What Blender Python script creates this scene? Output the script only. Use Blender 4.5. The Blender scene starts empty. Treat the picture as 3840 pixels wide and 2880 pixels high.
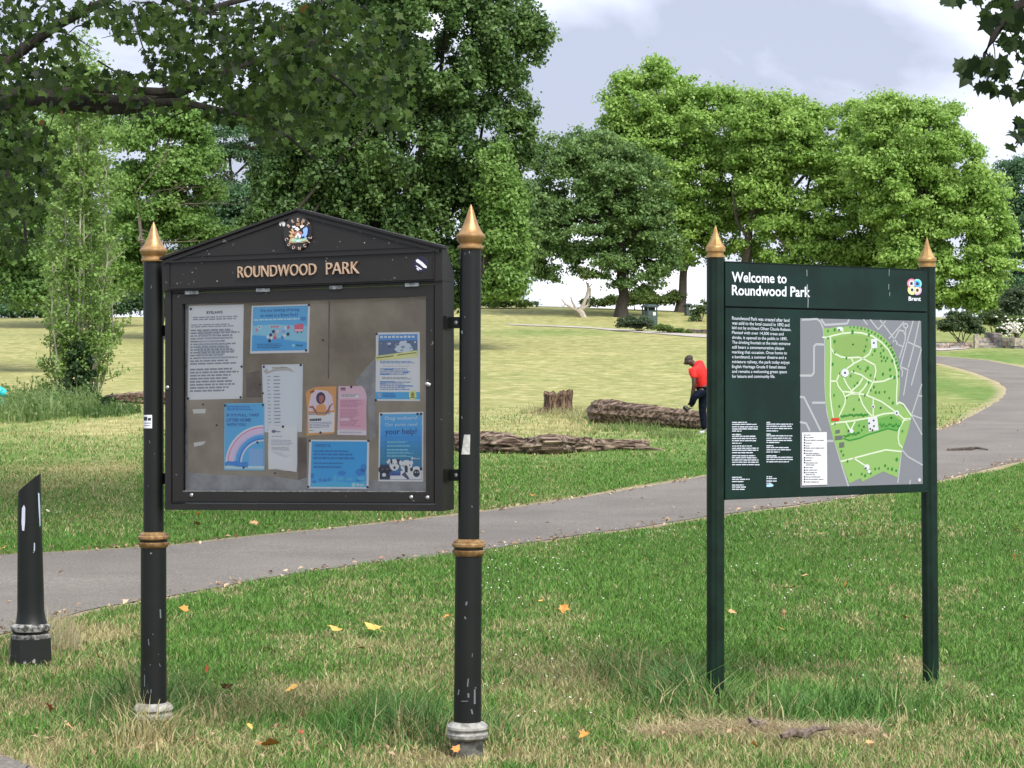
import bpy, bmesh, math, random
import numpy as np
from mathutils import Vector, Matrix

S = bpy.context.scene
COL = S.collection
R_ = random.Random(7)
RNG = np.random.default_rng(11)
rad = math.radians

# ------------------------------------------------------------------ camera
F, CX, CY, H = 7800.0, 1920.0, 1440.0, 1.55      # focal length and centre in photo pixels, eye height in m
cd = bpy.data.cameras.new('camera')
cd.sensor_width = 36.0
cd.lens = 36.0 * F / 3840.0
cd.clip_start = 0.1
cd.clip_end = 3000
cam = bpy.data.objects.new('camera', cd)
cam.location = (0, 0, H)
cam.rotation_euler = (rad(90), 0, 0)
COL.objects.link(cam)
S.camera = cam

# ------------------------------------------------------------------ sky
SUN_EL, SUN_AZ = 50.0, 150.0       # azimuth clockwise from the view direction: over the right shoulder
w = bpy.data.worlds.new('World')
S.world = w
w.use_nodes = True
nt = w.node_tree
nt.nodes.clear()
N = nt.nodes.new
L = nt.links.new
out = N('ShaderNodeOutputWorld')
bg = N('ShaderNodeBackground')
bg.inputs['Strength'].default_value = 0.10
sky = N('ShaderNodeTexSky')
sky.sky_type = 'NISHITA'
sky.sun_disc = False
sky.sun_elevation = rad(SUN_EL)
sky.sun_rotation = rad(SUN_AZ)
sky.air_density = 1.2
sky.dust_density = 2.0
bgc = N('ShaderNodeBackground')
bgc.inputs['Strength'].default_value = 0.67
tc = N('ShaderNodeTexCoord')
mp = N('ShaderNodeMapping')
mp.inputs['Scale'].default_value = (1.0, 1.0, 1.7)
mp.inputs['Location'].default_value = (0.31, 0.0, 0.2)
n1 = N('ShaderNodeTexNoise')
n1.inputs['Scale'].default_value = 6.0
n1.inputs['Detail'].default_value = 7
n1.inputs['Roughness'].default_value = 0.5
n1.inputs['Distortion'].default_value = 0.35
cr = N('ShaderNodeValToRGB')
cr.color_ramp.elements[0].position = 0.43
cr.color_ramp.elements[0].color = (0.42, 0.45, 0.57, 1)
cr.color_ramp.elements[1].position = 0.68
cr.color_ramp.elements[1].color = (1.08, 1.10, 1.16, 1)
e = cr.color_ramp.elements.new(0.55)
e.color = (0.72, 0.76, 0.91, 1)
mix = N('ShaderNodeMixShader')
mix.inputs[0].default_value = 0.90
L(tc.outputs['Generated'], mp.inputs['Vector'])
L(mp.outputs['Vector'], n1.inputs['Vector'])
L(n1.outputs['Fac'], cr.inputs['Fac'])
L(cr.outputs['Color'], bgc.inputs['Color'])
L(sky.outputs['Color'], bg.inputs['Color'])
L(bg.outputs[0], mix.inputs[1])
L(bgc.outputs[0], mix.inputs[2])
L(mix.outputs[0], out.inputs['Surface'])

# ------------------------------------------------------------------ sun behind thin cloud
sl = bpy.data.lights.new('sun', 'SUN')
sl.energy = 2.6
sl.angle = rad(32)
sl.color = (1.0, 0.95, 0.87)
so = bpy.data.objects.new('sun', sl)
sd = Vector((math.sin(rad(SUN_AZ)) * math.cos(rad(SUN_EL)), math.cos(rad(SUN_AZ)) * math.cos(rad(SUN_EL)), math.sin(rad(SUN_EL))))
so.rotation_euler = sd.to_track_quat('Z', 'Y').to_euler()
so.location = (10, -10, 30)
COL.objects.link(so)

# ------------------------------------------------------------------ exposure and sampling
S.view_settings.view_transform = 'Standard'
S.view_settings.look = 'None'
S.view_settings.exposure = 1.08
S.view_settings.gamma = 1.0
S.render.engine = 'CYCLES'
S.cycles.max_bounces = 6
S.cycles.diffuse_bounces = 3
S.cycles.transparent_max_bounces = 8
S.cycles.use_denoising = True

# ------------------------------------------------------------------ helpers: ids
ORG = {}
def setp(o, label=None, cat=None, group=None, kind=None):
    if label: o['label'] = label
    if cat: o['category'] = cat
    if group: o['group'] = group
    if kind: o['kind'] = kind
    return o
def thing(name, label, cat, loc, group=None):
    o = bpy.data.objects.new(name, None)
    o.empty_display_size = 0.2
    o.location = loc
    COL.objects.link(o)
    ORG[o.name] = Vector(loc)
    return setp(o, label, cat, group)
def link(name, me, parent=None, org=None):
    o = bpy.data.objects.new(name, me)
    COL.objects.link(o)
    if parent is not None:
        o.parent = parent
        ORG[o.name] = ORG[parent.name].copy()
    else:
        org = Vector(org) if org is not None else Vector((0, 0, 0))
        o.location = org
        ORG[o.name] = org
    return o

# ------------------------------------------------------------------ helpers: materials
def s2l(c):
    c = c / 255.0
    return c / 12.92 if c <= 0.04045 else ((c + 0.055) / 1.055) ** 2.4
def srgb(r, g, b):
    return (s2l(r), s2l(g), s2l(b))
MATS = {}
def mat(name, col, rough=0.6, metal=0.0, var=0.0, scale=20.0, bump=0.0, spec=0.5, col2=None, lo=0.4, hi=0.6, stretch=(1, 1, 1), bscale=None):
    if name in MATS: return MATS[name]
    m = bpy.data.materials.new(name)
    m.use_nodes = True
    t = m.node_tree
    p = t.nodes['Principled BSDF']
    p.inputs['Roughness'].default_value = rough
    p.inputs['Metallic'].default_value = metal
    p.inputs['Specular IOR Level'].default_value = spec
    c1 = (*col, 1)
    p.inputs['Base Color'].default_value = c1
    if var or col2 or bump:
        g = t.nodes.new('ShaderNodeNewGeometry')
        mpn = t.nodes.new('ShaderNodeMapping')
        mpn.inputs['Scale'].default_value = stretch
        t.links.new(g.outputs['Position'], mpn.inputs['Vector'])
        nz = t.nodes.new('ShaderNodeTexNoise')
        nz.inputs['Scale'].default_value = scale
        nz.inputs['Detail'].default_value = 6
        nz.inputs['Roughness'].default_value = 0.6
        t.links.new(mpn.outputs['Vector'], nz.inputs['Vector'])
        r = t.nodes.new('ShaderNodeValToRGB')
        r.color_ramp.elements[0].position = lo
        r.color_ramp.elements[1].position = hi
        if col2:
            r.color_ramp.elements[0].color = c1
            r.color_ramp.elements[1].color = (*col2, 1)
        else:
            r.color_ramp.elements[0].color = tuple(x * (1 - var) for x in col) + (1,)
            r.color_ramp.elements[1].color = tuple(min(1, x * (1 + var)) for x in col) + (1,)
        t.links.new(nz.outputs['Fac'], r.inputs['Fac'])
        t.links.new(r.outputs['Color'], p.inputs['Base Color'])
        if bump:
            nb = t.nodes.new('ShaderNodeTexNoise')
            nb.inputs['Scale'].default_value = bscale or scale
            nb.inputs['Detail'].default_value = 5
            t.links.new(mpn.outputs['Vector'], nb.inputs['Vector'])
            b = t.nodes.new('ShaderNodeBump')
            b.inputs['Strength'].default_value = bump
            b.inputs['Distance'].default_value = 0.02
            t.links.new(nb.outputs['Fac'], b.inputs['Height'])
            t.links.new(b.outputs['Normal'], p.inputs['Normal'])
    MATS[name] = m
    return m
def pm(r, g, b, rough=0.55):
    """printed ink or paper of one colour (8-bit sRGB as it looks under white light)"""
    return mat('print_%d_%d_%d' % (r, g, b), srgb(r, g, b), rough)
def attr_leaf(name, trans=0.3, rough=0.5, spec=0.3):
    if name in MATS: return MATS[name]
    m = bpy.data.materials.new(name)
    m.use_nodes = True
    t = m.node_tree
    p = t.nodes['Principled BSDF']
    p.inputs['Roughness'].default_value = rough
    p.inputs['Specular IOR Level'].default_value = spec
    a = t.nodes.new('ShaderNodeAttribute')
    a.attribute_name = 'tint'
    t.links.new(a.outputs['Color'], p.inputs['Base Color'])
    if trans > 0:
        tr = t.nodes.new('ShaderNodeBsdfTranslucent')
        t.links.new(a.outputs['Color'], tr.inputs['Color'])
        mx = t.nodes.new('ShaderNodeMixShader')
        mx.inputs[0].default_value = trans
        t.links.new(p.outputs[0], mx.inputs[1])
        t.links.new(tr.outputs[0], mx.inputs[2])
        t.links.new(mx.outputs[0], t.nodes['Material Output'].inputs['Surface'])
    MATS[name] = m
    return m

# ------------------------------------------------------------------ helpers: mesh building
class B:
    """collects faces in world coordinates, then links them as ONE mesh object"""
    def __init__(s):
        s.v, s.f, s.mi, s.mats, s.sm = [], [], [], [], []
    def m(s, material):
        if material not in s.mats: s.mats.append(material)
        return s.mats.index(material)
    def face(s, pts, material, smooth=False):
        b = len(s.v)
        s.v += [Vector(p) for p in pts]
        s.f.append(list(range(b, b + len(pts))))
        s.mi.append(s.m(material)); s.sm.append(smooth)
    def mesh(s, verts, faces, material, smooth=False):
        b = len(s.v)
        s.v += [Vector(p) for p in verts]
        i = s.m(material)
        for f in faces:
            s.f.append([b + k for k in f]); s.mi.append(i); s.sm.append(smooth)
    def hexa(s, p, material):
        """eight corners: bottom four then top four"""
        s.mesh(p, [(3, 2, 1, 0), (4, 5, 6, 7), (0, 1, 5, 4), (1, 2, 6, 5), (2, 3, 7, 6), (3, 0, 4, 7)], material)
    def box(s, c, size, material, rot=0.0, jit=0.0):
        cx, cy, cz = c; a, b_, h = size[0] / 2, size[1] / 2, size[2] / 2
        ca, sa = math.cos(rot), math.sin(rot)
        P = []
        for z in (-h, h):
            for x, y in ((-a, -b_), (a, -b_), (a, b_), (-a, b_)):
                x += R_.uniform(-jit, jit); y += R_.uniform(-jit, jit)
                P.append((cx + x * ca - y * sa, cy + x * sa + y * ca, cz + z + R_.uniform(-jit, jit)))
        s.hexa(P, material)
    def tube(s, pts, radii, material, seg=8, jit=0.0, smooth=True, cap=True, squash=1.0):
        pts = [Vector(p) for p in pts]
        V, Fc = [], []
        n = len(pts)
        for i, p in enumerate(pts):
            d = (pts[min(i + 1, n - 1)] - pts[max(i - 1, 0)])
            if d.length < 1e-9: d = Vector((0, 0, 1))
            d.normalize()
            a = d.cross(Vector((0, 0, 1)) if abs(d.z) < 0.9 else Vector((1, 0, 0))).normalized()
            b = a.cross(d).normalized()
            for k in range(seg):
                th = 2 * math.pi * k / seg
                r = radii[i] * (1 + R_.uniform(-jit, jit))
                V.append(p + a * (math.cos(th) * r) + b * (math.sin(th) * r * squash))
        for i in range(n - 1):
            for k in range(seg):
                k2 = (k + 1) % seg
                Fc.append((i * seg + k, i * seg + k2, (i + 1) * seg + k2, (i + 1) * seg + k))
        if cap:
            Fc.append(tuple(range(seg - 1, -1, -1)))
            Fc.append(tuple((n - 1) * seg + k for k in range(seg)))
        s.mesh(V, Fc, material, smooth)
    def lathe(s, prof, o, axis, material, seg=24, smooth=True, phase=0.0):
        """prof: (radius, height along the axis)"""
        o = Vector(o); z = Vector(axis).normalized()
        a = z.cross(Vector((0, 1, 0))).normalized(); b = z.cross(a)
        V, Fc = [], []
        for r, h in prof:
            for k in range(seg):
                th = 2 * math.pi * (k + phase) / seg
                V.append(o + z * h + a * (math.cos(th) * r) + b * (math.sin(th) * r))
        n = len(prof)
        for i in range(n - 1):
            for k in range(seg):
                k2 = (k + 1) % seg
                Fc.append((i * seg + k, (i + 1) * seg + k, (i + 1) * seg + k2, i * seg + k2))
        Fc.append(tuple(range(seg)))
        Fc.append(tuple((n - 1) * seg + k for k in range(seg - 1, -1, -1)))
        s.mesh(V, Fc, material, smooth)
    def out(s, name, parent=None, org=None, autosmooth=True):
        o0 = ORG[parent.name] if parent is not None else (Vector(org) if org is not None else Vector((0, 0, 0)))
        me = bpy.data.meshes.new(name)
        me.from_pydata([tuple(v - o0) for v in s.v], [], s.f)
        for mm in s.mats: me.materials.append(mm)
        me.polygons.foreach_set('material_index', s.mi)
        me.polygons.foreach_set('use_smooth', s.sm)
        me.update()
        bm = bmesh.new(); bm.from_mesh(me)
        bmesh.ops.recalc_face_normals(bm, faces=bm.faces)
        if autosmooth:
            for e_ in bm.edges:
                if len(e_.link_faces) == 2 and e_.calc_face_angle(0) > rad(38): e_.smooth = False
        bm.to_mesh(me); bm.free()
        return link(name, me, parent, org)

def fast(name, V, quads=None, tris=None, tint=None, material=None, parent=None, org=None, smooth=False):
    """big meshes straight from numpy"""
    o0 = np.array(ORG[parent.name] if parent is not None else (org if org is not None else (0, 0, 0)), dtype=np.float64)
    me = bpy.data.meshes.new(name)
    V = np.asarray(V, dtype=np.float64) - o0
    nq = 0 if quads is None else len(quads); ntr = 0 if tris is None else len(tris)
    me.vertices.add(len(V)); me.vertices.foreach_set('co', V.astype(np.float32).ravel())
    lv = np.concatenate([a.ravel() for a in (quads, tris) if a is not None]).astype(np.int32)
    me.loops.add(len(lv)); me.loops.foreach_set('vertex_index', lv)
    me.polygons.add(nq + ntr)
    ls = np.concatenate([np.arange(nq) * 4, nq * 4 + np.arange(ntr) * 3]).astype(np.int32)
    me.polygons.foreach_set('loop_start', ls)
    if smooth: me.polygons.foreach_set('use_smooth', np.ones(nq + ntr, dtype=bool))
    me.update(calc_edges=True)
    if tint is not None:
        a = me.color_attributes.new('tint', 'FLOAT_COLOR', 'POINT')
        t4 = np.ones((len(V), 4), dtype=np.float32); t4[:, :3] = tint
        a.data.foreach_set('color', t4.ravel())
    if material: me.materials.append(material)
    return link(name, me, parent, org)

# ------------------------------------------------------------------ helpers: flat lettering
_TXT = {}
def text_geo(body, bold=0.0, extrude=0.0):
    """lettering as triangles normalised to its own box: x 0..1, y 0..1 (z kept in the same scale as x before scaling)"""
    k = (body, bold, extrude)
    if k in _TXT: return _TXT[k]
    cu = bpy.data.curves.new('lettering', 'FONT')
    cu.body = body; cu.size = 1.0; cu.offset = bold; cu.extrude = extrude
    cu.resolution_u = 3
    ob = bpy.data.objects.new('lettering', cu)
    COL.objects.link(ob)
    dg = bpy.context.evaluated_depsgraph_get()
    me = bpy.data.meshes.new_from_object(ob.evaluated_get(dg))
    V = np.array([tuple(v.co) for v in me.vertices]); Fc = [tuple(p.vertices) for p in me.polygons]
    bpy.data.objects.remove(ob); bpy.data.meshes.remove(me); bpy.data.curves.remove(cu)
    lo, hi = V.min(0), V.max(0)
    V[:, 0] = (V[:, 0] - lo[0]) / (hi[0] - lo[0]); V[:, 1] = (V[:, 1] - lo[1]) / (hi[1] - lo[1])
    _TXT[k] = (V, Fc)
    return _TXT[k]

class Frame:
    """a flat face in the world: origin, right, up, outward normal"""
    def __init__(s, O, Rv, Uv, Nv):
        s.O, s.R, s.U, s.N = Vector(O), Vector(Rv), Vector(Uv), Vector(Nv)
    def p(s, u, v, w=0.0):
        return s.O + s.R * u + s.U * v + s.N * w
    def uv(s, px, py, w=0.0):
        """photo pixel -> coordinates on the plane w metres in front of this face"""
        d = Vector(((px - CX) / F, 1.0, -(py - CY) / F))
        o = Vector((0, 0, H))
        O = s.O + s.N * w
        n = s.R.cross(s.U)
        t = (O - o).dot(n) / d.dot(n)
        q = o + d * t - O
        # solve q = R*u + U*v (R and U need not be square to each other)
        rr, uu, ru = s.R.dot(s.R), s.U.dot(s.U), s.R.dot(s.U)
        qr, qu = q.dot(s.R), q.dot(s.U)
        det = rr * uu - ru * ru
        return ((qr * uu - qu * ru) / det, (qu * rr - qr * ru) / det)
    def quad(s, pts, w=0.0):
        return [s.uv(x, y, w) for x, y in pts]
def bil(q, s_, t_):
    """q: TL, TR, BR, BL"""
    a = [(1 - s_) * (1 - t_), s_ * (1 - t_), s_ * t_, (1 - s_) * t_]
    return (sum(a[i] * q[i][0] for i in range(4)), sum(a[i] * q[i][1] for i in range(4)))

# ------------------------------------------------------------------ the lie of the land
_kd = np.array([-40, 14, 24, 40, 57, 70, 85, 100, 115, 125, 140, 150, 165, 200, 260, 400])
_kz = np.array([0, 0, .09, .60, .97, 1.55, 2.5, 3.47, 4.5, 5.2, 6.75, 7.25, 7.0, 4.5, 1.0, -3.])
_td = np.arange(-40, 400, 0.5)
_tz = np.interp(_td, _kd, _kz)
_k = np.exp(-0.5 * (np.arange(-16, 17) / 6.0) ** 2); _k /= _k.sum()
_tz = np.convolve(np.pad(_tz, 16, mode='edge'), _k, 'valid')
def hash2(ix, iy, seed):
    v = np.sin(ix * 127.1 + iy * 311.7 + seed * 74.7) * 43758.5453
    return v - np.floor(v)
def vnoise(x, y, seed=0):
    x = np.asarray(x, float); y = np.asarray(y, float)
    ix, iy = np.floor(x), np.floor(y)
    fx, fy = x - ix, y - iy
    fx = fx * fx * (3 - 2 * fx); fy = fy * fy * (3 - 2 * fy)
    a, b = hash2(ix, iy, seed), hash2(ix + 1, iy, seed)
    c, d = hash2(ix, iy + 1, seed), hash2(ix + 1, iy + 1, seed)
    return (a * (1 - fx) + b * fx) * (1 - fy) + (c * (1 - fx) + d * fx) * fy
def fbm(x, y, seed=0, o=3):
    s_, a, t_ = 0, 0.5, 0
    for i in range(o):
        s_ = s_ + a * vnoise(x * 2 ** i, y * 2 ** i, seed + i); t_ += a; a *= 0.5
    return s_ / t_
def gz(x, y):
    """ground height"""
    x = np.asarray(x, float); y = np.asarray(y, float)
    z = np.interp(y, _td, _tz)
    wgt = np.clip((y - 105) / 40, 0, 1)
    z = z * (1 - 0.11 * wgt * np.minimum(1, ((x + 3) / 22) ** 2))
    und = np.clip((y - 14) / 30, 0, 1)
    return z + und * 0.12 * (vnoise(x * 0.13, y * 0.13, 5) - 0.5)
def gzf(x, y): return float(gz(x, y))
_dd = np.concatenate([np.arange(4, 40, 0.02), np.arange(40, 190, 0.1)])
def gp(px, py):
    """where the sight line of a photo pixel meets the ground"""
    X = (px - CX) / F * _dd
    zz = H - (py - CY) / F * _dd
    hit = np.nonzero(zz <= gz(X, _dd))[0]
    d = _dd[hit[0]] if len(hit) else 150.0
    x = (px - CX) / F * d
    return Vector((x, d, gzf(x, d)))
def at(px, py, d):
    return Vector(((px - CX) / F * d, d, H - (py - CY) / F * d))
# ------------------------------------------------------------------ paths (edges measured on the ground)
def resample(P, n):
    P = np.array([(p.x, p.y) for p in P])
    s_ = np.concatenate([[0], np.cumsum(np.hypot(*np.diff(P, axis=0).T))])
    # smooth corner-cutting through a dense linear sample
    q = np.linspace(0, s_[-1], n)
    X, Y = np.interp(q, s_, P[:, 0]), np.interp(q, s_, P[:, 1])
    return np.stack([X, Y], 1)
def ribbon(name, A, Bb, n, m, material, jit=0.03, lift=0.006):
    a = resample([gp(*p) for p in A], n); b = resample([gp(*p) for p in Bb], n)
    for e_, sd_ in ((a, 3), (b, 9)):
        d = np.gradient(e_, axis=0); d /= np.linalg.norm(d, axis=1)[:, None] + 1e-9
        nn = np.stack([-d[:, 1], d[:, 0]], 1)
        k = np.arange(n)
        e_ += nn * ((vnoise(k * 0.9, k * 0 + 1.5, sd_) - 0.5) * 2 * jit + (vnoise(k * 0.17, k * 0 + 4.5, sd_) - .5) * 3 * jit)[:, None]
    t = np.linspace(0, 1, m)
    G = a[:, None, :] * (1 - t)[None, :, None] + b[:, None, :] * t[None, :, None]
    Z = gz(G[..., 0], G[..., 1]) + lift
    V = np.concatenate([G, Z[..., None]], 2).reshape(-1, 3)
    i, j = np.meshgrid(np.arange(n - 1), np.arange(m - 1), indexing='ij')
    k = (i * m + j).ravel()
    o = fast(name, V, quads=np.stack([k, k + 1, k + m + 1, k + m], 1), material=material, smooth=True)
    setp(o, kind='structure')
    return np.concatenate([a, b[::-1]], 0)
def asphalt(name, c1, c2):
    m = mat(name, c1, 0.9, col2=c2, scale=0.7, lo=0.3, hi=0.72, bump=0.25, bscale=160)
    t = m.node_tree
    p = t.nodes['Principled BSDF']
    old = p.inputs['Base Color'].links[0].from_socket
    g = t.nodes.new('ShaderNodeNewGeometry')
    nz = t.nodes.new('ShaderNodeTexNoise'); nz.inputs['Scale'].default_value = 48; nz.inputs['Detail'].default_value = 7
    t.links.new(g.outputs['Position'], nz.inputs['Vector'])
    r = t.nodes.new('ShaderNodeMapRange'); r.inputs[1].default_value = .3; r.inputs[2].default_value = .7; r.inputs[3].default_value = .62; r.inputs[4].default_value = 1.38
    t.links.new(nz.outputs['Fac'], r.inputs[0])
    mx = t.nodes.new('ShaderNodeMix'); mx.data_type = 'RGBA'; mx.blend_type = 'MULTIPLY'; mx.inputs[0].default_value = 1
    cc = t.nodes.new('ShaderNodeCombineColor')
    for k in range(3): t.links.new(r.outputs[0], cc.inputs[k])
    t.links.new(old, mx.inputs[6]); t.links.new(cc.outputs[0], mx.inputs[7]); t.links.new(mx.outputs[2], p.inputs['Base Color'])
    return m
ASPH = asphalt('worn_asphalt', (0.138, 0.125, 0.110), (0.202, 0.185, 0.165))
PALE = asphalt('pale_path', (0.36, 0.33, 0.30), (0.44, 0.41, 0.37))
MAIN_IN = [(-500, 2125), (-200, 2098), (0, 2085), (330, 2068), (620, 2050), (1000, 2008), (1400, 1967), (1700, 1935), (1810, 1922), (2200, 1862), (2640, 1790), (3200, 1688), (3540, 1610), (3620, 1574), (3700, 1531), (3745, 1505), (3772, 1478), (3772, 1452), (3735, 1428), (3640, 1393), (3530, 1364), (3300, 1345), (2980, 1328)]
MAIN_OUT = [(-500, 2480), (-200, 2425), (0, 2378), (100, 2352), (340, 2290), (620, 2238), (1000, 2168), (1400, 2115), (1700, 2083), (1810, 2064), (2200, 2005), (2640, 1938), (3139, 1872), (3532, 1799), (3840, 1728), (4100, 1665), (4230, 1590), (4260, 1500), (4150, 1432), (3990, 1403), (3840, 1379), (3700, 1352), (3530, 1337), (3300, 1326), (2980, 1314)]
POLY = [ribbon('path', MAIN_IN, MAIN_OUT, 420, 9, ASPH)]
POLY.append(ribbon('path', [(1900, 1216), (2187, 1226), (2302, 1234), (2480, 1246), (2645, 1257), (2900, 1275), (3250, 1291), (3530, 1304), (3640, 1306)],
                   [(1900, 1219), (2187, 1231), (2302, 1241), (2480, 1254), (2645, 1267), (2900, 1286), (3250, 1303), (3530, 1317), (3640, 1308)], 160, 4, PALE, jit=0.06, lift=0.03))
POLY.append(ribbon('path', [(-300, 2822), (-100, 2832), (30, 2843), (110, 2868), (150, 2900)], [(-300, 2990), (-200, 2990), (-100, 2990), (0, 2990), (60, 2990)], 40, 5, ASPH, jit=0.02))
def inside(x, y, P):
    r = np.zeros(x.shape, bool)
    x1, y1 = P[:, 0], P[:, 1]; x2, y2 = np.roll(x1, -1), np.roll(y1, -1)
    for a, b, c, d in zip(x1, y1, x2, y2):
        if b == d: continue
        cond = ((b > y) != (d > y)) & (x < (c - a) * (y - b) / (d - b) + a)
        r ^= cond
    return r
def edge_dist(x, y, P, step=2):
    Q = P[::step]
    best = np.full(x.shape, 1e9)
    for k in range(len(Q)):
        a, b = Q[k], Q[(k + 1) % len(Q)]
        ab = b - a; l2 = ab.dot(ab) + 1e-12
        t = np.clip(((x - a[0]) * ab[0] + (y - a[1]) * ab[1]) / l2, 0, 1)
        best = np.minimum(best, np.hypot(x - a[0] - t * ab[0], y - a[1] - t * ab[1]))
    return best

# ------------------------------------------------------------------ dry and green grass, shared by the soil colour and the blades
def spot(px, py, rx, ry, amt):
    c, a, b = gp(px, py), gp(px, py - ry), gp(px, py + ry)
    return (c.x, c.y, rx / F * c.y, max(0.05, (a.y - b.y) / 2), amt)
SPOTS = [spot(*q) for q in [
    (1200, 2600, 420, 70, .5), (900, 2690, 260, 40, .35), (450, 2800, 420, 50, .5), (1700, 2850, 600, 25, .35), (2930, 2760, 480, 50, .75), (2480, 2750, 160, 40, .5),
    (470, 1597, 180, 26, .9), (330, 1760, 330, 45, .45), (120, 1830, 200, 30, .35), (2050, 1600, 260, 28, .45), (300, 2400, 170, 60, .7), (2150, 2520, 320, 90, .35),
    (1300, 2420, 300, 40, .25), (3430, 2500, 120, 40, .35), (2060, 1245, 260, 16, -.55), (2450, 1600, 150, 25, -.3), (2300, 2200, 500, 90, -.25), (3000, 2400, 500, 120, -.2),
    (1500, 2740, 300, 45, -.45), (500, 2650, 300, 45, -.45), (2600, 2640, 250, 50, -.3), (3650, 1470, 160, 110, -.6), (3690, 1340, 200, 28, -.5), (100, 2040, 600, 40, -.3), (1000, 1980, 500, 50, -.2),
    (300, 1560, 300, 35, -.35), (2250, 1800, 500, 60, -.15), (2250, 2150, 900, 60, -.2)]]
_dk = [7, 8.7, 9.2, 10.5, 12, 14, 19, 23, 27, 31, 35, 39, 44, 52, 100, 113, 120, 150, 400]
_dv = [.62, .42, .20, .18, .12, .08, .10, .12, .12, .10, .16, .28, .50, .86, .88, .86, .92, .95, .9]
def dryness(x, y):
    d = np.interp(y, _dk, _dv)
    sc = np.clip(14.0 / np.maximum(y, 3), 0.12, 1.2)
    d = d + (fbm(x * 1.5 * sc, y * 1.1 * sc, 21, 4) - 0.5) * np.where(y < 50, 1.1, 0.35) + np.where(y < 16, (fbm(x * 4.5, y * 2.2, 91, 3) - .5) * 1.1 + .07, 0)
    d = d + np.where(y > 30, (fbm(x * .12, y * .5, 44, 3) - .5) * .45, 0)
    u = x / np.maximum(y, 1) * F + CX
    d = d - np.where((u > 3350) & (y > 22), 0.35, 0) - np.clip((u - 1900) / 1500, 0, 1) * np.where(y < 20, 0.14, 0)
    for cx, cy, rx, ry, a in SPOTS:
        d = d + (a * 1.15) * np.exp(-1.2 * (((x - cx) / rx) ** 2 + ((y - cy) / ry) ** 2))
    return np.clip(d, 0, 1)

# ------------------------------------------------------------------ ground: one sheet
rows = np.concatenate([[-40, -20, -8, -2, 2, 5], np.arange(7, 32, 0.09), np.arange(32, 60, 0.22), np.arange(60, 170, 0.6), np.array([175, 185, 200, 230, 270, 330, 395])])
tc_ = np.concatenate([[-1.5, -1.0, -.7, -.5], np.linspace(-.4, .4, 380), [.5, .7, 1.0, 1.5]])
GX = tc_[None, :] * (np.maximum(rows, 3)[:, None] + 1.0)
GY = np.repeat(rows[:, None], len(tc_), 1)
GZ = gz(GX, GY)
nr, ncl = GX.shape
i, j = np.meshgrid(np.arange(nr - 1), np.arange(ncl - 1), indexing='ij')
k = (i * ncl + j).ravel()
ground = fast('ground', np.stack([GX, GY, GZ], 2).reshape(-1, 3), quads=np.stack([k, k + 1, k + ncl + 1, k + ncl], 1), smooth=True)
setp(ground, kind='structure')
fx_, fy_ = GX.ravel(), GY.ravel()
dry_v = dryness(fx_, fy_)
ed = np.full(fx_.shape, 1e9)
sel = (fy_ > 5) & (fy_ < 95) & (np.abs(fx_ / np.maximum(fy_, 1)) < .35)
for P in POLY:
    ed[sel] = np.minimum(ed[sel], edge_dist(fx_[sel], fy_[sel], P, 3))
dirt = np.clip(1.25 - ed / (0.10 + 0.0035 * fy_), 0, 1) * (0.55 + 0.45 * fbm(fx_ * 3, fy_ * 3, 8, 2))
def add_float(o, nm, arr):
    a = o.data.attributes.new(nm, 'FLOAT', 'POINT'); a.data.foreach_set('value', np.asarray(arr, np.float32))
add_float(ground, 'dry', dry_v); add_float(ground, 'dirt', np.clip(dirt, 0, 1))
gm = bpy.data.materials.new('lawn_soil'); gm.use_nodes = True
t = gm.node_tree; p = t.nodes['Principled BSDF']; p.inputs['Roughness'].default_value = 0.95; p.inputs['Specular IOR Level'].default_value = 0.15
def nz_(scale, det=5, vec=None, rough=.6):
    n_ = t.nodes.new('ShaderNodeTexNoise'); n_.inputs['Scale'].default_value = scale; n_.inputs['Detail'].default_value = det; n_.inputs['Roughness'].default_value = rough
    t.links.new(vec, n_.inputs['Vector']); return n_.outputs['Fac']
def mixc(f, a, b):
    m_ = t.nodes.new('ShaderNodeMix'); m_.data_type = 'RGBA'
    if hasattr(f, 'node'): t.links.new(f, m_.inputs[0])
    else: m_.inputs[0].default_value = f
    for s_, v in ((6, a), (7, b)):
        if hasattr(v, 'node'): t.links.new(v, m_.inputs[s_])
        else: m_.inputs[s_].default_value = (*v, 1)
    return m_.outputs[2]
def mth(op, a, b=0.0, clamp=False):
    m_ = t.nodes.new('ShaderNodeMath'); m_.operation = op; m_.use_clamp = clamp
    for s_, v in ((0, a), (1, b)):
        if hasattr(v, 'node'): t.links.new(v, m_.inputs[s_])
        else: m_.inputs[s_].default_value = v
    return m_.outputs[0]
geo = t.nodes.new('ShaderNodeNewGeometry'); pos = geo.outputs['Position']
ad = t.nodes.new('ShaderNodeAttribute'); ad.attribute_name = 'dry'
ai = t.nodes.new('ShaderNodeAttribute'); ai.attribute_name = 'dirt'
nA, nB, nC = nz_(9, 6, pos), nz_(1.1, 5, pos), nz_(45, 4, pos)
mpS = t.nodes.new('ShaderNodeMapping'); mpS.inputs['Scale'].default_value = (0.6, 1.6, 1); t.links.new(pos, mpS.inputs['Vector'])
nS = nz_(1.6, 6, mpS.outputs['Vector'], .7)
grn = mixc(nA, (.075, .150, .028), (.150, .255, .056))
grn = mixc(mth('MULTIPLY', nC, .35), grn, (.24, .28, .10))
stw = mixc(nA, (.27, .262, .095), (.385, .37, .165))
mpF = t.nodes.new('ShaderNodeMapping'); mpF.inputs['Scale'].default_value = (.10, .42, .3); t.links.new(pos, mpF.inputs['Vector'])
nF = nz_(1.0, 5, mpF.outputs['Vector'], .65)
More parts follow.
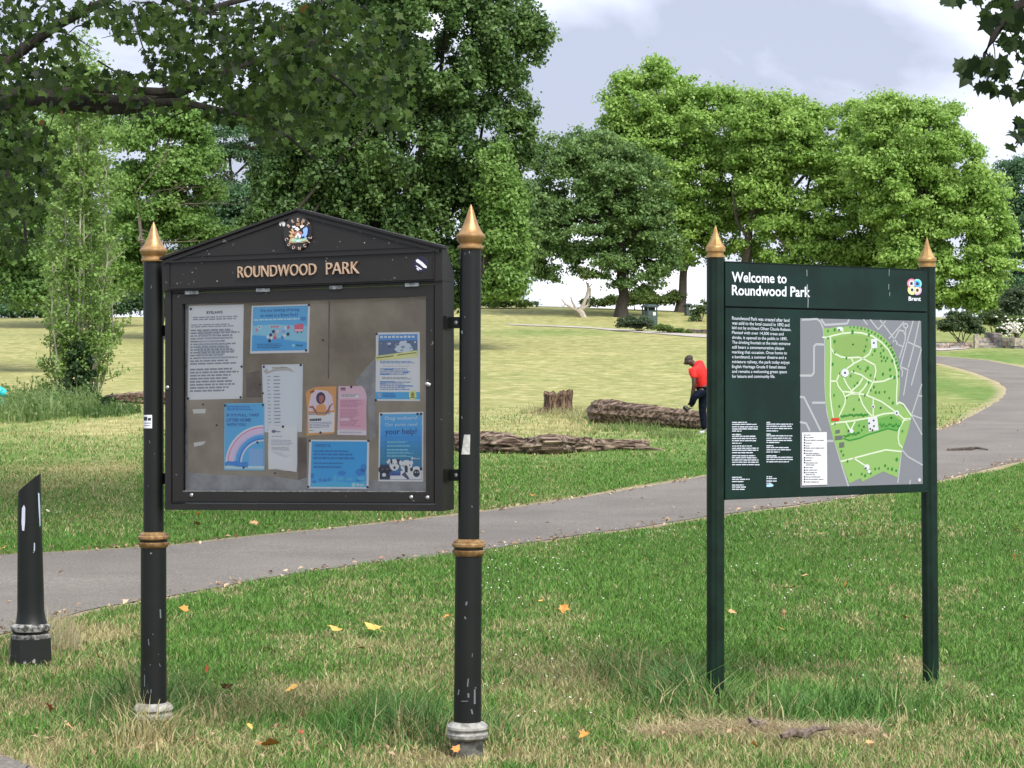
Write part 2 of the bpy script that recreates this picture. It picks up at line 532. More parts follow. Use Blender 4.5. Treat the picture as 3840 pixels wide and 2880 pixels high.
stw = mixc(mth('MULTIPLY', mth('SUBTRACT', nF, .38), 2.6, True), stw, (.25, .26, .10))
mpM = t.nodes.new('ShaderNodeMapping'); mpM.inputs['Scale'].default_value = (1.0, .75, 1); t.links.new(pos, mpM.inputs['Vector'])
nM = nz_(1.9, 8, mpM.outputs['Vector'], .72)
stw = mixc(mth('MULTIPLY', mth('SUBTRACT', nM, .5), 7.0, True), stw, (.48, .44, .22))
stw = mixc(mth('MULTIPLY', mth('SUBTRACT', .47, nM), 6.0, True), stw, (.165, .175, .058))
grn = mixc(mth('MULTIPLY', mth('SUBTRACT', .47, nM), 5.0, True), grn, (.06, .105, .03))
grn = mixc(mth('MULTIPLY', mth('SUBTRACT', nM, .53), 5.0, True), grn, (.26, .31, .12))
dv = mth('ADD', ad.outputs['Fac'], mth('MULTIPLY', mth('SUBTRACT', nS, .5), .9))
dv = mth('ADD', dv, mth('MULTIPLY', mth('SUBTRACT', nC, .5), .5), True)
col = mixc(dv, grn, stw)
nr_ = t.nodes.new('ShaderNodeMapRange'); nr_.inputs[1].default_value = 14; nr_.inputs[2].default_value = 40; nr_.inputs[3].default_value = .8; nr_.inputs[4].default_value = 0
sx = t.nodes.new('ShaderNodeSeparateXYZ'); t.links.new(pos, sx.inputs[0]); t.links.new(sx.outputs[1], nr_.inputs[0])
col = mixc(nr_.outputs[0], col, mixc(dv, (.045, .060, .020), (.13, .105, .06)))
di = mth('MULTIPLY', ai.outputs['Fac'], mth('ADD', .35, nA), True)
col = mixc(di, col, mixc(nC, (.36, .26, .18), (.56, .45, .34)))
t.links.new(col, p.inputs['Base Color'])
bp = t.nodes.new('ShaderNodeBump'); bp.inputs['Strength'].default_value = .5; bp.inputs['Distance'].default_value = .04
t.links.new(nz_(30, 4, pos), bp.inputs['Height']); t.links.new(bp.outputs['Normal'], p.inputs['Normal'])
ground.data.materials.append(gm)

# ------------------------------------------------------------------ grass blades
TALL = [spot(*q) for q in [(560, 2690, 330, 60, 1.0), (1500, 2770, 330, 60, 1.0), (2560, 2650, 190, 60, 1.0), (2950, 2700, 330, 40, .7), (3560, 2610, 140, 30, .4), (570, 2790, 170, 26, 1.2), (140, 2440, 130, 40, 1.0), (1870, 2780, 120, 50, .8), (3300, 2660, 260, 50, .6),
        (2300, 2560, 300, 60, .5), (1850, 2560, 120, 50, .5), (2190, 1590, 110, 25, 1.6), (2330, 1612, 120, 10, .8), (1980, 1560, 60, 20, 1.2), (60, 2290, 90, 60, .0)]]
def tallness(x, y):
    h = np.zeros_like(x)
    for cx, cy, rx, ry, a in TALL:
        h = h + a * np.exp(-1.3 * (((x - cx) / rx) ** 2 + ((y - cy) / ry) ** 2))
    return h
def blades(y0, y1, dens, hmin, hmax, wd, seed, wide=0.315, tuft=False):
    g = np.random.default_rng(seed)
    area = (wide * (y0 + y1) + 2.0) * (y1 - y0)
    n = int(area * dens)
    y = np.sqrt(g.uniform(y0 ** 2, y1 ** 2, n)); x = g.uniform(-1, 1, n) * (wide * y + 1.0)
    keep = np.ones(n, bool)
    for P in POLY: keep &= ~inside(x, y, P)
    x, y = x[keep], y[keep]; n = len(x)
    if y1 <= 46 and not tuft:
        ok = edge_dist(x, y, POLY[0], 6) > (.03 + .0035 * y) * (.3 + 1.5 * vnoise(x * 2.5, y * 1.5, 77))
        x, y = x[ok], y[ok]; n = len(x)
    dr = dryness(x, y); tl = tallness(x, y)
    thin = g.uniform(0, 1, n) > 0.45 * np.clip(dr - .55, 0, 1) * 2
    if tuft: thin &= g.uniform(0, 1, n) < np.clip(tl - .25, 0, 1)
    x, y, dr, tl = x[thin], y[thin], dr[thin], tl[thin]; n = len(x)
    pat = fbm(x * 2.2, y * 1.5, 63, 3)
    h = g.uniform(hmin, hmax, n) * (0.25 + 1.5 * pat) * (1 + 2.2 * tl * g.uniform(.3, 1, n))
    dist = np.full(n, 9.0)
    wv = wd * g.uniform(.6, 1.3, n) * (1 + .25 * tl)
    th = g.uniform(0, 2 * np.pi, n); ln = g.uniform(.15, 1.35, n) * h
    dx, dy = np.cos(th), np.sin(th)
    ph = g.uniform(0, np.pi, n); bx, by = np.cos(ph) * wv, np.sin(ph) * wv * .5
    z = gz(x, y)
    b0 = np.stack([x - bx, y - by, z - .005], 1); b1 = np.stack([x + bx, y + by, z - .005], 1)
    mx_, my_ = x + dx * ln * .3, y + dy * ln * .3
    m0 = np.stack([mx_ - bx * .75, my_ - by * .75, z + h * .6], 1); m1 = np.stack([mx_ + bx * .75, my_ + by * .75, z + h * .6], 1)
    tp = np.stack([x + dx * ln, y + dy * ln, z + h], 1)
    V = np.stack([b0, b1, m1, m0, tp], 1).reshape(-1, 3)
    isdry = g.uniform(0, 1, n) < np.clip(dr * 0.95 + .04, 0, 1)
    k = g.uniform(0, 1, (n, 1)); k2 = g.uniform(.75, 1.25, (n, 1))
    G = (np.array([.048, .140, .020]) * (1 - k) + np.array([.160, .320, .062]) * k) * k2
    blue = np.clip(tl, 0, 1)[:, None] * .6
    G = G * (1 - blue) + np.array([.10, .215, .075]) * k2 * blue
    D = (np.array([.25, .225, .095]) * (1 - k) + np.array([.52, .475, .25]) * k) * k2
    C = np.where(isdry[:, None], D, G)
    return V, np.repeat(C, 5, 0)
parts = [blades(7.6, 10.5, 6400, .016, .046, .0027, 1), blades(10.5, 14.5, 4200, .016, .044, .0031, 2), blades(14.5, 20, 2400, .022, .046, .0038, 3), blades(20, 32, 950, .022, .046, .0058, 4), blades(32, 37, 230, .025, .05, .008, 5, .275), blades(37, 42, 120, .03, .06, .009, 6, .275), blades(42, 48, 60, .03, .055, .010, 7, .27), blades(48, 56, 22, .03, .05, .011, 8, .27),
         blades(8.2, 13, 5200, .05, .10, .0030, 9, tuft=True)]
V = np.concatenate([q[0] for q in parts]); C = np.concatenate([q[1] for q in parts])
nb = len(V) // 5; b5 = np.arange(nb)[:, None] * 5
GRASS = attr_leaf('grass_blades', .25, .55, .25)
go = fast('grass', V, quads=b5 + np.array([[0, 1, 2, 3]]), tris=b5 + np.array([[3, 2, 4]]), tint=C, material=GRASS)
setp(go, 'short green and straw coloured grass on the park lawn', 'grass', kind='stuff')
# clover flowers in the lawn
n = 480
g = np.random.default_rng(5)
y = np.sqrt(g.uniform(8.5 ** 2, 22 ** 2, n)); x = g.uniform(-.05, 1, n) * (.27 * y + .5)
kp = ~inside(x, y, POLY[0]) & (vnoise(x * .9, y * .9, 12) > .45); x, y = x[kp], y[kp]; n = len(x)
z = gz(x, y) + g.uniform(.03, .06, n); r = g.uniform(.004, .0085, n)
oc = np.array([[1, 0, 0], [0, 1, 0], [-1, 0, 0], [0, -1, 0], [0, 0, .9], [0, 0, -.9]])
V = (np.stack([x, y, z], 1)[:, None, :] + oc[None] * r[:, None, None]).reshape(-1, 3)
tr = np.array([[0, 1, 4], [1, 2, 4], [2, 3, 4], [3, 0, 4], [1, 0, 5], [2, 1, 5], [3, 2, 5], [0, 3, 5]])
co = fast('clover', V, tris=(np.arange(n)[:, None, None] * 6 + tr[None]).reshape(-1, 3), material=mat('clover_white', (.72, .70, .62), .7))
setp(co, 'tiny white clover flowers dotted through the lawn', 'flowers', kind='stuff')
# ------------------------------------------------------------------ noticeboard
BLACK = mat('black_paint', (.010, .011, .010), .45, var=.35, scale=9, spec=.35, bump=.06, bscale=60)
def chipped(name, base, chip, amount, scale=45, rough=.45):
    """paint with small pale chips and specks"""
    if name in MATS: return MATS[name]
    m = bpy.data.materials.new(name); m.use_nodes = True
    t = m.node_tree; p = t.nodes['Principled BSDF']; p.inputs['Roughness'].default_value = rough; p.inputs['Specular IOR Level'].default_value = .35
    g = t.nodes.new('ShaderNodeNewGeometry')
    a = t.nodes.new('ShaderNodeTexNoise'); a.inputs['Scale'].default_value = scale; a.inputs['Detail'].default_value = 3
    b = t.nodes.new('ShaderNodeTexNoise'); b.inputs['Scale'].default_value = scale * .16; b.inputs['Detail'].default_value = 4
    for q in (a, b): t.links.new(g.outputs['Position'], q.inputs['Vector'])
    s_ = t.nodes.new('ShaderNodeMath'); s_.operation = 'MULTIPLY_ADD'; s_.inputs[1].default_value = .5
    t.links.new(b.outputs['Fac'], s_.inputs[0]); t.links.new(a.outputs['Fac'], s_.inputs[2])
    r = t.nodes.new('ShaderNodeMapRange'); r.inputs[1].default_value = amount; r.inputs[2].default_value = amount + .035
    t.links.new(s_.outputs[0], r.inputs[0])
    vr = t.nodes.new('ShaderNodeMix'); vr.data_type = 'RGBA'
    vr.inputs[6].default_value = (*[c * .75 for c in base], 1); vr.inputs[7].default_value = (*[c * 1.4 for c in base], 1)
    t.links.new(b.outputs['Fac'], vr.inputs[0])
    mx = t.nodes.new('ShaderNodeMix'); mx.data_type = 'RGBA'
    t.links.new(r.outputs[0], mx.inputs[0]); t.links.new(vr.outputs[2], mx.inputs[6]); mx.inputs[7].default_value = (*chip, 1)
    t.links.new(mx.outputs[2], p.inputs['Base Color'])
    MATS[name] = m
    return m
CAB = chipped('cabinet_black', (.0145, .0135, .0125), (.13, .13, .125), 1.0)
POST = chipped('post_black', (.0065, .0085, .0075), (.14, .15, .15), 1.03)
POSTLOW = chipped('post_black_worn', (.0075, .009, .009), (.13, .145, .15), .945, 30)
GOLD = mat('gold_paint', (.34, .200, .082), .40, .45, col2=(.43, .265, .115), scale=30, bump=.1)
DULLGOLD = mat('dull_gold_paint', (.20, .105, .036), .5, .3, col2=(.34, .22, .10), scale=40)
WORNGREY = mat('worn_primer', (.17, .17, .155), .7, col2=(.36, .355, .33), scale=28, bump=.3)
SOILED = mat('soiled_iron', (.035, .036, .033), .8, col2=(.14, .14, .125), scale=26, bump=.3)
SILVER = mat('steel_bolt', (.45, .46, .47), .35, .8)

dR, dL = 8.67, 9.19
PR = Vector(((1752 - CX) / F * dR, dR, 0)); PL = Vector(((576 - CX) / F * dL, dL, 0))
def zrow(row, d): return H - (row - CY) * d / F
nb_ = thing('noticeboard', 'black park noticeboard with gold finials, gabled top and glazed case full of posters', 'noticeboard', ((PL + PR) / 2)[:])
Rh = (PR - PL); Rh.z = 0; Rh.normalize()
Nf = Vector((Rh.y, -Rh.x, 0)).normalized()
if Nf.y > 0: Nf = -Nf
Rt = Rh + Vector((0, 0, .0164))
Z = Vector((0, 0, 1))
NB = Frame(PL + Nf * .05, Rt, Z, Nf)      # the front face of the cabinet

def on_post(b, P, d, px0, px1, py0, py1, r, m, skew=0.0, k=5):
    """a patch wrapped round a post"""
    G = []
    for jy in range(2):
        for ix in range(k + 1):
            px = px0 + (px1 - px0) * ix / k + skew * (0.5 - jy) * 2
            py = py0 + (py1 - py0) * jy
            x = (px - CX) / F * d - P[0]
            x = max(-r * .98, min(r * .98, x)); yy = -math.sqrt(r * r - x * x)
            G.append(Vector((P[0] + x, P[1] + yy, H - (py - CY) / F * (d + yy))))
    b.mesh(G, [(i_, i_ + 1, k + 2 + i_, k + 1 + i_) for i_ in range(k)], m, True)
def notice_post(P, d, rows, lean_px, chips):
    tip, wide, base, c0, c1, g0, g1 = [zrow(r, d) for r in rows]
    zg = gzf(P.x, P.y)
    axis = Vector((lean_px / F * d, 0, base - zg)).normalized()
    pb = Vector((P.x, P.y, 0))
    b = B()
    b.lathe([(.0445, c0 + .004), (.0445, base)], pb, axis, POST, 28)
    b.lathe([(.0565, .75 * g0 + .25 * c1), (.0560, c1)], pb, axis, POST, 28)
    b.lathe([(.0575, g0 - .003), (.0570, .75 * g0 + .25 * c1)], pb, axis, POSTLOW, 28)
    for Pq, r, L_ in chips:
        for x0, x1, y0, y1 in L_:
            m_ = (x0 + x1) / 2; on_post(b, Pq, d, m_ - (m_ - x0) * .6, m_ + (x1 - m_) * .5, y0, y1, r + .0008, pm(100, 108, 114), R_.uniform(-2, 2), 2)
    po = b.out('post', nb_)
    fh = tip - wide
    b = B()
    b.lathe([(.040, base - .006), (.053, base + .001), (.0545, base + .006), (.0535, base + .012), (.0455, base + .016), (.0445, base + .022), (.052, base + .027), (.0595, wide - .005), (.0615, wide), (.060, wide + .006),
             (.0515, wide + fh * .09), (.041, wide + fh * .22), (.031, wide + fh * .38), (.0225, wide + fh * .55), (.0145, wide + fh * .74), (.0075, wide + fh * .90), (.0012, tip)], pb, axis, GOLD, 28)
    b.out('finial', po)
    ch = c0 - c1
    b = B()
    b.lathe([(.046, c0 + .003), (.052, c0), (.063, c0 - ch * .1), (.0635, c0 - ch * .2)], pb, axis, WORNGREY if lean_px < 0 else DULLGOLD, 28)
    b.lathe([(.0635, c0 - ch * .2), (.0695, c0 - ch * .28), (.0695, c0 - ch * .42), (.0645, c0 - ch * .50)], pb, axis, DULLGOLD, 28)
    b.lathe([(.0645, c0 - ch * .50), (.0605, c0 - ch * .53), (.0605, c0 - ch * .62), (.0645, c0 - ch * .66)], pb, axis, BLACK, 28)
    b.lathe([(.0645, c0 - ch * .66), (.0685, c0 - ch * .70), (.068, c0 - ch * .82), (.060, c1 - .002), (.057, c1 - .004)], pb, axis, DULLGOLD, 28)
    b.out('collar', po)
    b = B()
    gh = g0 - g1
    b.lathe([(.058, g0 + .003), (.074, g0 - gh * .05), (.086, g0 - gh * .22), (.087, g0 - gh * .36), (.077, g0 - gh * .48), (.077, g0 - gh * .54), (.087, g0 - gh * .66), (.086, g0 - gh * .85), (.072, g1)], pb, axis, WORNGREY, 28)
    b.lathe([(.070, g1 - .001), (.066, g1 - .03), (.072, zg - .05)], pb, axis, SOILED, 24)
    b.out('base', po)
    return po
notice_post(PL, dL, (832, 941, 981, 1996, 2050, 2636, 2700), 0, [
    (PL, .0570, [(604, 612, 2285, 2318), (563, 569, 2396, 2420), (568, 582, 2072, 2078), (552, 560, 2052, 2058), (580, 584, 2376, 2381), (570, 574, 2490, 2496), (604, 608, 2488, 2500), (546, 553, 2530, 2575), (560, 566, 2588, 2600), (572, 578, 2585, 2598)]),
    (PL, .0455, [(566, 570, 1652, 1662), (560, 563, 1820, 1826), (585, 588, 1700, 1704)])])
notice_post(PR, dR, (767, 886, 934, 2023, 2081, 2707, 2771), 13, [
    (PR, .0573, [(1745, 1756, 2256, 2270), (1741, 1751, 2312, 2322), (1776, 1796, 2283, 2285), (1770, 1774, 2450, 2464), (1716, 1726, 2586, 2606), (1775, 1790, 2585, 2640), (1752, 1764, 2600, 2616), (1722, 1768, 2628, 2631), (1766, 1776, 2660, 2678), (1752, 1760, 2545, 2575)]),
    (Vector((PR.x + 2 / F * dR, PR.y, 0)), .0455, [(1729, 1739, 1240, 1251), (1730, 1737, 1561, 1570), (1742, 1746, 1186, 1192), (1758, 1764, 942, 950), (1741, 1745, 1415, 1420)])])

# cabinet measures on the front face
uv = NB.uv
hl, hr = uv(612, 1030)[0], uv(1661, 990)[0]
bl_, br_ = uv(619, 1500)[0], uv(1660, 1500)[0]
v_bot = (uv(616, 1911)[1] + uv(1655, 1918)[1]) / 2
v_hb = (uv(612, 1088)[1] + uv(1660, 1057)[1]) / 2
v_eave = (uv(612, 978)[1] + uv(1661, 928)[1]) / 2
ua, va = uv(1122, 792)
D0, D1 = -.125, -.045           # depth of the case below and at the eaves
dl_, dr_ = uv(645, 1500)[0], uv(1625, 1500)[0]      # door
v_dt = (uv(646, 1100)[1] + uv(1626, 1071)[1]) / 2
v_db = (uv(642, 1884)[1] + uv(1624, 1890)[1]) / 2
wl_, wr_ = uv(682, 1500)[0], uv(1596, 1500)[0]      # glazed opening
v_wt = (uv(681, 1137)[1] + uv(1596, 1112)[1]) / 2
v_wb = (uv(681, 1844)[1] + uv(1597, 1845)[1]) / 2
def bar(b, u0, u1, v0, v1, w0, w1, m, fr=None):
    fr = fr or NB
    b.hexa([fr.p(u0, v0, w0), fr.p(u1, v0, w0), fr.p(u1, v0, w1), fr.p(u0, v0, w1), fr.p(u0, v1, w0), fr.p(u1, v1, w0), fr.p(u1, v1, w1), fr.p(u0, v1, w1)], m)
b = B()
g_ = .006
bar(b, bl_, dl_ - g_, v_bot, v_hb, D0, 0, CAB)
bar(b, dr_ + g_, br_, v_bot, v_hb, D0, 0, CAB)
bar(b, dl_ - g_, dr_ + g_, v_bot, v_db - g_, D0, 0, CAB)
bar(b, dl_ - g_, dr_ + g_, v_dt + g_, v_hb, D0, -.008, CAB)
cab = b.out('cabinet', nb_)
# gabled header: pentagon with the chamfered rear
b = B()
fp = [(hl, v_hb + .001), (hr, v_hb + .001), (hr, v_eave), (ua, va), (hl, v_eave)]
wf = .008
vs_ = v_eave - .105
front = [NB.p(u_, v_, wf) for u_, v_ in fp]
back = [NB.p(hl, v_hb + .001, D0), NB.p(hr, v_hb + .001, D0), NB.p(hr, v_eave, D1), NB.p(ua, va, D1), NB.p(hl, v_eave, D1)]
backl, backr = NB.p(hl, vs_, D0), NB.p(hr, vs_, D0)
b.face(front, CAB)
b.face([back[1], backr, back[2], front[2], front[1]], CAB)
b.face([back[0], front[0], front[4], back[4], backl], CAB)
b.face([front[0], back[0], back[1], front[1]], CAB)
b.face([back[0], backl, backr, back[1]], CAB)
b.face([backl, back[4], back[3], back[2], backr], CAB)
b.face([front[2], back[2], back[3], front[3]], CAB); b.face([front[3], back[3], back[4], front[4]], CAB)
def oval(b, cu, cv, ru_, rv_, w0, w1, m, n=40, fr=None):
    fr = fr or NB
    P0 = [fr.p(cu + ru_ * math.cos(2 * math.pi * k / n), cv + rv_ * math.sin(2 * math.pi * k / n), w0) for k in range(n)]
    P1 = [fr.p(cu + ru_ * .96 * math.cos(2 * math.pi * k / n), cv + rv_ * .96 * math.sin(2 * math.pi * k / n), w1) for k in range(n)]
    b.mesh(P0 + P1, [tuple(range(n, 2 * n))] + [(k, (k + 1) % n, n + (k + 1) % n, n + k) for k in range(n)], m)
zA = lambda x, y: (580 + x * 620 / 2212.0, 750 + y * 620 / 2212.0)
zs = lambda x, y: (1150 + x * 700 / 2212.0, 750 + y * 700 / 2212.0)
for x, y, r in [(728, 722, 9), (505, 968, 10), (836, 1085, 11), (555, 912, 6), (915, 537, 8), (1048, 602, 5), (708, 680, 5), (345, 1105, 4), (640, 768, 5), (1425, 720, 5), (375, 995, 4), (435, 850, 6), (630, 848, 6)]:
    u_, v_ = uv(*zA(x, y), wf); k = r * .2803 / 880; oval(b, u_, v_, k, k * .9, wf + .0003, wf + .0009, pm(140, 140, 138), 8)
for x, y, r in [(635, 375, 10), (685, 507, 9), (395, 492, 6), (975, 510, 7), (800, 455, 5), (240, 690, 8), (228, 725, 9), (1018, 708, 6), (190, 262, 6), (480, 900, 4), (1075, 500, 5), (1180, 680, 5)]:
    u_, v_ = uv(*zs(x, y), wf); k = r * .3165 / 900; oval(b, u_, v_, k, k * .9, wf + .0003, wf + .0009, pm(150, 149, 149), 8)
head = b.out('header', nb_, autosmooth=False)
# roof capping with a drip edge
b = B()
for a0, a1 in (((hl - .006, v_eave - .002), (ua, va)), ((ua, va), (hr + .006, v_eave - .002))):
    P8 = []
    for dv0 in (.0015, .012):
        for (u_, v_), w_ in ((a0, D1 - .004), (a1, D1 - .004), (a1, wf + .016), (a0, wf + .016)):
            P8.append(NB.p(u_, v_ + dv0, w_))
    b.hexa(P8, CAB)
for a0, a1 in (((hl + .01, v_eave - .004), (ua, va - .006)), ((ua, va - .006), (hr - .01, v_eave - .004))):
    P8 = []
    for dv0 in (-.014, -.001):
        for (u_, v_), w_ in ((a0, wf + .0005), (a1, wf + .0005), (a1, wf + .008), (a0, wf + .008)):
            P8.append(NB.p(u_, v_ + dv0, w_))
    b.hexa(P8, CAB)
b.out('roof', nb_)
# sunk name panel: raised beads round it
b = B()
q = [uv(637, 985, wf), uv(1626, 945, wf), uv(1626, 1040, wf), uv(637, 1077, wf)]
v1_ = (q[0][1] + q[1][1]) / 2; v0_ = (q[2][1] + q[3][1]) / 2; u0_, u1_ = q[0][0], q[1][0]
bd = .0075
bar(b, u0_, u1_, v1_, v1_ + bd, wf + .0004, wf + .009, CAB); bar(b, u0_, u1_, v0_ - bd, v0_, wf + .0004, wf + .009, CAB)
bar(b, u0_ - bd * .6, u0_, v0_ - bd, v1_ + bd, wf + .0004, wf + .005, CAB); bar(b, u1_, u1_ + bd * .6, v0_ - bd, v1_ + bd, wf + .0004, wf + .005, CAB)
bar(b, hl + .012, hr - .012, v1_ + bd + .0145, v1_ + bd + .019, wf + .0004, wf + .004, CAB)
b.out('panel_moulding', head)
def put_text(b, fr, body, q, w, m, bold=0.0, extrude=0.0):
    """q: pixel quad TL, TR, BR, BL that the lettering fills"""
    V, Fc = text_geo(body, bold, extrude)
    Q = fr.quad(q, w)
    P = []
    for x, y, z_ in V:
        u_, v_ = bil(Q, x, 1 - y)
        P.append(fr.p(u_, v_, w + z_ * .06))
    b.mesh(P, Fc, m)
LET = mat('gilt_letters', (.42, .295, .205), .5, .15, col2=(.52, .39, .285), scale=60)
b = B()
put_text(b, NB, 'ROUNDWOOD', [(893, 999.5), (1186, 987), (1186, 1031), (893, 1042)], wf + .0065, LET, -.004, .095)
b.out('lettering', head); b = B()
put_text(b, NB, 'PARK', [(1224, 985.5), (1347, 980), (1347, 1025), (1224, 1029.5)], wf + .0065, LET, -.004, .095)
b.out('lettering', head)
# crest: oval plate, arms and the ring of letters
DARK = mat('plaque_black', (.018, .017, .015), .5)
b = B()
cx_, cy_ = uv(1119, 873, wf); ru = uv(1173, 873, wf)[0] - cx_; rv = uv(1119, 806, wf)[1] - cy_
oval(b, cx_, cy_, ru, rv, wf + .0005, wf + .012, DARK)
crest = b.out('crest_plaque', nb_)
zc = lambda x, y: (1040 + x * 200 / 1952.0, 790 + y * 200 / 1952.0)
b = B()
def cpoly(pts, m, w=.0135, fr=None, f=zc, base=wf, th=.002):
    fr = fr or NB
    P = [fr.uv(*f(x, y), base + w) for x, y in pts]
    n = len(P)
    A = [fr.p(u_, v_, base + w - th) for u_, v_ in P]; C = [fr.p(u_, v_, base + w) for u_, v_ in P]
    b.mesh(A + C, [tuple(range(n, 2 * n))] + [(k, (k + 1) % n, n + (k + 1) % n, n + k) for k in range(n)], m)
tan, brn, wht, blu, nav, grn_, pnk, tl_ = pm(206, 170, 125), pm(130, 75, 45), pm(235, 228, 228), pm(140, 180, 245), pm(10, 25, 110), pm(165, 205, 170), pm(170, 120, 110), pm(110, 160, 150)
cpoly([(420, 1160), (500, 960), (1050, 960), (1110, 1110), (950, 1160), (750, 1185), (540, 1185)], tan)
cpoly([(480, 1110), (530, 1030), (700, 1020), (860, 1030), (1030, 1000), (1060, 1090), (880, 1120), (560, 1140)], grn_, .0155)
cpoly([(690, 1060), (830, 1060), (850, 1150), (680, 1150)], pm(180, 215, 225), .0165)
cpoly([(500, 680), (560, 650), (600, 760), (620, 880), (640, 960), (470, 980), (420, 900), (520, 860), (430, 760), (460, 740), (540, 800)], tan, .0155)
cpoly([(540, 830), (640, 850), (620, 940), (560, 900)], brn, .0165)
cpoly([(930, 680), (1060, 590), (1110, 680), (1090, 860), (1040, 960), (1080, 1050), (1000, 990), (900, 950), (880, 880), (960, 830)], blu, .0155)
cpoly([(1100, 600), (1150, 680), (1130, 860), (1060, 960), (1090, 860), (1110, 690)], nav, .015)
cpoly([(820, 1000), (980, 920), (1000, 1000), (830, 1015)], nav, .0165)
cpoly([(600, 780), (740, 740), (900, 780), (880, 900), (760, 990), (640, 930)], pnk, .0158)
cpoly([(640, 960), (750, 800), (870, 930), (820, 1020), (680, 1020)], wht, .0168)
cpoly([(690, 1010), (750, 880), (810, 990), (770, 1040)], tl_, .0175)
cpoly([(620, 680), (720, 590), (820, 690), (740, 750)], wht, .0165)
cpoly([(530, 560), (640, 550), (700, 620), (560, 640)], pm(215, 215, 230), .016)
cpoly([(820, 540), (960, 530), (980, 570), (860, 650)], pm(238, 222, 222), .016)
cpoly([(690, 450), (830, 440), (800, 560), (700, 560)], pm(165, 125, 85), .016)
cpoly([(880, 380), (915, 380), (915, 530), (890, 530)], tan, .0163)
for ch, x, y, a in [('B', 410, 550, 38), ('R', 565, 385, 20), ('E', 762, 335, 0), ('N', 955, 370, -22), ('T', 1115, 490, -42), ('C', 335, 1045, -68), ('O', 420, 1240, -48), ('U', 590, 1350, -20), ('N', 805, 1380, 2), ('C', 1000, 1280, 28), ('I', 1140, 1140, 55), ('L', 1200, 970, 74)]:
    V, Fc = text_geo(ch, .02)
    ar = .9 if ch not in 'I' else .3
    P = []
    for X, Y, z_ in V:
        lx, ly = (X - .5) * 95 * ar, (Y - .5) * 125
        ca, sa = math.cos(rad(a)), math.sin(rad(a))
        P.append(NB.p(*NB.uv(*zc(x + lx * ca - ly * sa, y - (lx * sa + ly * ca)), wf + .0138), wf + .0138))
    b.mesh(P, Fc, pm(205, 178, 165))
b.out('coat_of_arms', crest)
# round stickers on the header
b = B()
c = uv(1577, 992, wf); rr = uv(1604, 992, wf)[0] - c[0]
oval(b, c[0], c[1], rr, rr * 1.05, wf + .0004, wf + .001, pm(24, 22, 52), 28)
zs = lambda x, y: (1150 + x * 700 / 2212.0, 750 + y * 700 / 2212.0)
for pts in ([(1292, 712), (1315, 698), (1370, 735), (1425, 790), (1418, 810), (1385, 800), (1340, 760), (1300, 735)], [(1290, 780), (1300, 775), (1368, 820), (1350, 828)], [(1298, 808), (1310, 803), (1335, 825), (1322, 838)]):
    cpoly(pts, pm(222, 222, 235), .0016, f=zs, th=.0004)
b.out('sticker', nb_)['label'] = 'round navy sticker with white scribbled lettering'
b = B()
cpoly([(60, 470), (120, 380), (200, 365), (280, 430), (285, 510), (255, 575), (200, 575), (175, 480), (150, 480), (130, 560), (85, 545)], pm(226, 226, 228), .0014, th=.0008)
b.out('sticker', nb_)['label'] = 'torn white disc sticker beside the crest'
# door: mitred frame, glass, bolts
b = B()
bar(b, dl_, wl_, v_db, v_dt, -.03, -.004, CAB); bar(b, wr_, dr_, v_db, v_dt, -.03, -.004, CAB)
bar(b, wl_, wr_, v_db, v_wb, -.03, -.0042, CAB); bar(b, wl_, wr_, v_wt, v_dt, -.03, -.0042, CAB)
bar(b, dl_ + .008, dr_ - .008, v_db + .006, v_db + .010, -.0038, .0, CAB)
bar(b, wl_ - .004, wr_ + .004, v_wb - .0005, v_wb + .004, -.03, -.008, mat('door_gasket', (.16, .16, .155), .7, var=.5, scale=80))
door = b.out('door', nb_)
gl = bpy.data.materials.new('acrylic_glazing'); gl.use_nodes = True
t = gl.node_tree; t.nodes.clear()
o_ = t.nodes.new('ShaderNodeOutputMaterial'); tr = t.nodes.new('ShaderNodeBsdfTransparent'); gs = t.nodes.new('ShaderNodeBsdfGlossy')
tr.inputs['Color'].default_value = (.99, .99, .985, 1); gs.inputs['Roughness'].default_value = .06; gs.inputs['Color'].default_value = (.9, .95, 1, 1)
mx = t.nodes.new('ShaderNodeMixShader'); fr_ = t.nodes.new('ShaderNodeFresnel'); fr_.inputs['IOR'].default_value = 1.30
t.links.new(fr_.outputs[0], mx.inputs[0]); t.links.new(tr.outputs[0], mx.inputs[1]); t.links.new(gs.outputs[0], mx.inputs[2]); t.links.new(mx.outputs[0], o_.inputs['Surface'])
b = B(); bar(b, wl_ - .006, wr_ + .006, v_wb - .006, v_wt + .006, -.020, -.017, gl)
b.out('glass_pane', door)
for x, y in ((717, 1857), (1541, 1865), (1602, 1866), (628, 1453), (1607, 1443), (1600, 1440)):
    u_, v_ = uv(x, y); w0 = 0 if (x < 640) else -.004
    if 1:
        P = NB.p(u_, v_, w0); b = B()
        b.lathe([(.0085, 0), (.0085, .003), (.006, .0055), (.001, .0065)], P, Nf, SILVER, 12)
        b.out('bolt', door)
for x0, x1, y in ((695, 745, 1099), (962, 1012, 1091), (1237, 1284, 1079), (1520, 1572, 1071)):
    u0, v0 = uv(x0, y); u1, _ = uv(x1, y); b = B()
    bar(b, u0, u1, v_dt - .004, v_dt + .011, -.006, .0045, mat('worn_hinge', (.07, .075, .075), .5, col2=(.26, .29, .30), scale=50))
    b.out('hinge', door)
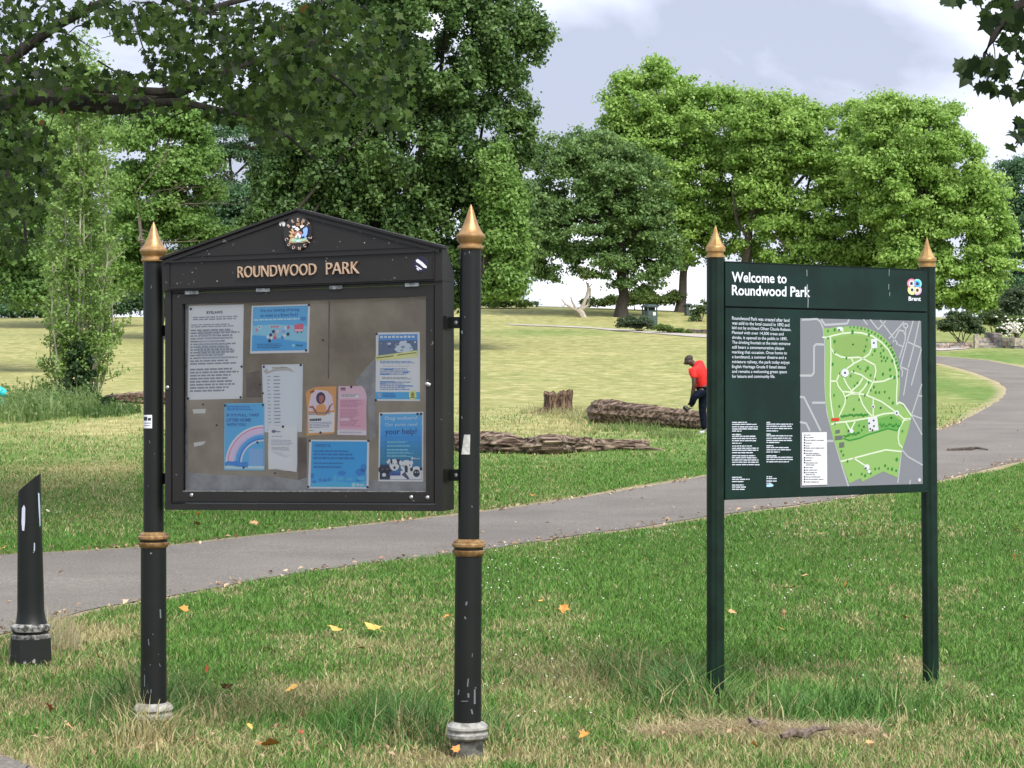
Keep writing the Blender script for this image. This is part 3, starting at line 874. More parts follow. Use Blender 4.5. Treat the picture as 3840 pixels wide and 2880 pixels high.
# back panel
BACK = mat('stained_backing', (.235, .185, .118), .8, col2=(.44, .37, .265), scale=3.2, lo=.33, hi=.66, bump=.1)
WB = -.033
b = B()
bar(b, dl_, dr_, v_db, v_dt, WB - .012, WB, BACK)
qd = lambda pts, w, m, th=.0004: cpoly(pts, m, w, f=lambda x, y: (x, y), base=WB, th=th)
GREYST = mat('grey_stain', (.27, .265, .26), .7, col2=(.40, .395, .385), scale=9)
qd([(682, 1770), (840, 1782), (1010, 1785), (1120, 1800), (1150, 1780), (1400, 1800), (1600, 1800), (1597, 1848), (682, 1848)], .0008, GREYST)
qd([(1390, 1360), (1408, 1340), (1408, 1640), (1386, 1650), (1380, 1500), (1345, 1448), (1330, 1430)], .0008, GREYST)
qd([(682, 1145), (704, 1145), (700, 1500), (704, 1760), (690, 1790), (682, 1750)], .0008, mat('silver_strip', (.30, .31, .32), .5, col2=(.12, .12, .125), scale=14))
RUST = mat('brown_stain', (.13, .09, .06), .8, col2=(.21, .16, .12), scale=8)
qd([(920, 1400), (975, 1390), (980, 1490), (925, 1490)], .0008, RUST)
qd([(1118, 1640), (1150, 1640), (1150, 1790), (1118, 1800)], .0009, RUST)
qd([(1232, 1130), (1238, 1130), (1235, 1300), (1234, 1420), (1229, 1420), (1230, 1300)], .0008, RUST)
for pts in ([(722, 1535), (772, 1533), (770, 1550), (726, 1551)], [(726, 1660), (772, 1654), (762, 1668), (728, 1676)]):
    qd(pts, .0012, pm(222, 222, 216))
for x, y in ((760, 1517), (975, 1442), (985, 1475), (1210, 1276), (812, 1595), (1030, 1775)):
    qd([(x - 4, y - 3), (x + 3, y - 4), (x + 5, y + 2), (x - 1, y + 4)], .0013, pm(30, 24, 20))
b.out('back_panel', nb_)
# brackets between case and posts
for y in (1210, 1782):
    b = B()
    vv = uv(1690, y, -.06)[1]
    bar(b, hr - .004, hr + .072, vv - .024, vv + .024, -.075, -.068, POST)
    bar(b, hr + .0005, hr + .006, vv - .028, vv + .028, -.10, -.02, POST)
    b.lathe([(.008, 0), (.008, .004), (.001, .006)], NB.p(hr + .032, vv, -.068), Nf, SILVER, 10)
    b.out('bracket', nb_)
for y in (1240, 1795):
    b = B()
    vv = uv(610, y, -.06)[1]
    bar(b, hl - .045, hl + .009, vv - .024, vv + .024, -.075, -.068, POST)
    b.lathe([(.007, 0), (.007, .004), (.001, .006)], NB.p(hl - .003, vv, -.068), Nf, SILVER, 10)
    b.out('bracket', nb_)
b = B()
on_post(b, PL, dL, 541, 577, 1556, 1606, .0452, pm(225, 226, 230))
on_post(b, PL, dL, 543, 558, 1563, 1577, .0456, pm(40, 45, 60)); on_post(b, PL, dL, 561, 573, 1567, 1577, .0456, pm(40, 45, 60)); on_post(b, PL, dL, 545, 572, 1585, 1588, .0456, pm(120, 125, 140)); on_post(b, PL, dL, 545, 570, 1594, 1597, .0456, pm(140, 145, 160))
b.out('sticker', nb_)['label'] = 'white rectangular sticker with black marks on the post'
b = B()
pr2 = (PR.x + 3 / F * dR, PR.y)
on_post(b, pr2, dR, 1736, 1774, 1630, 1704, .0452, mat('peeled_sticker', (.34, .35, .33), .7, col2=(.52, .52, .50), scale=60), 5)
b.out('sticker', nb_)['label'] = 'grey peeled sticker on the post'
# ------------------------------------------------------------------ posters pinned inside the case
class Sheet:
    def __init__(s, name, label, cat, quad, paper, w=.0015, outline=None, group=None):
        s.fr = NB; s.b = B(); s.q = NB.quad(quad, WB + w); s.w = WB + w
        s.name, s.label, s.cat, s.group, s.pins = name, label, cat, group, []
        ol = outline or [(0, 0), (1, 0), (1, 1), (0, 1)]
        # the sheet: gently cockled paper, front and back
        n = len(ol)
        A = [s.P(x, y, 0) for x, y in ol]; C = [s.P(x, y, -1.6) for x, y in ol]
        s.b.mesh(A + C, [tuple(range(n)), tuple(range(2 * n - 1, n - 1, -1))] + [(k, n + k, n + (k + 1) % n, (k + 1) % n) for k in range(n)], paper)
    def P(s, x, y, l=1):
        u_, v_ = bil(s.q, x, y)
        return NB.p(u_, v_, s.w + l * .0004)
    def poly(s, pts, m, l=1): s.b.face([s.P(x, y, l) for x, y in pts], m); return s
    def r(s, x0, y0, x1, y1, m, l=1): return s.poly([(x0, y0), (x1, y0), (x1, y1), (x0, y1)], m, l)
    def e(s, cx, cy, rx, ry, m, l=1, n=20): return s.poly([(cx + rx * math.cos(2 * math.pi * k / n), cy + ry * math.sin(2 * math.pi * k / n)) for k in range(n)], m, l)
    def t(s, body, x0, y0, x1, y1, m, bold=0.0, l=3):
        V, Fc = text_geo(body, bold)
        s.b.mesh([s.P(x0 + (x1 - x0) * X, y1 + (y0 - y1) * Y, l) for X, Y, _ in V], Fc, m); return s
    def lines(s, x0, y0, x1, y1, n, m, l=2, ragged=.25, gap=.55):
        """rows of print too small to read: word-length dashes"""
        h = (y1 - y0) / n
        for k in range(n):
            x = x0; end = x1 - (x1 - x0) * R_.uniform(0, ragged)
            while x < end - .01:
                wd_ = (x1 - x0) * R_.uniform(.04, .16)
                s.r(x, y0 + h * k, min(end, x + wd_), y0 + h * (k + gap), m, l)
                x += wd_ + (x1 - x0) * .018
        return s
    def arc(s, cx, cy, r0, r1, a0, a1, m, l=1, ky=1.0, n=24):
        for k in range(n):
            A, C = rad(a0 + (a1 - a0) * k / n), rad(a0 + (a1 - a0) * (k + 1) / n)
            s.poly([(cx + r0 * math.cos(A), cy - r0 * ky * math.sin(A)), (cx + r1 * math.cos(A), cy - r1 * ky * math.sin(A)), (cx + r1 * math.cos(C), cy - r1 * ky * math.sin(C)), (cx + r0 * math.cos(C), cy - r0 * ky * math.sin(C))], m, l)
        return s
    def pin(s, *pts): s.pins += pts; return s
    def done(s):
        o = s.b.out(s.name, None, org=s.P(.5, .5, 0), autosmooth=False)
        setp(o, s.label, s.cat, s.group)
        for x, y in s.pins:
            b = B(); b.lathe([(.0052, 0), (.0056, .002), (.0042, .004), (.001, .005)], s.P(x, y, 1), Nf, pm(28, 30, 48), 10)
            b.out('drawing_pin', o)
        return o
INK, GREY = pm(70, 72, 82), pm(150, 152, 160)
_pm = pm
def pm(r, g, b):          # inks and papers behind the glazing
    return mat('poster_print_%d_%d_%d' % (r, g, b), tuple(min(.86, c * 1.28) for c in srgb(r, g, b)), .55)
WH = pm(226, 228, 236)
SKYB, DBL = pm(92, 170, 230), pm(24, 92, 165)
GRP = 'posters pinned in the noticeboard'
s = Sheet('poster', 'tall white sheet of small print, top left corner of the noticeboard', 'poster', [(708, 1147), (914, 1141), (909, 1495), (704, 1500)], pm(214, 214, 224), group=GRP)
s.t('BYELAWS', .33, .062, .62, .092, INK, .02)
s.lines(.08, .12, .95, .165, 2, GREY, ragged=.3).lines(.05, .20, .95, .24, 2, GREY)
s.lines(.04, .255, .95, .64, 13, GREY, ragged=.35).lines(.18, .27, .9, .58, 9, pm(165, 168, 178), l=3, ragged=.5).lines(.04, .67, .93, .93, 8, GREY, ragged=.3)
s.pin((.04, .035), (.01, .985), (.97, .985), (.98, .66)).done()
s = Sheet('poster', 'landscape light blue poster with tiny figures and a red cart, near the top', 'poster', [(944, 1147), (1163, 1140), (1158, 1322), (938, 1326)], WH, group=GRP)
s.r(.025, .03, .965, .95, SKYB)
s.poly([(.025, .62), (.3, .66), (.6, .74), (.965, .8), (.965, .95), (.025, .95)], pm(70, 160, 215), 2).poly([(.025, .42), (.35, .40), (.965, .45), (.965, .78), (.6, .72), (.3, .64), (.025, .61)], pm(140, 195, 225), 2)
s.t('Are you thinking of having', .15, .07, .82, .155, DBL, .012).t('an event in a Brent Park?', .16, .17, .80, .245, DBL, .012)
s.lines(.05, .285, .84, .318, 1, pm(190, 218, 242), gap=.8, ragged=0)
s.e(.89, .30, .05, .045, pm(70, 130, 190), 3).poly([(.74, .42), (.9, .40), (.9, .56), (.75, .57)], pm(215, 95, 120), 3).r(.76, .52, .89, .545, WH, 4).e(.80, .585, .012, .016, INK, 4).e(.87, .585, .012, .016, INK, 4)
s.r(.32, .43, .51, .47, pm(235, 190, 195), 3)
for k in range(4): s.e(.36 + k * .035, .45, .014, .018, pm(205, 90, 100), 4)
s.e(.15, .45, .03, .035, WH, 3).e(.15, .45, .012, .015, INK, 4).poly([(.08, .5), (.11, .47), (.12, .53), (.09, .55)], pm(215, 120, 130), 3)
for x, y, c in ((.30, .66, WH), (.345, .62, pm(35, 45, 95)), (.36, .68, WH), (.42, .68, pm(205, 90, 100)), (.42, .62, pm(225, 150, 130)), (.33, .74, pm(30, 35, 60)), (.56, .55, pm(160, 150, 215)), (.58, .64, WH), (.64, .61, pm(30, 40, 85)), (.545, .68, pm(60, 140, 205)), (.6, .48, WH), (.64, .47, pm(205, 100, 120)), (.39, .55, pm(50, 50, 100)), (.46, .55, pm(235, 200, 200))):
    s.e(x, y, .027, .038, c, 3, 9)
s.lines(.12, .80, .55, .91, 3, pm(45, 110, 175), ragged=.2).t('Brent', .79, .82, .90, .87, pm(15, 95, 120), .04).e(.735, .845, .022, .03, pm(150, 205, 225), 3)
s.pin((.98, .02), (.955, .955)).done()
s = Sheet('poster', 'blue and white notice with a photograph crossed by a yellow band', 'poster', [(1410, 1247), (1574, 1245), (1575, 1504), (1408, 1503)], WH, group=GRP)
s.r(.06, .03, .95, .30, pm(72, 140, 205)).r(.06, .115, .95, .345, pm(86, 104, 132), 2)
s.poly([(.42, .25), (.55, .14), (.68, .12), (.78, .17), (.86, .26), (.7, .29), (.5, .29)], pm(196, 205, 222), 3)
for k in range(16): s.e(R_.uniform(.09, .9), R_.uniform(.14, .28), R_.uniform(.02, .05), R_.uniform(.008, .022), R_.choice([pm(60, 76, 100), pm(200, 206, 216), pm(130, 148, 172), pm(80, 90, 90)]), 4, 8)
for k in range(9): s.r(.10 + k * .09, .05 + .002 * (k % 3), .165 + k * .09, .082, pm(206, 222, 242), 3)
s.poly([(.0, .345), (.95, .265), (.95, .36), (.0, .415)], pm(222, 222, 140), 5).poly([(.02, .365), (.4, .335), (.42, .35), (.02, .38)], pm(110, 105, 40), 6).poly([(.5, .325), (.93, .29), (.93, .305), (.5, .34)], pm(125, 120, 60), 6)
s.lines(.1, .42, .9, .46, 2, pm(80, 120, 175), ragged=.15).lines(.16, .49, .8, .50, 1, GREY).lines(.1, .525, .85, .63, 5, pm(135, 150, 180)).lines(.15, .655, .85, .69, 2, GREY).lines(.1, .72, .8, .85, 5, pm(125, 145, 180))
for x0, x1, y in ((.18, .40, .53), (.62, .74, .578), (.1, .33, .605), (.1, .43, .715), (.1, .22, .745), (.5, .85, .775)): s.r(x0, y, x1, y + .014, pm(35, 120, 195), 4)
s.r(.0, .87, 1.0, .975, pm(72, 165, 232)).e(.84, .915, .085, .068, pm(225, 222, 130), 3).e(.84, .905, .04, .035, pm(140, 140, 40), 4).r(.79, .94, .89, .955, pm(120, 120, 50), 4).lines(.17, .89, .5, .955, 3, pm(25, 100, 180), l=3).poly([(.05, .89), (.13, .89), (.12, .94), (.09, .955), (.06, .94)], pm(150, 165, 190), 3)
s.pin((.02, .02), (.01, .99)).done()
s = Sheet('poster', 'white table-like list with a scribbled heading, partly tucked behind the white letter', 'poster', [(982, 1368), (1136, 1365), (1132, 1620), (990, 1621)], pm(206, 210, 222), .0008, group=GRP)
s.poly([(.03, .1), (.12, .05), (.16, .1), (.3, .06), (.5, .03), (.7, .06), (.8, .12), (.6, .09), (.3, .10), (.1, .14)], pm(176, 172, 166), 1).lines(.25, .04, .75, .07, 1, pm(150, 140, 118))
for k in range(15):
    y = .17 + k * .052
    s.lines(.12, y, .22, y + .016, 1, pm(146, 150, 160), gap=.9, ragged=.4).lines(.28, y, .45, y + .018, 1, pm(132, 136, 150), gap=.9, ragged=.15)
s.lines(.1, .955, .8, .972, 1, GREY)
s.pin((.05, .03), (.95, .015)).done()
s = Sheet('poster', 'blue rainbow poster about taking litter home', 'poster', [(842, 1513), (991, 1511), (992, 1764), (840, 1763)], pm(118, 184, 240), .0022, group=GRP)
s.r(.02, .012, .985, .975, pm(82, 168, 236))
s.lines(.07, .04, .72, .115, 3, pm(30, 105, 185), ragged=.15)
s.t("IF IT'S FULL, TAKE", .06, .155, .87, .205, DBL, .035).t('LITTER HOME', .06, .225, .67, .275, DBL, .035).t('WITH YOU', .06, .295, .54, .342, DBL, .035)
K = .59
s.arc(.985, .885, .90, .945, 90, 180, WH, 2, K).arc(.985, .885, .87, .90, 90, 180, pm(214, 130, 160), 2, K).arc(.985, .885, .74, .87, 90, 180, pm(216, 190, 215), 2, K).arc(.985, .885, .70, .74, 90, 180, pm(170, 180, 225), 2, K)
s.arc(.985, .885, .62, .70, 90, 180, pm(70, 155, 225), 2, K).arc(.985, .885, .58, .62, 90, 180, pm(30, 120, 205), 2, K).arc(.985, .885, .54, .58, 90, 180, WH, 2, K)
s.poly([(.02, .89), (.1, .86), (.2, .87), (.3, .86), (.42, .88), (.58, .87), (.6, .96), (.02, .93)], pm(48, 130, 205), 3).r(.62, .68, .97, .93, pm(128, 170, 225), 3).r(.02, .935, .985, .975, pm(190, 214, 240), 2).t('Brent', .10, .925, .26, .945, pm(200, 220, 240), .02, 4)
s.pin((.02, .03), (.97, .03), (.83, .585), (.49, .96)).done()
s = Sheet('poster', 'crumpled white letter with a small logo, hanging over the bottom of the list', 'poster', [(1007, 1595), (1116, 1594), (1114, 1771), (1004, 1762)], pm(216, 217, 226), .0034, outline=[(0, 0), (.5, .01), (1, 0), (.99, .4), (1, .78), (.985, 1), (.8, .985), (.55, .985), (.3, .97), (.02, .99), (0, .6)], group=GRP)
s.e(.18, .135, .07, .035, pm(95, 100, 120), 2).t('Brent', .25, .12, .42, .155, INK, .03).lines(.12, .24, .5, .26, 1, GREY).lines(.1, .32, .88, .45, 4, pm(170, 172, 182)).lines(.12, .48, .85, .56, 3, pm(160, 162, 172))
s.poly([(.1, .58), (.45, .60), (.6, .66), (.85, .64), (.6, .70), (.35, .66)], pm(196, 197, 206), 1)
s.pin((.5, .03)).done()
s = Sheet('poster', 'orange poster of a dark-haired person shrugging, top corner torn', 'poster', [(1146, 1452), (1261, 1448), (1256, 1629), (1149, 1634)], pm(210, 150, 82), .0018, outline=[(0, .13), (.08, .06), (.24, .02), (.4, .0), (1, 0), (1, .5), (1, .94), (.94, .985), (.5, .99), (0, 1), (.04, .5)], group=GRP)
s.poly([(.2, .1), (.35, .06), (.7, .09), (.88, .2), (.92, .38), (.95, .5), (.08, .5), (.12, .3)], pm(222, 196, 206), 1).r(.08, .54, .97, .95, pm(222, 220, 228), 1)
s.e(.5, .235, .155, .125, pm(52, 28, 70), 2).poly([(.44, .2), (.55, .17), (.62, .24), (.56, .31), (.52, .36), (.45, .3)], pm(164, 94, 80), 3)
s.poly([(.36, .40), (.45, .36), (.6, .36), (.68, .42), (.7, .55), (.66, .6), (.36, .59), (.33, .5)], pm(216, 152, 84), 3).poly([(.12, .40), (.24, .385), (.3, .44), (.38, .52), (.36, .57), (.26, .48), (.22, .43), (.12, .43)], pm(158, 86, 74), 4).poly([(.88, .355), (.92, .36), (.84, .41), (.78, .52), (.68, .585), (.66, .54), (.74, .47), (.79, .40)], pm(158, 86, 74), 4)
s.poly([(.12, .1), (.26, .05), (.3, .1), (.18, .14)], pm(160, 90, 30), 2)
s.lines(.1, .53, .9, .585, 2, pm(110, 96, 110), l=5, ragged=.1).lines(.12, .655, .66, .71, 1, pm(60, 60, 84), gap=.9).lines(.1, .73, .95, .86, 4, pm(150, 148, 172)).lines(.1, .89, .3, .91, 1, INK)
s.pin((.5, .95)).done()
s = Sheet('poster', 'pale pink leaflet of small print with a clipped corner', 'poster', [(1269, 1448), (1375, 1447), (1375, 1633), (1265, 1631)], pm(222, 178, 190), .0018, outline=[(0, 0), (.83, 0), (.92, .06), (1, .2), (.985, .55), (1, 1), (0, 1), (.01, .5)], group=GRP)
s.r(.08, .03, .26, .075, pm(110, 80, 96), 1).r(.08, .085, .26, .1, pm(180, 100, 120), 2).r(.08, .16, .72, .24, pm(232, 214, 222), 1).lines(.1, .165, .78, .235, 3, pm(150, 110, 130), ragged=.3)
s.r(.06, .27, .95, .86, pm(212, 160, 176), 1).lines(.09, .285, .9, .44, 6, pm(176, 122, 144), ragged=.3).lines(.09, .47, .9, .83, 13, pm(178, 126, 146), ragged=.5).r(.1, .65, .42, .71, pm(226, 186, 198), 4).r(.0, .9, .99, .99, pm(222, 208, 216), 1).lines(.06, .93, .9, .965, 2, pm(160, 140, 156))
s.pin((.46, .02)).done()
s = Sheet('poster', 'landscape bright blue contact poster with white border at the bottom of the board', 'poster', [(1160, 1649), (1385, 1650.5), (1382, 1833), (1155, 1832)], WH, .0018, group=GRP)
BB = pm(44, 156, 226)
s.r(.04, .03, .965, .965, BB)
s.t('CONTACT US', .09, .085, .36, .15, DBL, .03)
D2 = pm(20, 108, 176)
for x1_, y0_, h_ in ((.66, .215, .034), (.73, .28, .04), (.76, .356, .042), (.59, .465, .034), (.55, .54, .038)):
    s.lines(.08, y0_, x1_, y0_ + h_, 1, D2, gap=.92, ragged=0, l=3)
s.poly([(.04, .86), (.2, .88), (.45, .84), (.7, .88), (.965, .84), (.965, .965), (.04, .965)], pm(66, 174, 238), 2)
for x, y, rx, ry, c in ((.1, .86, .04, .03, 0), (.07, .74, .03, .06, 0), (.2, .82, .02, .04, 0), (.28, .83, .045, .03, 0), (.35, .81, .03, .035, 0), (.45, .78, .03, .07, 1), (.56, .68, .07, .05, 0), (.54, .79, .06, .04, 1), (.68, .80, .06, .03, 1), (.86, .66, .08, .08, 0), (.91, .57, .05, .09, 0), (.88, .78, .07, .05, 1), (.84, .83, .06, .03, 0)):
    s.e(x, y, rx, ry, (pm(26, 124, 196), pm(70, 172, 236))[c], 3 + c, 9)
s.e(.76, .92, .035, .045, pm(150, 205, 240), 5).t('Brent', .81, .89, .93, .945, WH, .03, 5)
s.pin((.01, .02), (.985, .015), (.005, .965), (.985, .965)).done()
s = Sheet('poster', 'tall blue and teal dog walkers poster with four dogs along its foot', 'poster', [(1421.5, 1547), (1588, 1544), (1587, 1806), (1419, 1805)], WH, .0018, group=GRP)
for k in range(12):
    c = [(86, 168, 238), (78, 162, 232), (64, 156, 222), (54, 148, 214), (44, 140, 204), (40, 136, 190), (36, 130, 178), (34, 126, 168), (32, 120, 158), (36, 112, 156), (40, 104, 154), (44, 96, 150)][k]
    s.r(.03, .025 + k * .0792, .97, .025 + (k + 1) * .0792, pm(*c))
s.t('Dog walkers!', .14, .06, .86, .125, pm(214, 232, 246), -.006).t('Our parks need', .14, .155, .86, .215, pm(206, 228, 244), -.006).t('your help!', .14, .235, .85, .345, pm(18, 52, 120), .01)
for k, (y, n) in enumerate(((.42, 2), (.475, 2), (.535, 1), (.575, 2), (.62, 2))): s.lines(.19, y, .82, y + .03, n, pm(130, 196, 205), ragged=.35); s.e(.155, y + .008, .012, .009, pm(16, 70, 110), 3, 8)
s.e(.76, .665, .025, .018, pm(190, 222, 240), 3).t('Brent', .80, .655, .93, .68, WH, .01)
NV, LT = pm(22, 26, 52), pm(222, 222, 240)
s.e(.15, .83, .15, .075, NV, 3).poly([(.03, .8), (.03, .97), (.26, .97), (.28, .85)], NV, 3).poly([(.02, .8), (.06, .74), (.1, .78)], NV, 4).e(.10, .825, .016, .01, pm(120, 110, 110), 5, 8).e(.2, .82, .016, .01, pm(120, 110, 110), 5, 8).e(.13, .905, .045, .028, LT, 5)
s.poly([(.28, .87), (.5, .87), (.5, .97), (.26, .97)], LT, 4).e(.36, .76, .11, .085, LT, 4).poly([(.18, .72), (.24, .67), (.28, .7), (.22, .75)], LT, 5).poly([(.26, .70), (.3, .67), (.32, .72), (.29, .76)], NV, 5).poly([(.40, .68), (.48, .68), (.5, .78), (.44, .76)], NV, 5).e(.365, .80, .026, .022, NV, 6, 10).e(.33, .745, .013, .009, NV, 6, 8).e(.41, .745, .013, .009, NV, 6, 8).r(.25, .87, .5, .915, pm(40, 72, 150), 6)
s.poly([(.5, .85), (.76, .82), (.76, .97), (.5, .97)], LT, 4).e(.63, .775, .13, .085, LT, 5).e(.5, .73, .035, .035, LT, 6, 10).e(.745, .73, .035, .035, LT, 6, 10).poly([(.585, .78), (.62, .76), (.66, .79), (.66, .87), (.6, .87)], NV, 6).e(.555, .775, .016, .011, NV, 7, 8).e(.705, .765, .016, .011, NV, 7, 8).poly([(.52, .9), (.6, .86), (.7, .96), (.66, .97)], pm(60, 60, 100), 6)
s.poly([(.74, .87), (.97, .87), (.97, .97), (.72, .97)], LT, 5).e(.855, .855, .12, .075, LT, 6).e(.855, .88, .075, .055, NV, 7).e(.745, .825, .035, .03, NV, 7, 10).e(.955, .815, .03, .03, NV, 7, 10).e(.83, .865, .013, .009, LT, 8, 8).e(.885, .865, .013, .009, LT, 8, 8)
s.pin((.05, .03), (.87, .03), (.95, .03)).done()

# ------------------------------------------------------------------ welcome sign with the park map
pm = _pm
DG = mat('dark_green_paint', (.0042, .0190, .0135), .42, var=.2, scale=5, spec=.3)
DGP = mat('dark_green_post', (.0035, .0165, .0095), .45, var=.25, scale=12, spec=.3)
GOLD2 = mat('bright_gold_paint', (.36, .215, .075), .38, .5, col2=(.45, .28, .11), scale=40)
d1, d2 = 9.75, 10.52
QL = Vector(((2683 - CX) / F * d1, d1, 0)); QR = Vector(((3491 - CX) / F * d2, d2, 0))
ws = thing('welcome_sign', 'dark green welcome sign with white lettering and park map on two gold-tipped posts', 'sign', ((QL + QR) / 2)[:])
R2 = (QR - QL).normalized(); N2 = Vector((R2.y, -R2.x, 0))
if N2.y > 0: N2 = -N2
WS = Frame(QL + N2 * .030, R2, Z, N2)
def sign_post(P, d, tip, wide, base, lean):
    tz, wz, bz = zrow(tip, d), zrow(wide, d), zrow(base, d)
    ax = Vector((lean / F * d, 0, bz)).normalized()
    # round aluminium post with a slot on either side
    n = 36; prof = []
    for k in range(n):
        th = 2 * math.pi * k / n; r = .042
        if k in (4, 5, 13, 14, 22, 23, 31, 32): r = .0385
        prof.append((r * math.cos(th), r * math.sin(th)))
    b = B(); V = []
    for h in (-.08, bz):
        o = Vector((P.x, P.y, 0)) + ax * h
        V += [o + R2 * x + N2 * y for x, y in prof]
    b.mesh(V, [tuple(range(n, 2 * n))] + [(k, (k + 1) % n, n + (k + 1) % n, n + k) for k in range(n)], DGP, True)
    po = b.out('post', ws)
    f = tz - wz
    b = B(); pb = Vector((P.x, P.y, 0))
    b.lathe([(.036, bz - .004), (.0445, bz), (.0445, bz + .009), (.038, bz + .014), (.038, bz + .023), (.0455, bz + .027), (.0475, wz), (.045, wz + .006)], pb, ax, GOLD2, 24)
    b.lathe([(.045, wz + .006), (.036, wz + f * .16), (.027, wz + f * .32), (.019, wz + f * .48), (.0125, wz + f * .65), (.0075, wz + f * .82), (.001, tz)], pb, ax, GOLD2, 8, smooth=False)
    b.out('finial', po)
sign_post(QL, d1, 843, 930, 966, 0)
sign_post(QR, d2, 889, 974, 1002, -14)
pu0, pu1 = WS.uv(2720, 1400)[0], WS.uv(3478, 1400)[0]
def vmid(a, c): return (WS.uv(*a)[1] + WS.uv(*c)[1]) / 2
t1 = vmid((2720, 983), (3476, 1012)); t0 = vmid((2720, 1150.5), (3476, 1164.5))
m1 = vmid((2720, 1156), (3476, 1172)); m0 = vmid((2720, 1866), (3480, 1841))
b = B(); bar(b, pu0, pu1, t0, t1, -.034, 0, DG, WS); bar(b, pu0, pu1, t1 + .0002, t1 + .003, -.032, .004, DGP, WS)
hp = b.out('header_panel', ws)
b = B(); bar(b, pu0, pu1, m0, m1, -.034, 0, DG, WS); bar(b, pu0 + .002, pu1 - .002, m1 + .0002, t0 - .0002, -.03, -.012, mat('joint_black', (.004, .005, .005), .8), WS)
bar(b, pu0, pu1, m0 - .008, m0 - .0004, -.036, .003, DGP, WS)
mpn_ = b.out('map_panel', ws)
z7 = lambda x, y: (2640 + x * 920 / 2212.0, 820 + y * 920 / 2212.0)
z8 = lambda x, y: (2640 + x * 920 / 2212.0, 1400 + y * 920 / 2212.0)
SW = pm(224, 230, 240)
b = B()
put_text(b, WS, 'Welcome to', [z7(250, 478), z7(745, 497), z7(745, 585), z7(250, 572)], .0006, SW, .018)
b.out('lettering', hp); b = B()
put_text(b, WS, 'Roundwood Park', [z7(252, 597), z7(957, 616), z7(957, 708), z7(252, 690)], .0006, SW, .018)
b.out('lettering', hp)
# council roundel
b = B()
def ring(cx, cy, r0, r1, m, w, n=28, a0=0, a1=360, fr=WS, f=z7):
    for k in range(n):
        A, C = rad(a0 + (a1 - a0) * k / n), rad(a0 + (a1 - a0) * (k + 1) / n)
        P = [f(cx + r_ * math.cos(T) * .92, cy - r_ * math.sin(T)) for r_, T in ((r0, A), (r1, A), (r1, C), (r0, C))]
        b.face([fr.p(*fr.uv(x, y, w), w) for x, y in P], m)
for cx, cy, c1, c2 in ((1872, 585, (222, 120, 140), (240, 200, 205)), (1922, 588, (130, 215, 205), (70, 160, 225)), (1877, 642, (215, 225, 130), (240, 240, 190)), (1922, 645, (200, 160, 205), (240, 205, 170))):
    ring(cx, cy, 30, 44, pm(*c1), .0008); ring(cx, cy, 16, 30, pm(*c2), .0010); ring(cx, cy, 0.5, 12, pm(30, 60, 90), .0012)
put_text(b, WS, 'Brent', [z7(1845, 702), z7(1955, 704), z7(1955, 742), z7(1845, 740)], .0006, SW, .02)
b.out('council_roundel', hp)
pale = pm(128, 140, 140)
for pts in ([(924, 460), (930, 462), (932, 520), (927, 518)], [(930, 590), (936, 595), (938, 700), (943, 735), (940, 805), (934, 800), (936, 730), (932, 690), (922, 620)], [(1668, 450), (1673, 455), (1670, 520), (1667, 515)], [(1664, 590), (1669, 590), (1668, 640), (1664, 640)], [(1673, 660), (1678, 665), (1676, 700), (1672, 695)]):
    b = B(); cpoly(pts, pale, .0012, WS, z7, 0, .0008); b.out('paint_streak', hp)
# paragraphs
b = B()
TXT = pm(188, 196, 208)
para = ['Roundwood Park was created after land', 'was sold to the local council in 1892 and', 'laid out by architect Oliver Claude Robson.', 'Planted with over 14,500 trees and', 'shrubs, it opened to the public in 1895.', 'The drinking fountain at the main entrance', 'still bears a commemorative plaque', 'marking that occasion. Once home to',
        'a bandstand, a summer theatre and a', 'miniature railway, the park today enjoys', 'English Heritage Grade II listed status', 'and remains a welcoming green space', 'for leisure and community life.']
rx_ = [770, 770, 785, 718, 752, 778, 722, 747, 742, 771, 737, 747, 640]
for k, (ln_, xr) in enumerate(zip(para, rx_)):
    y0 = 880 + k * 43.9; sl_ = .0395 * (1 - (y0 - 900) / 560)
    dy = sl_ * (xr - 253)
    hh = 36 if any(c in ln_ for c in 'gjpqy') else 31
    put_text(b, WS, ln_, [z7(253, y0), z7(xr, y0 + dy), z7(xr, y0 + dy + hh), z7(253, y0 + hh)], .0006, TXT, .012)
b.out('paragraph', mpn_)
def dashes(x0, x1, y, h, f=z8, m=TXT, fr=WS, w=.0006):
    x = x0
    while x < x1 - 3:
        e_ = min(x1, x + R_.uniform(14, 52))
        b.face([fr.p(*fr.uv(*f(X, Y), w), w) for X, Y in ((x, y + R_.uniform(-1, 1)), (e_, y - .01 * (e_ - x)), (e_, y + h + R_.uniform(-2, 1)), (x, y + h))], m)
        x = e_ + R_.uniform(3, 6)
for x0, rows_ in ((253, [(387, 437), (482, 455), (486, 477), (484, 496), (338, 515), (334, 546), (470, 562), (472, 582), (472, 602), (338, 625), (432, 650), (492, 670), (490, 688), (440, 710), (462, 738), (476, 756), (492, 776), (492, 796), (500, 818), (340, 932), (412, 950), (355, 971), (360, 1002), (384, 1020), (366, 1040)]),
                  (563, [(598, 437), (800, 453), (790, 472), (795, 492), (668, 514), (603, 543), (800, 558), (786, 580), (795, 600), (680, 618), (626, 648), (764, 664), (782, 684), (684, 704), (660, 738), (798, 752), (800, 771), (766, 792), (614, 927), (662, 944), (656, 966), (606, 986)])):
    b = B()
    for xr, y in rows_:
        if y in (932, 927): b.out('text_column', mpn_); b = B()
        dashes(x0, xr, y + 1, 9)
    if x0 == 563: cpoly([(563, 1003), (615, 997), (628, 1010), (615, 1022), (565, 1024)], pm(160, 200, 225), .0007, WS, z8, 0, .0003)
    b.out('text_column', mpn_)
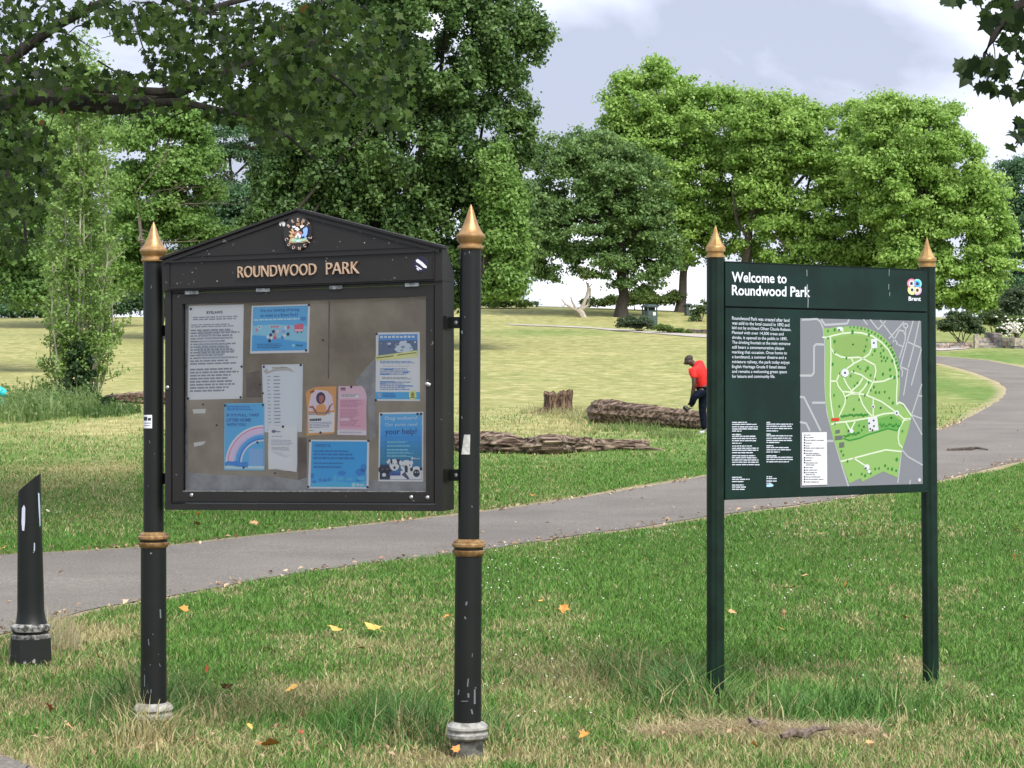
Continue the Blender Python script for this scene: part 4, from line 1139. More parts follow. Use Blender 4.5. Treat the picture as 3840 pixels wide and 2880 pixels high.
def pq(r, g, b):
    return mat('map_print_%d_%d_%d' % (r, g, b), tuple(c * .70 for c in srgb(r, g, b)), .5)
# the map
b = B()
MW = .0009
def mpoly(pts, m, l=1, f=z7):
    w_ = MW + l * .0004
    b.face([WS.p(*WS.uv(*f(x, y), w_), w_) for x, y in pts], m)
def mline(pts, wd_, m, l=2, f=z7):
    w_ = MW + l * .0004
    Q = [Vector(WS.uv(*f(x, y), w_)) for x, y in pts]
    hw = wd_ * 920 / 2212 / 760.0 / 2
    for a, c in zip(Q[:-1], Q[1:]):
        d = (c - a); 
        if d.length < 1e-6: continue
        d.normalize(); nn = Vector((-d.y, d.x)) * hw
        b.face([WS.p(*q_, w_) for q_ in (a + nn, a - nn, c - nn, c + nn)], m)
    for q_ in Q:
        b.face([WS.p(q_.x + hw * math.cos(k * .785), q_.y + hw * math.sin(k * .785), w_ + .00012) for k in range(8)], m)
def o8(L_): return [(x, y + 1394.6) for x, y in L_]
MG, ROADC, PK, PTH, TRE, HED = pq(136, 140, 148), pq(186, 192, 196), pq(146, 190, 106), pq(222, 238, 206), pq(40, 140, 42), pq(44, 150, 52)
mpoly([(867, 897), (1957, 922), (1972, 2391), (870, 2424)], MG, 0)
for pl in ([(885, 912), (1020, 905), (1050, 930), (1075, 990), (1092, 1130), (1090, 1490), (1108, 1740), (1160, 1945), (1240, 2215), (1300, 2405)],):
    mline(pl, 18, ROADC, 1)
for pl in ([(1060, 912), (1090, 958), (1290, 946), (1305, 915)], [(872, 1415), (970, 1415), (990, 1390), (992, 1150), (1012, 1132), (1088, 1136)], o8([(872, 212), (902, 217), (1050, 515)]), o8([(980, 265), (1088, 265)]), o8([(872, 440), (922, 452), (952, 515)]), o8([(1110, 610), (1160, 610)])):
    mline(pl, 20, ROADC, 1)
for pl in ([(1500, 912), (1570, 1000), (1635, 925)], [(1440, 912), (1470, 955)], [(1590, 918), (1690, 1050), (1755, 1140)], [(1668, 1080), (1800, 935)], [(1705, 1110), (1760, 1005), (1800, 1015), (1812, 1050)], [(1820, 990), (1812, 1100), (1762, 1255)], [(1885, 925), (1830, 1110), (1770, 1335), (1838, 1362), (1800, 1590)], [(1940, 926), (1895, 1140), (1842, 1340)], [(1830, 1108), (1955, 1165)], [(1958, 1180), (1870, 1500)], [(1770, 1340), (1790, 1375), (1785, 1420)], [(1735, 1130), (1785, 1150)],
           o8([(1962, 100), (1872, 375), (1962, 408)]), o8([(1878, 390), (1964, 550)]), o8([(1968, 825), (1840, 752), (1785, 690)]), o8([(1930, 200), (1962, 205)]), o8([(1870, 380), (1780, 700), (1748, 985)]), o8([(1860, 965), (1855, 995)])):
    mline(pl, 14, ROADC, 1)
ring(1818, 966, 14, 26, ROADC, MW + .0005)
PARKP = [(1075, 990), (1150, 985), (1200, 975), (1300, 970), (1360, 968), (1450, 980), (1530, 1010), (1600, 1050), (1660, 1110), (1710, 1180), (1745, 1270), (1765, 1370), (1768, 1500), (1758, 1600), (1748, 1650), (1870, 1765), (1862, 1825), (1830, 1955), (1782, 2095), (1745, 2335), (1615, 2280), (1425, 2372), (1410, 2340), (1310, 2388), (1240, 2195), (1150, 1930), (1104, 1695), (1090, 1495), (1092, 1330), (1094, 1130)]
mpoly(PARKP, PK, 2)
mpoly([(1160, 1075), (1340, 1045), (1470, 1060), (1500, 1150), (1430, 1245), (1280, 1240), (1180, 1190)], pq(140, 178, 96), 3)
mpoly(o8([(1570, 405), (1690, 372), (1790, 432), (1745, 512), (1660, 492), (1575, 515)]), pq(106, 172, 78), 3)
mpoly(o8([(1275, 445), (1470, 415), (1485, 525), (1400, 590), (1300, 600)]), pq(126, 182, 90), 3)
PLS = [[(1095, 1075), (1160, 1055), (1250, 1035), (1340, 1025), (1420, 1030), (1520, 1060), (1600, 1115), (1660, 1180), (1710, 1270), (1738, 1380), (1742, 1480), (1735, 1600), (1737, 1680)], [(1140, 1070), (1145, 1250), (1140, 1450), (1138, 1600), (1150, 1700), (1165, 1790)], [(1145, 1170), (1175, 1215), (1230, 1245), (1290, 1255), (1400, 1250), (1450, 1270), (1540, 1320), (1550, 1370), (1535, 1450), (1520, 1480), (1470, 1590)],
       [(1520, 1150), (1490, 1220), (1420, 1270), (1360, 1300), (1290, 1350)], [(1330, 1265), (1345, 1295)], [(1280, 1390), (1220, 1400), (1195, 1460), (1210, 1510), (1255, 1570), (1275, 1620), (1270, 1670), (1220, 1780)], [(1255, 1560), (1340, 1565), (1460, 1590), (1600, 1650), (1700, 1720), (1745, 1760)], [(1330, 1380), (1420, 1410), (1480, 1455), (1530, 1475), (1620, 1465), (1700, 1430)], [(1260, 1440), (1290, 1500), (1330, 1555), (1400, 1490), (1430, 1440)],
       [(1480, 1470), (1440, 1530), (1400, 1570)], o8([(1270, 215), (1320, 185), (1390, 185)]), o8([(1400, 195), (1430, 280), (1470, 340), (1520, 390)]), o8([(1525, 220), (1525, 390)]), o8([(1150, 460), (1200, 445), (1330, 430), (1470, 405), (1540, 390), (1620, 365), (1740, 355)]), o8([(1740, 355), (1800, 410), (1850, 410)]), o8([(1735, 285), (1760, 260), (1800, 280), (1868, 378)]),
       o8([(1860, 410), (1800, 425), (1760, 500), (1750, 580), (1760, 640), (1785, 665)]), o8([(1235, 795), (1350, 765), (1500, 725), (1640, 690), (1780, 705)]), o8([(1350, 765), (1450, 830)]), o8([(1280, 445), (1320, 515), (1360, 440)]), [(1250, 990), (1250, 1030)], [(1145, 1465), (1195, 1465)], [(1070, 1070), (1110, 1070)]]
for pl in PLS: mline(pl, 15, PTH, 4)
mline(o8([(1260, 585), (1310, 605), (1400, 585), (1480, 550), (1570, 525), (1660, 497), (1740, 515), (1780, 450)]), 12, HED, 5)
ring(1272, 1390, .5, 38, pq(226, 232, 240), MW + .0024); ring(1272, 1390, .5, 10, pq(30, 36, 60), MW + .0028)
for cx, cy, r in ((1738, 358, 24), (1525, 300, 17), (1330, 520, 20), (1470, 845, 26), (1488, 885, 16)): ring(cx, cy + 1394.6, .5, r, pq(226, 232, 236), MW + .0024, 18)
for cx, cy in ((1738, 358), (1525, 300), (1460, 855), (1530, 425), (1500, 500), (1520, 512), (1533, 475), (1490, 450), (1443, 480), (1595, 310), (1690, 400), (1305, 518)): ring(cx, cy + 1394.6, .5, 9, pq(34, 44, 50), MW + .0030, 10)
mpoly(o8([(1475, 402), (1560, 390), (1575, 512), (1485, 525)]), pq(222, 228, 232), 5)
mpoly([(1505, 1088), (1556, 1080), (1562, 1165), (1508, 1170)], pq(226, 232, 244), 5); ring(1532, 1120, .5, 9, pq(40, 60, 110), MW + .0030, 10)
mpoly([(1200, 978), (1245, 976), (1245, 1010), (1202, 1012)], pq(226, 232, 244), 5); ring(1218, 1003, .5, 9, pq(30, 40, 40), MW + .0030, 10); ring(1345, 1133, .5, 8, pq(40, 60, 40), MW + .0030, 8)
for x, y, w_, h_ in ((1205, 525, 40, 32), (1215, 580, 68, 38), (1242, 645, 46, 48)): mpoly(o8([(x - w_ / 2, y - h_ / 2 + 4), (x + w_ / 2, y - h_ / 2 - 3), (x + w_ / 2, y + h_ / 2 - 3), (x - w_ / 2, y + h_ / 2 + 4)]), pq(104, 112, 104), 4)
mpoly(o8([(1150, 404), (1215, 402), (1224, 414), (1215, 428), (1150, 430)]), pq(212, 64, 30), 7)
dots = [(1340, 1020, 15), (1180, 1105, 12), (1180, 1000, 12), (1120, 1010, 9), (1488, 1045, 12), (1470, 1090, 9), (1460, 1150, 9), (1448, 1190, 10), (1542, 1188, 11), (1520, 1225, 7), (1600, 1145, 9), (1620, 1185, 10), (1595, 1210, 9), (1600, 1240, 9), (1625, 1250, 10), (1655, 1255, 10), (1605, 1280, 9), (1640, 1280, 9), (1690, 1140, 9), (1700, 1200, 10), (1715, 1240, 11), (1700, 1280, 12), (1735, 1300, 11), (1285, 1255, 10), (1162, 1310, 12), (1180, 1205, 9), (1390, 1330, 10), (1478, 1345, 14), (1460, 1370, 9), (1410, 1352, 7), (1350, 1375, 10), (1505, 1410, 10), (1545, 1445, 9), (1615, 1400, 12), (1680, 1360, 12), (1685, 1420, 12), (1720, 1430, 12), (1755, 1420, 9), (1385, 1480, 10), (1360, 1505, 9), (1485, 1475, 11), (1535, 1515, 10), (1505, 1545, 10), (1550, 1565, 11), (1582, 1565, 10), (1632, 1560, 10), (1672, 1615, 9), (1705, 1660, 11), (1452, 1590, 10), (1175, 1590, 9), (1222, 1690, 10), (1290, 1612, 8), (1400, 1630, 9), (1352, 1718, 11), (1120, 1075, 8), (1225, 1395, 9), (1325, 1415, 9)]
for k in range(22): dots.append((1235 + k * 11.5, 1778 - k * .6 + R_.uniform(-9, 9), R_.uniform(6, 10)))
for k in range(12): dots.append((1590 + k * 16, 1862 - R_.uniform(-8, 14), R_.uniform(6, 10)))
for k in range(10): dots.append((1265 + k * 15, 1965 - R_.uniform(-8, 12) - k * 4, R_.uniform(6, 10)))
for x, y, r in ((1240, 700, 10), (1258, 735, 10), (1295, 790, 10), (1328, 910, 10), (1425, 905, 9), (1455, 920, 12), (1505, 900, 9), (1545, 860, 9), (1580, 855, 9), (1635, 830, 11), (1662, 857, 9), (1698, 862, 12), (1735, 875, 10), (1740, 775, 14), (1790, 520, 9), (1400, 468, 9), (1425, 510, 9), (1182, 455, 8)): dots.append((x, y + 1394.6, r))
for a in np.linspace(0, 1, 20): dots.append((1320 + 440 * math.sin(a * 1.45), 975 + 420 * (1 - math.cos(a * 1.45)) * 1.05, R_.uniform(6, 11)))
for x, y, r in dots:
    w_ = MW + .0030 + R_.uniform(0, .0002)
    b.face([WS.p(*WS.uv(*z7(x + r * .8 * math.cos(k), y + r * 1.25 * math.sin(k)), w_), w_) for k in np.linspace(0, 2 * math.pi, 8)[:-1]], TRE)
mpoly(o8([(883, 533), (1107, 530), (1111, 1003), (885, 1011)]), pq(246, 248, 252), 8)
LG = pq(128, 134, 146)
for y, xr in ((552, 962), (576, 990), (600, 1080), (625, 972), (650, 952), (670, 1087), (695, 980), (718, 1040), (734, 1064), (758, 980), (782, 972), (804, 1026), (822, 995), (846, 982), (868, 1022), (890, 1020), (908, 1000), (930, 1050), (952, 1078), (975, 1035)):
    dashes(918 if y != 552 else 898, xr, y, 8, z8, LG, WS, MW + .0040)
for y in list(range(576, 725, 24)) + [760, 782, 804, 848, 872, 894, 932, 954, 978]: ring(907, y + 1394.6, .5, 8, pq(56, 58, 66), MW + .0042, 10)
ring(1943, 962 + 1394.6, .5, 16, pq(222, 226, 230), MW + .0024, 14)
b.out('park_map', mpn_)
# ------------------------------------------------------------------ leaves, crowns, trunks
LEAF = attr_leaf('leaf', .46, .45, .45)
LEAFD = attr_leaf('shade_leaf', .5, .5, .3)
BARK = mat('grey_brown_bark', (.045, .036, .028), .95, col2=(.13, .11, .085), scale=14, lo=.35, hi=.7, bump=.6, stretch=(1, 1, .3))
BARKD = mat('dark_bark', (.020, .017, .014), .95, col2=(.055, .047, .038), scale=16, lo=.35, hi=.7, bump=.6, stretch=(1, 1, .4))
BARKP = mat('pale_poplar_bark', (.22, .21, .165), .9, col2=(.42, .40, .33), scale=9, lo=.35, hi=.65, bump=.3, stretch=(1, 1, .25))
TWIG = mat('grey_twig', (.10, .085, .06), .9, col2=(.20, .175, .13), scale=18, bump=.4)
DEADW = mat('bleached_wood', (.30, .26, .215), .9, col2=(.50, .45, .385), scale=18, bump=.4)
def unit(v): return v / (np.linalg.norm(v, axis=-1, keepdims=True) + 1e-9)
def leaf_cards(c, nrm, size, g, narrow=.62, fold=.18):
    """small folded leaf blades: four points, two faces"""
    n = len(c)
    t_ = unit(np.cross(nrm, unit(g.normal(size=(n, 3))))); b_ = np.cross(nrm, t_)
    s_ = size[:, None]
    P0 = c - t_ * s_ * .5; P2 = c + t_ * s_ * .5
    P1 = c + b_ * s_ * narrow * .5 + nrm * s_ * fold - t_ * s_ * .06; P3 = c - b_ * s_ * narrow * .5 + nrm * s_ * fold - t_ * s_ * .06
    V = np.stack([P0, P1, P2, P3], 1).reshape(-1, 3)
    k = np.arange(n)[:, None] * 4
    T = np.concatenate([k + np.array([[0, 1, 2]]), k + np.array([[0, 2, 3]])])
    return V, T
def foliage(name, parent, C, Rr, n, leaf, pal, seed, up=.45, material=None, squash=.75, shell=.5, narrow=.7, cvar=.5):
    g = np.random.default_rng(seed)
    C = np.asarray(C); Rr = np.asarray(Rr)
    wt = Rr ** 2; idx = g.choice(len(C), n, p=wt / wt.sum())
    d_ = unit(g.normal(size=(n, 3))); d_[:, 2] = np.where(d_[:, 2] < -.35, -d_[:, 2], d_[:, 2])
    r = Rr[idx] * (shell + (1 - shell) * g.uniform(0, 1, n)) * g.uniform(.8, 1.18, n) * np.where(g.uniform(0, 1, n) < .10, g.uniform(1.1, 1.7, n), 1)
    pos = C[idx] + d_ * r[:, None] * np.array([1, 1, squash])
    nrm = unit(d_ * .7 + np.array([0, 0, up * .45]) + g.normal(size=(n, 3)) * .55)
    V, T = leaf_cards(pos, nrm, leaf * g.uniform(.65, 1.3, n), g, narrow)
    a, b = np.array(pal[0]), np.array(pal[1])
    ck = g.uniform(0, 1, len(C))
    k = np.clip(ck[idx] * cvar + g.uniform(0, 1, n) * (1 - cvar), 0, 1)[:, None]
    col = (a * (1 - k) + b * k) * g.uniform(.82, 1.18, (n, 1))
    return fast(name, V, tris=T, tint=np.repeat(col, 4, 0), material=material or LEAF, parent=parent)
def clumps(lobes, d, g, cr, cover=1.0):
    """lobes (px, py, rx, ry, depth offset, depth radius or None) in photo pixels at distance d -> clump centres"""
    C, Rr = [], []
    for q in lobes:
        px, py, rx, ry = q[:4]; off = q[4] if len(q) > 4 else 0.0
        dd = d + off
        c = np.array(at(px, py, dd)); a, cz = rx / F * dd, ry / F * dd
        b = q[5] if len(q) > 5 and q[5] else (a + cz) / 2 * .9
        m = max(5, int(cover * 5.0 * (a * cz + a * b + b * cz) / (cr[0] + cr[1]) ** 2 * 1.3))
        u_ = unit(g.normal(size=(m, 3))); rr = g.uniform(.35, 1.0, (m, 1)) ** .5
        C.append(c + u_ * rr * np.array([a, b, cz]) * .92); Rr.append(g.uniform(cr[0], cr[1], m))
    return np.concatenate(C), np.concatenate(Rr)
def tree(name, label, d, lobes, n, leaf, pal, trunks, seed, cr=(.6, 1.15), cat='tree', group=None, bark=BARK, limbs=14, cover=1.0, material=None, up=.45, squash=.75, shell=.5, cvar=.5, lr=.09):
    """trunks: list of (points (px, py, depth offset), r0, r1); the first starts on the ground"""
    g = np.random.default_rng(seed)
    p0 = trunks[0][0][0]
    x0 = (p0[0] - CX) / F * (d + p0[2]); base = Vector((x0, d + p0[2], gzf(x0, d + p0[2])))
    root = thing(name, label, cat, base[:], group)
    C, Rr = clumps(lobes, d, g, cr, cover)
    n = int(n * 1.5)
    b = B()
    tops = []
    for pts, r0, r1 in trunks:
        P = [at(px, py, d + o) for px, py, o in pts]
        if pts is trunks[0][0]: P[0] = base - Vector((0, 0, .15)); 
        # subdivide with a little wander
        Q = []
        for a, c in zip(P[:-1], P[1:]):
            for k in range(3): Q.append(a.lerp(c, k / 3) + Vector((g.normal(), g.normal(), 0)) * .25 * r0 * (k > 0))
        Q.append(P[-1]); m = len(Q)
        rr = [r0 + (r1 - r0) * (k / (m - 1)) for k in range(m)]
        if pts is trunks[0][0]: rr[0] *= 1.5; rr[1] *= 1.12
        b.tube(Q, rr, bark, 9, .06); tops += Q[m // 2:]
    for k in range(limbs):
        c = Vector(C[g.integers(len(C))]); s_ = tops[g.integers(len(tops))]
        m_ = s_.lerp(c, .5) + Vector((g.normal(), g.normal(), g.normal())) * .08 * (c - s_).length + Vector((0, 0, .06 * (c - s_).length))
        b.tube([s_, s_.lerp(m_, .5), m_, m_.lerp(c, .6), c], [lr * 1.3, lr, lr * .75, lr * .45, lr * .15], bark, 6, .08)
    b.out('trunk', root)
    foliage('crown', root, C, Rr, n, leaf, pal, seed + 50, up, material, squash, shell, cvar=cvar)
    return root

# star-shaped plane leaves for the near boughs
_st = np.array([(0, -.42), (.16, -.30), (.42, -.36), (.33, -.12), (.56, .10), (.27, .14), (.22, .26), (.0, .62), (-.22, .26), (-.27, .14), (-.56, .10), (-.33, -.12), (-.42, -.36), (-.16, -.30)])
def star_leaves(pos, nrm, size, g, droop=.22):
    n, m = len(pos), len(_st)
    t_ = unit(np.cross(nrm, unit(g.normal(size=(n, 3)) * np.array([1, 1, .6]) + np.array([0, 0, .7])))); b_ = np.cross(nrm, t_)
    # leaf tips mostly hang
    s2 = np.sign(-b_[:, 2:3]); s2[s2 == 0] = 1
    flip = np.where(g.uniform(0, 1, (n, 1)) < .8, s2, 1); b_ = b_ * flip; t_ = t_ * flip
    ctr = pos[:, None, :]
    x, y = _st[:, 0][None, :, None], _st[:, 1][None, :, None]
    cur = droop * g.uniform(.2, 1.6, (n, 1, 1))
    V = ctr + size[:, None, None] * (t_[:, None, :] * x + b_[:, None, :] * y - nrm[:, None, :] * cur * (x * x + y * y))
    V = np.concatenate([ctr + 0 * V[:, :1], V], 1).reshape(-1, 3)
    k = np.arange(n)[:, None, None] * (m + 1)
    tri = np.array([(0, 1 + q, 1 + (q + 1) % m) for q in range(m)])[None]
    return V, (k + tri).reshape(-1, 3), m + 1
def near_canopy(name, parent, ell, d0, d1, size, pal, seed, brown=.002, shade_box=None):
    g = np.random.default_rng(seed)
    pos = []
    for px, py, rx, ry, n in ell:
        r = np.sqrt(g.uniform(0, 1, n)); th = g.uniform(0, 2 * np.pi, n)
        d = g.uniform(d0, d1, n)
        X, Y = px + rx * r * np.cos(th), py + ry * r * np.sin(th)
        pos.append(np.stack([(X - CX) / F * d, d, H - (Y - CY) / F * d], 1))
    if shade_box: pos.append(np.stack([g.uniform(a, b_, shade_box[3]) for a, b_ in shade_box[:3]], 1))  # unseen leaves scattered in a box, added to cast shade
    pos = np.concatenate(pos); n = len(pos)
    size = np.where(pos[:, 2] > 6.5, .2, size)
    nrm = unit(g.normal(size=(n, 3)) * np.array([.7, .7, .5]) + np.array([0, 0, .35]))
    V, T, m = star_leaves(pos, nrm, size * g.uniform(.6, 1.25, n), g)
    a, b = np.array(pal[0]), np.array(pal[1]); k = g.uniform(0, 1, (n, 1))
    col = a * (1 - k) + b * k
    br = g.uniform(0, 1, n) < brown; col[br] = np.array([.20, .10, .03])
    return fast(name, V, tris=T, tint=np.repeat(col, m, 0), material=LEAFD, parent=parent), pos

# ------------------------------------------------------------------ the overhanging plane tree, trunk out of view on the left
dA = 22.0
xA = (-1000 - CX) / F * dA
pa = thing('plane_tree', 'dark broad-leaved plane tree overhanging from the left on one long horizontal bough', 'tree', (xA, dA, gzf(xA, dA)))
b = B()
A_ = lambda L_: [at(x, y, dA + o) for x, y, o in L_]
b.tube([Vector((xA, dA, -.2)), Vector((xA + .03, dA, .5)), Vector((xA + .1, dA, 2)), Vector((xA + .05, dA, 4)), Vector((xA - .1, dA, 6.5)), Vector((xA + .2, dA, 9)), Vector((xA, dA + .3, 12))], [.62, .46, .40, .38, .30, .22, .10], BARKD, 12, .06)
for L_, r0, r1 in [([(-1000, 520, 0), (-700, 500, 0), (-350, 430, .2), (-100, 405, .2), (30, 378, .2), (150, 364, .1), (290, 374, 0), (420, 392, 0), (500, 396, .1), (580, 368, .2), (690, 330, .3), (780, 292, .4), (900, 246, .5), (1080, 190, .6), (1300, 120, .8)], .20, .022),
                   ([(420, 390, 0), (560, 386, -.1), (680, 380, -.2), (800, 408, -.3), (890, 425, -.3), (1010, 470, -.3), (1090, 520, -.3), (1180, 600, -.2)], .05, .010),
                   ([(-300, 420, .2), (-60, 300, .4), (110, 165, .5), (212, 95, .5), (316, 42, .5), (440, -20, .5), (620, -120, .5)], .08, .03),
                   ([(300, 330, -.2), (470, 338, -.2), (600, 345, -.1), (690, 328, .1)], .045, .04),
                   ([(-1000, -200, 0), (-500, -260, .5), (0, -200, 1), (400, -120, 1), (760, 50, 1), (860, 12, 1), (1000, -20, 1)], .12, .015),
                   ([(-300, 430, -.3), (-120, 560, -.4), (20, 640, -.5), (90, 800, -.5), (100, 930, -.5)], .05, .012),
                   ([(860, 262, .5), (940, 150, .4), (960, 60, .4), (1010, -40, .4)], .03, .012), ([(1080, 190, .6), (1200, 250, .5), (1310, 330, .5), (1400, 420, .4)], .024, .008), ([(640, 345, .2), (560, 250, .1), (530, 160, 0), (500, 60, 0)], .012, .006)]:
    b.tube(A_(L_), list(np.linspace(r0, r1, len(L_))), BARKD, 9, .1)
g = np.random.default_rng(3)
for k in range(46):                                  # twigs
    x = g.uniform(0, 1400); y = g.uniform(-30, 420); o = g.uniform(-1.2, 1.5)
    a = at(x, y, dA + o); q = a + Vector((g.normal() * .3, g.normal() * .3, -abs(g.normal()) * .3)); b.tube([a, a.lerp(q, .5) + Vector((0, 0, .04)), q], [.012, .008, .003], BARKD, 5)
b.out('trunk', pa)
ELL = [(90, 50, 160, 90, 110), (110, 200, 190, 120, 170), (60, 310, 120, 70, 90), (250, 300, 90, 70, 70), (420, 50, 170, 55, 95), (560, 120, 150, 55, 75), (700, 50, 170, 60, 100), (800, 170, 160, 80, 130), (960, 110, 140, 100, 130), (690, 265, 140, 55, 80), (950, 290, 170, 90, 150), (1110, 200, 160, 140, 200),
       (1050, 400, 140, 90, 130), (890, 360, 120, 45, 55), (1250, 120, 160, 130, 190), (1300, 330, 180, 140, 190), (1190, 470, 130, 60, 80), (1460, 220, 130, 170, 120), (430, 300, 140, 36, 70), (380, 350, 170, 28, 60), (430, 420, 200, 24, 22), (900, 425, 150, 42, 60), (1080, 520, 150, 40, 50), (620, 392, 150, 26, 34), (150, 385, 160, 30, 40), (60, 520, 120, 110, 120), (80, 680, 120, 140, 150), (60, 850, 100, 120, 110), (170, 600, 60, 140, 40), (40, 430, 90, 50, 50), (640, 200, 120, 60, 40), (760, 320, 120, 40, 55), (1480, 420, 90, 90, 45)]
ELL = [(x, y, rx, ry, int(n * 2.1)) for x, y, rx, ry, n in ELL]
UP_SHADE = [(x, y, 330, 200, 150) for x in (-300, 200, 700, 1200, 1600) for y in (-250, -600)]  # leaf clusters out of view above the frame, added to give shade
near_canopy('crown', pa, ELL + UP_SHADE, dA - 2.4, dA + 3.2, .098, ((.010, .025, .007), (.095, .165, .032)), 17, shade_box=((-8, 4.5), (13, 20.5), (7.6, 9.8), 2000))  # the overhead leaf box is unseen, added to keep sun off the bough
# ------------------------------------------------------------------ the sprays hanging in at the top right
dG = 16.0
xG = (5400 - CX) / F * dG
pg = thing('plane_tree', 'plane tree spray of dark lobed leaves hanging into the top right corner', 'tree', (xG, dG, gzf(xG, dG)))
b = B()
Gq = lambda L_: [at(x, y, dG + o) for x, y, o in L_]
b.tube([Vector((xG, dG, -.2)), Vector((xG, dG, .5)), Vector((xG - .1, dG, 2.5)), Vector((xG, dG, 5)), Vector((xG + .2, dG, 8))], [.5, .36, .3, .25, .12], BARKD, 12, .06)
for L_, r0, r1 in [([(5400, -200, 0), (4900, -420, 0), (4400, -320, 0), (4100, -160, 0), (3900, -40, 0), (3769, 66, 0), (3722, 145, 0), (3693, 200, 0), (3680, 270, 0)], .09, .004), ([(3722, 145, 0), (3730, 190, 0), (3735, 290, 0)], .006, .003), ([(4100, -160, 0), (3960, 120, 0), (3850, 330, 0), (3820, 380, 0)], .02, .004), ([(3960, 120, 0), (3900, 380, 0), (3850, 500, 0), (3800, 560, 0)], .012, .003), ([(3900, -40, 0), (3740, -40, 0), (3600, -10, 0)], .012, .003)]:
    b.tube(Gq(L_), list(np.linspace(r0, r1, len(L_))), BARKD, 7, .1)
b.out('trunk', pg)
GE = [(3560, -5, 35, 18, 7), (3650, -10, 50, 14, 8), (3725, 40, 40, 45, 14), (3780, 20, 50, 40, 16), (3820, 70, 45, 60, 20), (3715, 85, 25, 22, 5), (3790, 130, 45, 45, 16), (3770, 175, 30, 30, 8), (3815, 175, 30, 40, 8), (3640, 245, 40, 22, 8), (3690, 240, 40, 26, 10), (3735, 255, 40, 36, 14), (3630, 285, 22, 20, 3), (3680, 325, 34, 18, 6), (3730, 335, 30, 24, 7), (3770, 280, 24, 30, 5), (3810, 345, 40, 18, 8), (3845, 300, 20, 30, 4), (3835, 460, 22, 18, 5), (3815, 510, 22, 16, 6), (3850, 490, 30, 26, 7), (3790, 550, 10, 14, 2), (3900, 200, 60, 200, 26), (3950, -150, 180, 120, 60), (4300, -250, 300, 200, 120)]
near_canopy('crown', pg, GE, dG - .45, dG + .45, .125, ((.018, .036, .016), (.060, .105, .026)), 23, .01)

# ------------------------------------------------------------------ far trees
BRIGHT = ((.215, .390, .072), (.430, .610, .165)); DARKP = ((.095, .190, .058), (.230, .360, .115)); MID = ((.085, .195, .045), (.26, .41, .12)); BLUISH = ((.060, .150, .070), (.165, .290, .140))
POP = ((.040, .100, .028), (.200, .330, .095))
tree('plane_tree', 'tall bright green plane tree with the highest billowing crown, behind the rubbish bin', 139, [(2450, 420, 230, 180), (2290, 560, 190, 160), (2660, 480, 230, 170), (2440, 640, 270, 190), (2690, 700, 240, 210), (2560, 880, 210, 130), (2820, 860, 120, 150), (2420, 860, 120, 120), (2470, 290, 90, 60), (2200, 640, 110, 120), (2680, 960, 60, 60), (2800, 480, 120, 120), (2780, 640, 140, 160), (2370, 420, 120, 120), (2650, 400, 160, 90), (2640, 820, 130, 130), (2520, 560, 160, 160)], 86000, .235, BRIGHT,
     [([(2549, 1160, 0), (2562, 1041, 0), (2584, 955, 0), (2572, 903, 0), (2550, 780, 0), (2490, 600, 0), (2450, 480, 0)], .30, .10), ([(2572, 903, 0), (2680, 760, 0), (2720, 600, 0)], .16, .06)], 101, (.55, 1.05), shell=.15, lr=.08, limbs=9)
tree('plane_tree', 'wide bright green plane tree with pale upright limbs, rising behind the welcome sign', 135, [(2960, 540, 190, 170), (3130, 520, 210, 170), (3260, 640, 210, 200), (3030, 740, 230, 190), (2850, 660, 120, 160), (3180, 860, 250, 190), (2920, 920, 160, 130), (3060, 1040, 240, 120), (2960, 420, 110, 80), (3340, 900, 150, 170), (3280, 1060, 160, 110), (3300, 480, 140, 120), (2840, 500, 120, 100), (2850, 430, 120, 80), (3040, 470, 120, 70), (3200, 880, 170, 130), (2900, 720, 140, 140), (3080, 930, 160, 120)], 90000, .235, BRIGHT,
     [([(2805, 1180, 0), (2805, 1020, 0), (2808, 900, 0), (2830, 760, 0), (2880, 620, 0)], .40, .13), ([(2808, 900, 0), (2760, 820, 0), (2745, 720, 0)], .15, .05), ([(2820, 800, 0), (2980, 700, 0), (3090, 560, 0)], .2, .06)], 102, (.55, 1.05), shell=.15, lr=.08, limbs=7)
tree('plane_tree', 'rounded bright green plane tree at the right end of the row, above the stone steps', 128, [(3400, 520, 220, 160), (3560, 640, 180, 180), (3430, 740, 220, 180), (3680, 800, 120, 170), (3620, 900, 190, 170), (3720, 960, 90, 150), (3560, 1060, 170, 110), (3420, 980, 150, 150), (3690, 1110, 110, 80), (3330, 430, 110, 70), (3500, 440, 100, 60), (3300, 640, 140, 180), (3450, 1090, 130, 90), (3600, 1100, 140, 80), (3380, 820, 150, 150)], 86000, .225, BRIGHT,
     [([(3480, 1200, 0), (3485, 1080, 0), (3480, 900, 0), (3450, 740, 0), (3430, 600, 0)], .38, .12)], 103, (.55, 1.0), shell=.15, lr=.08, limbs=7)
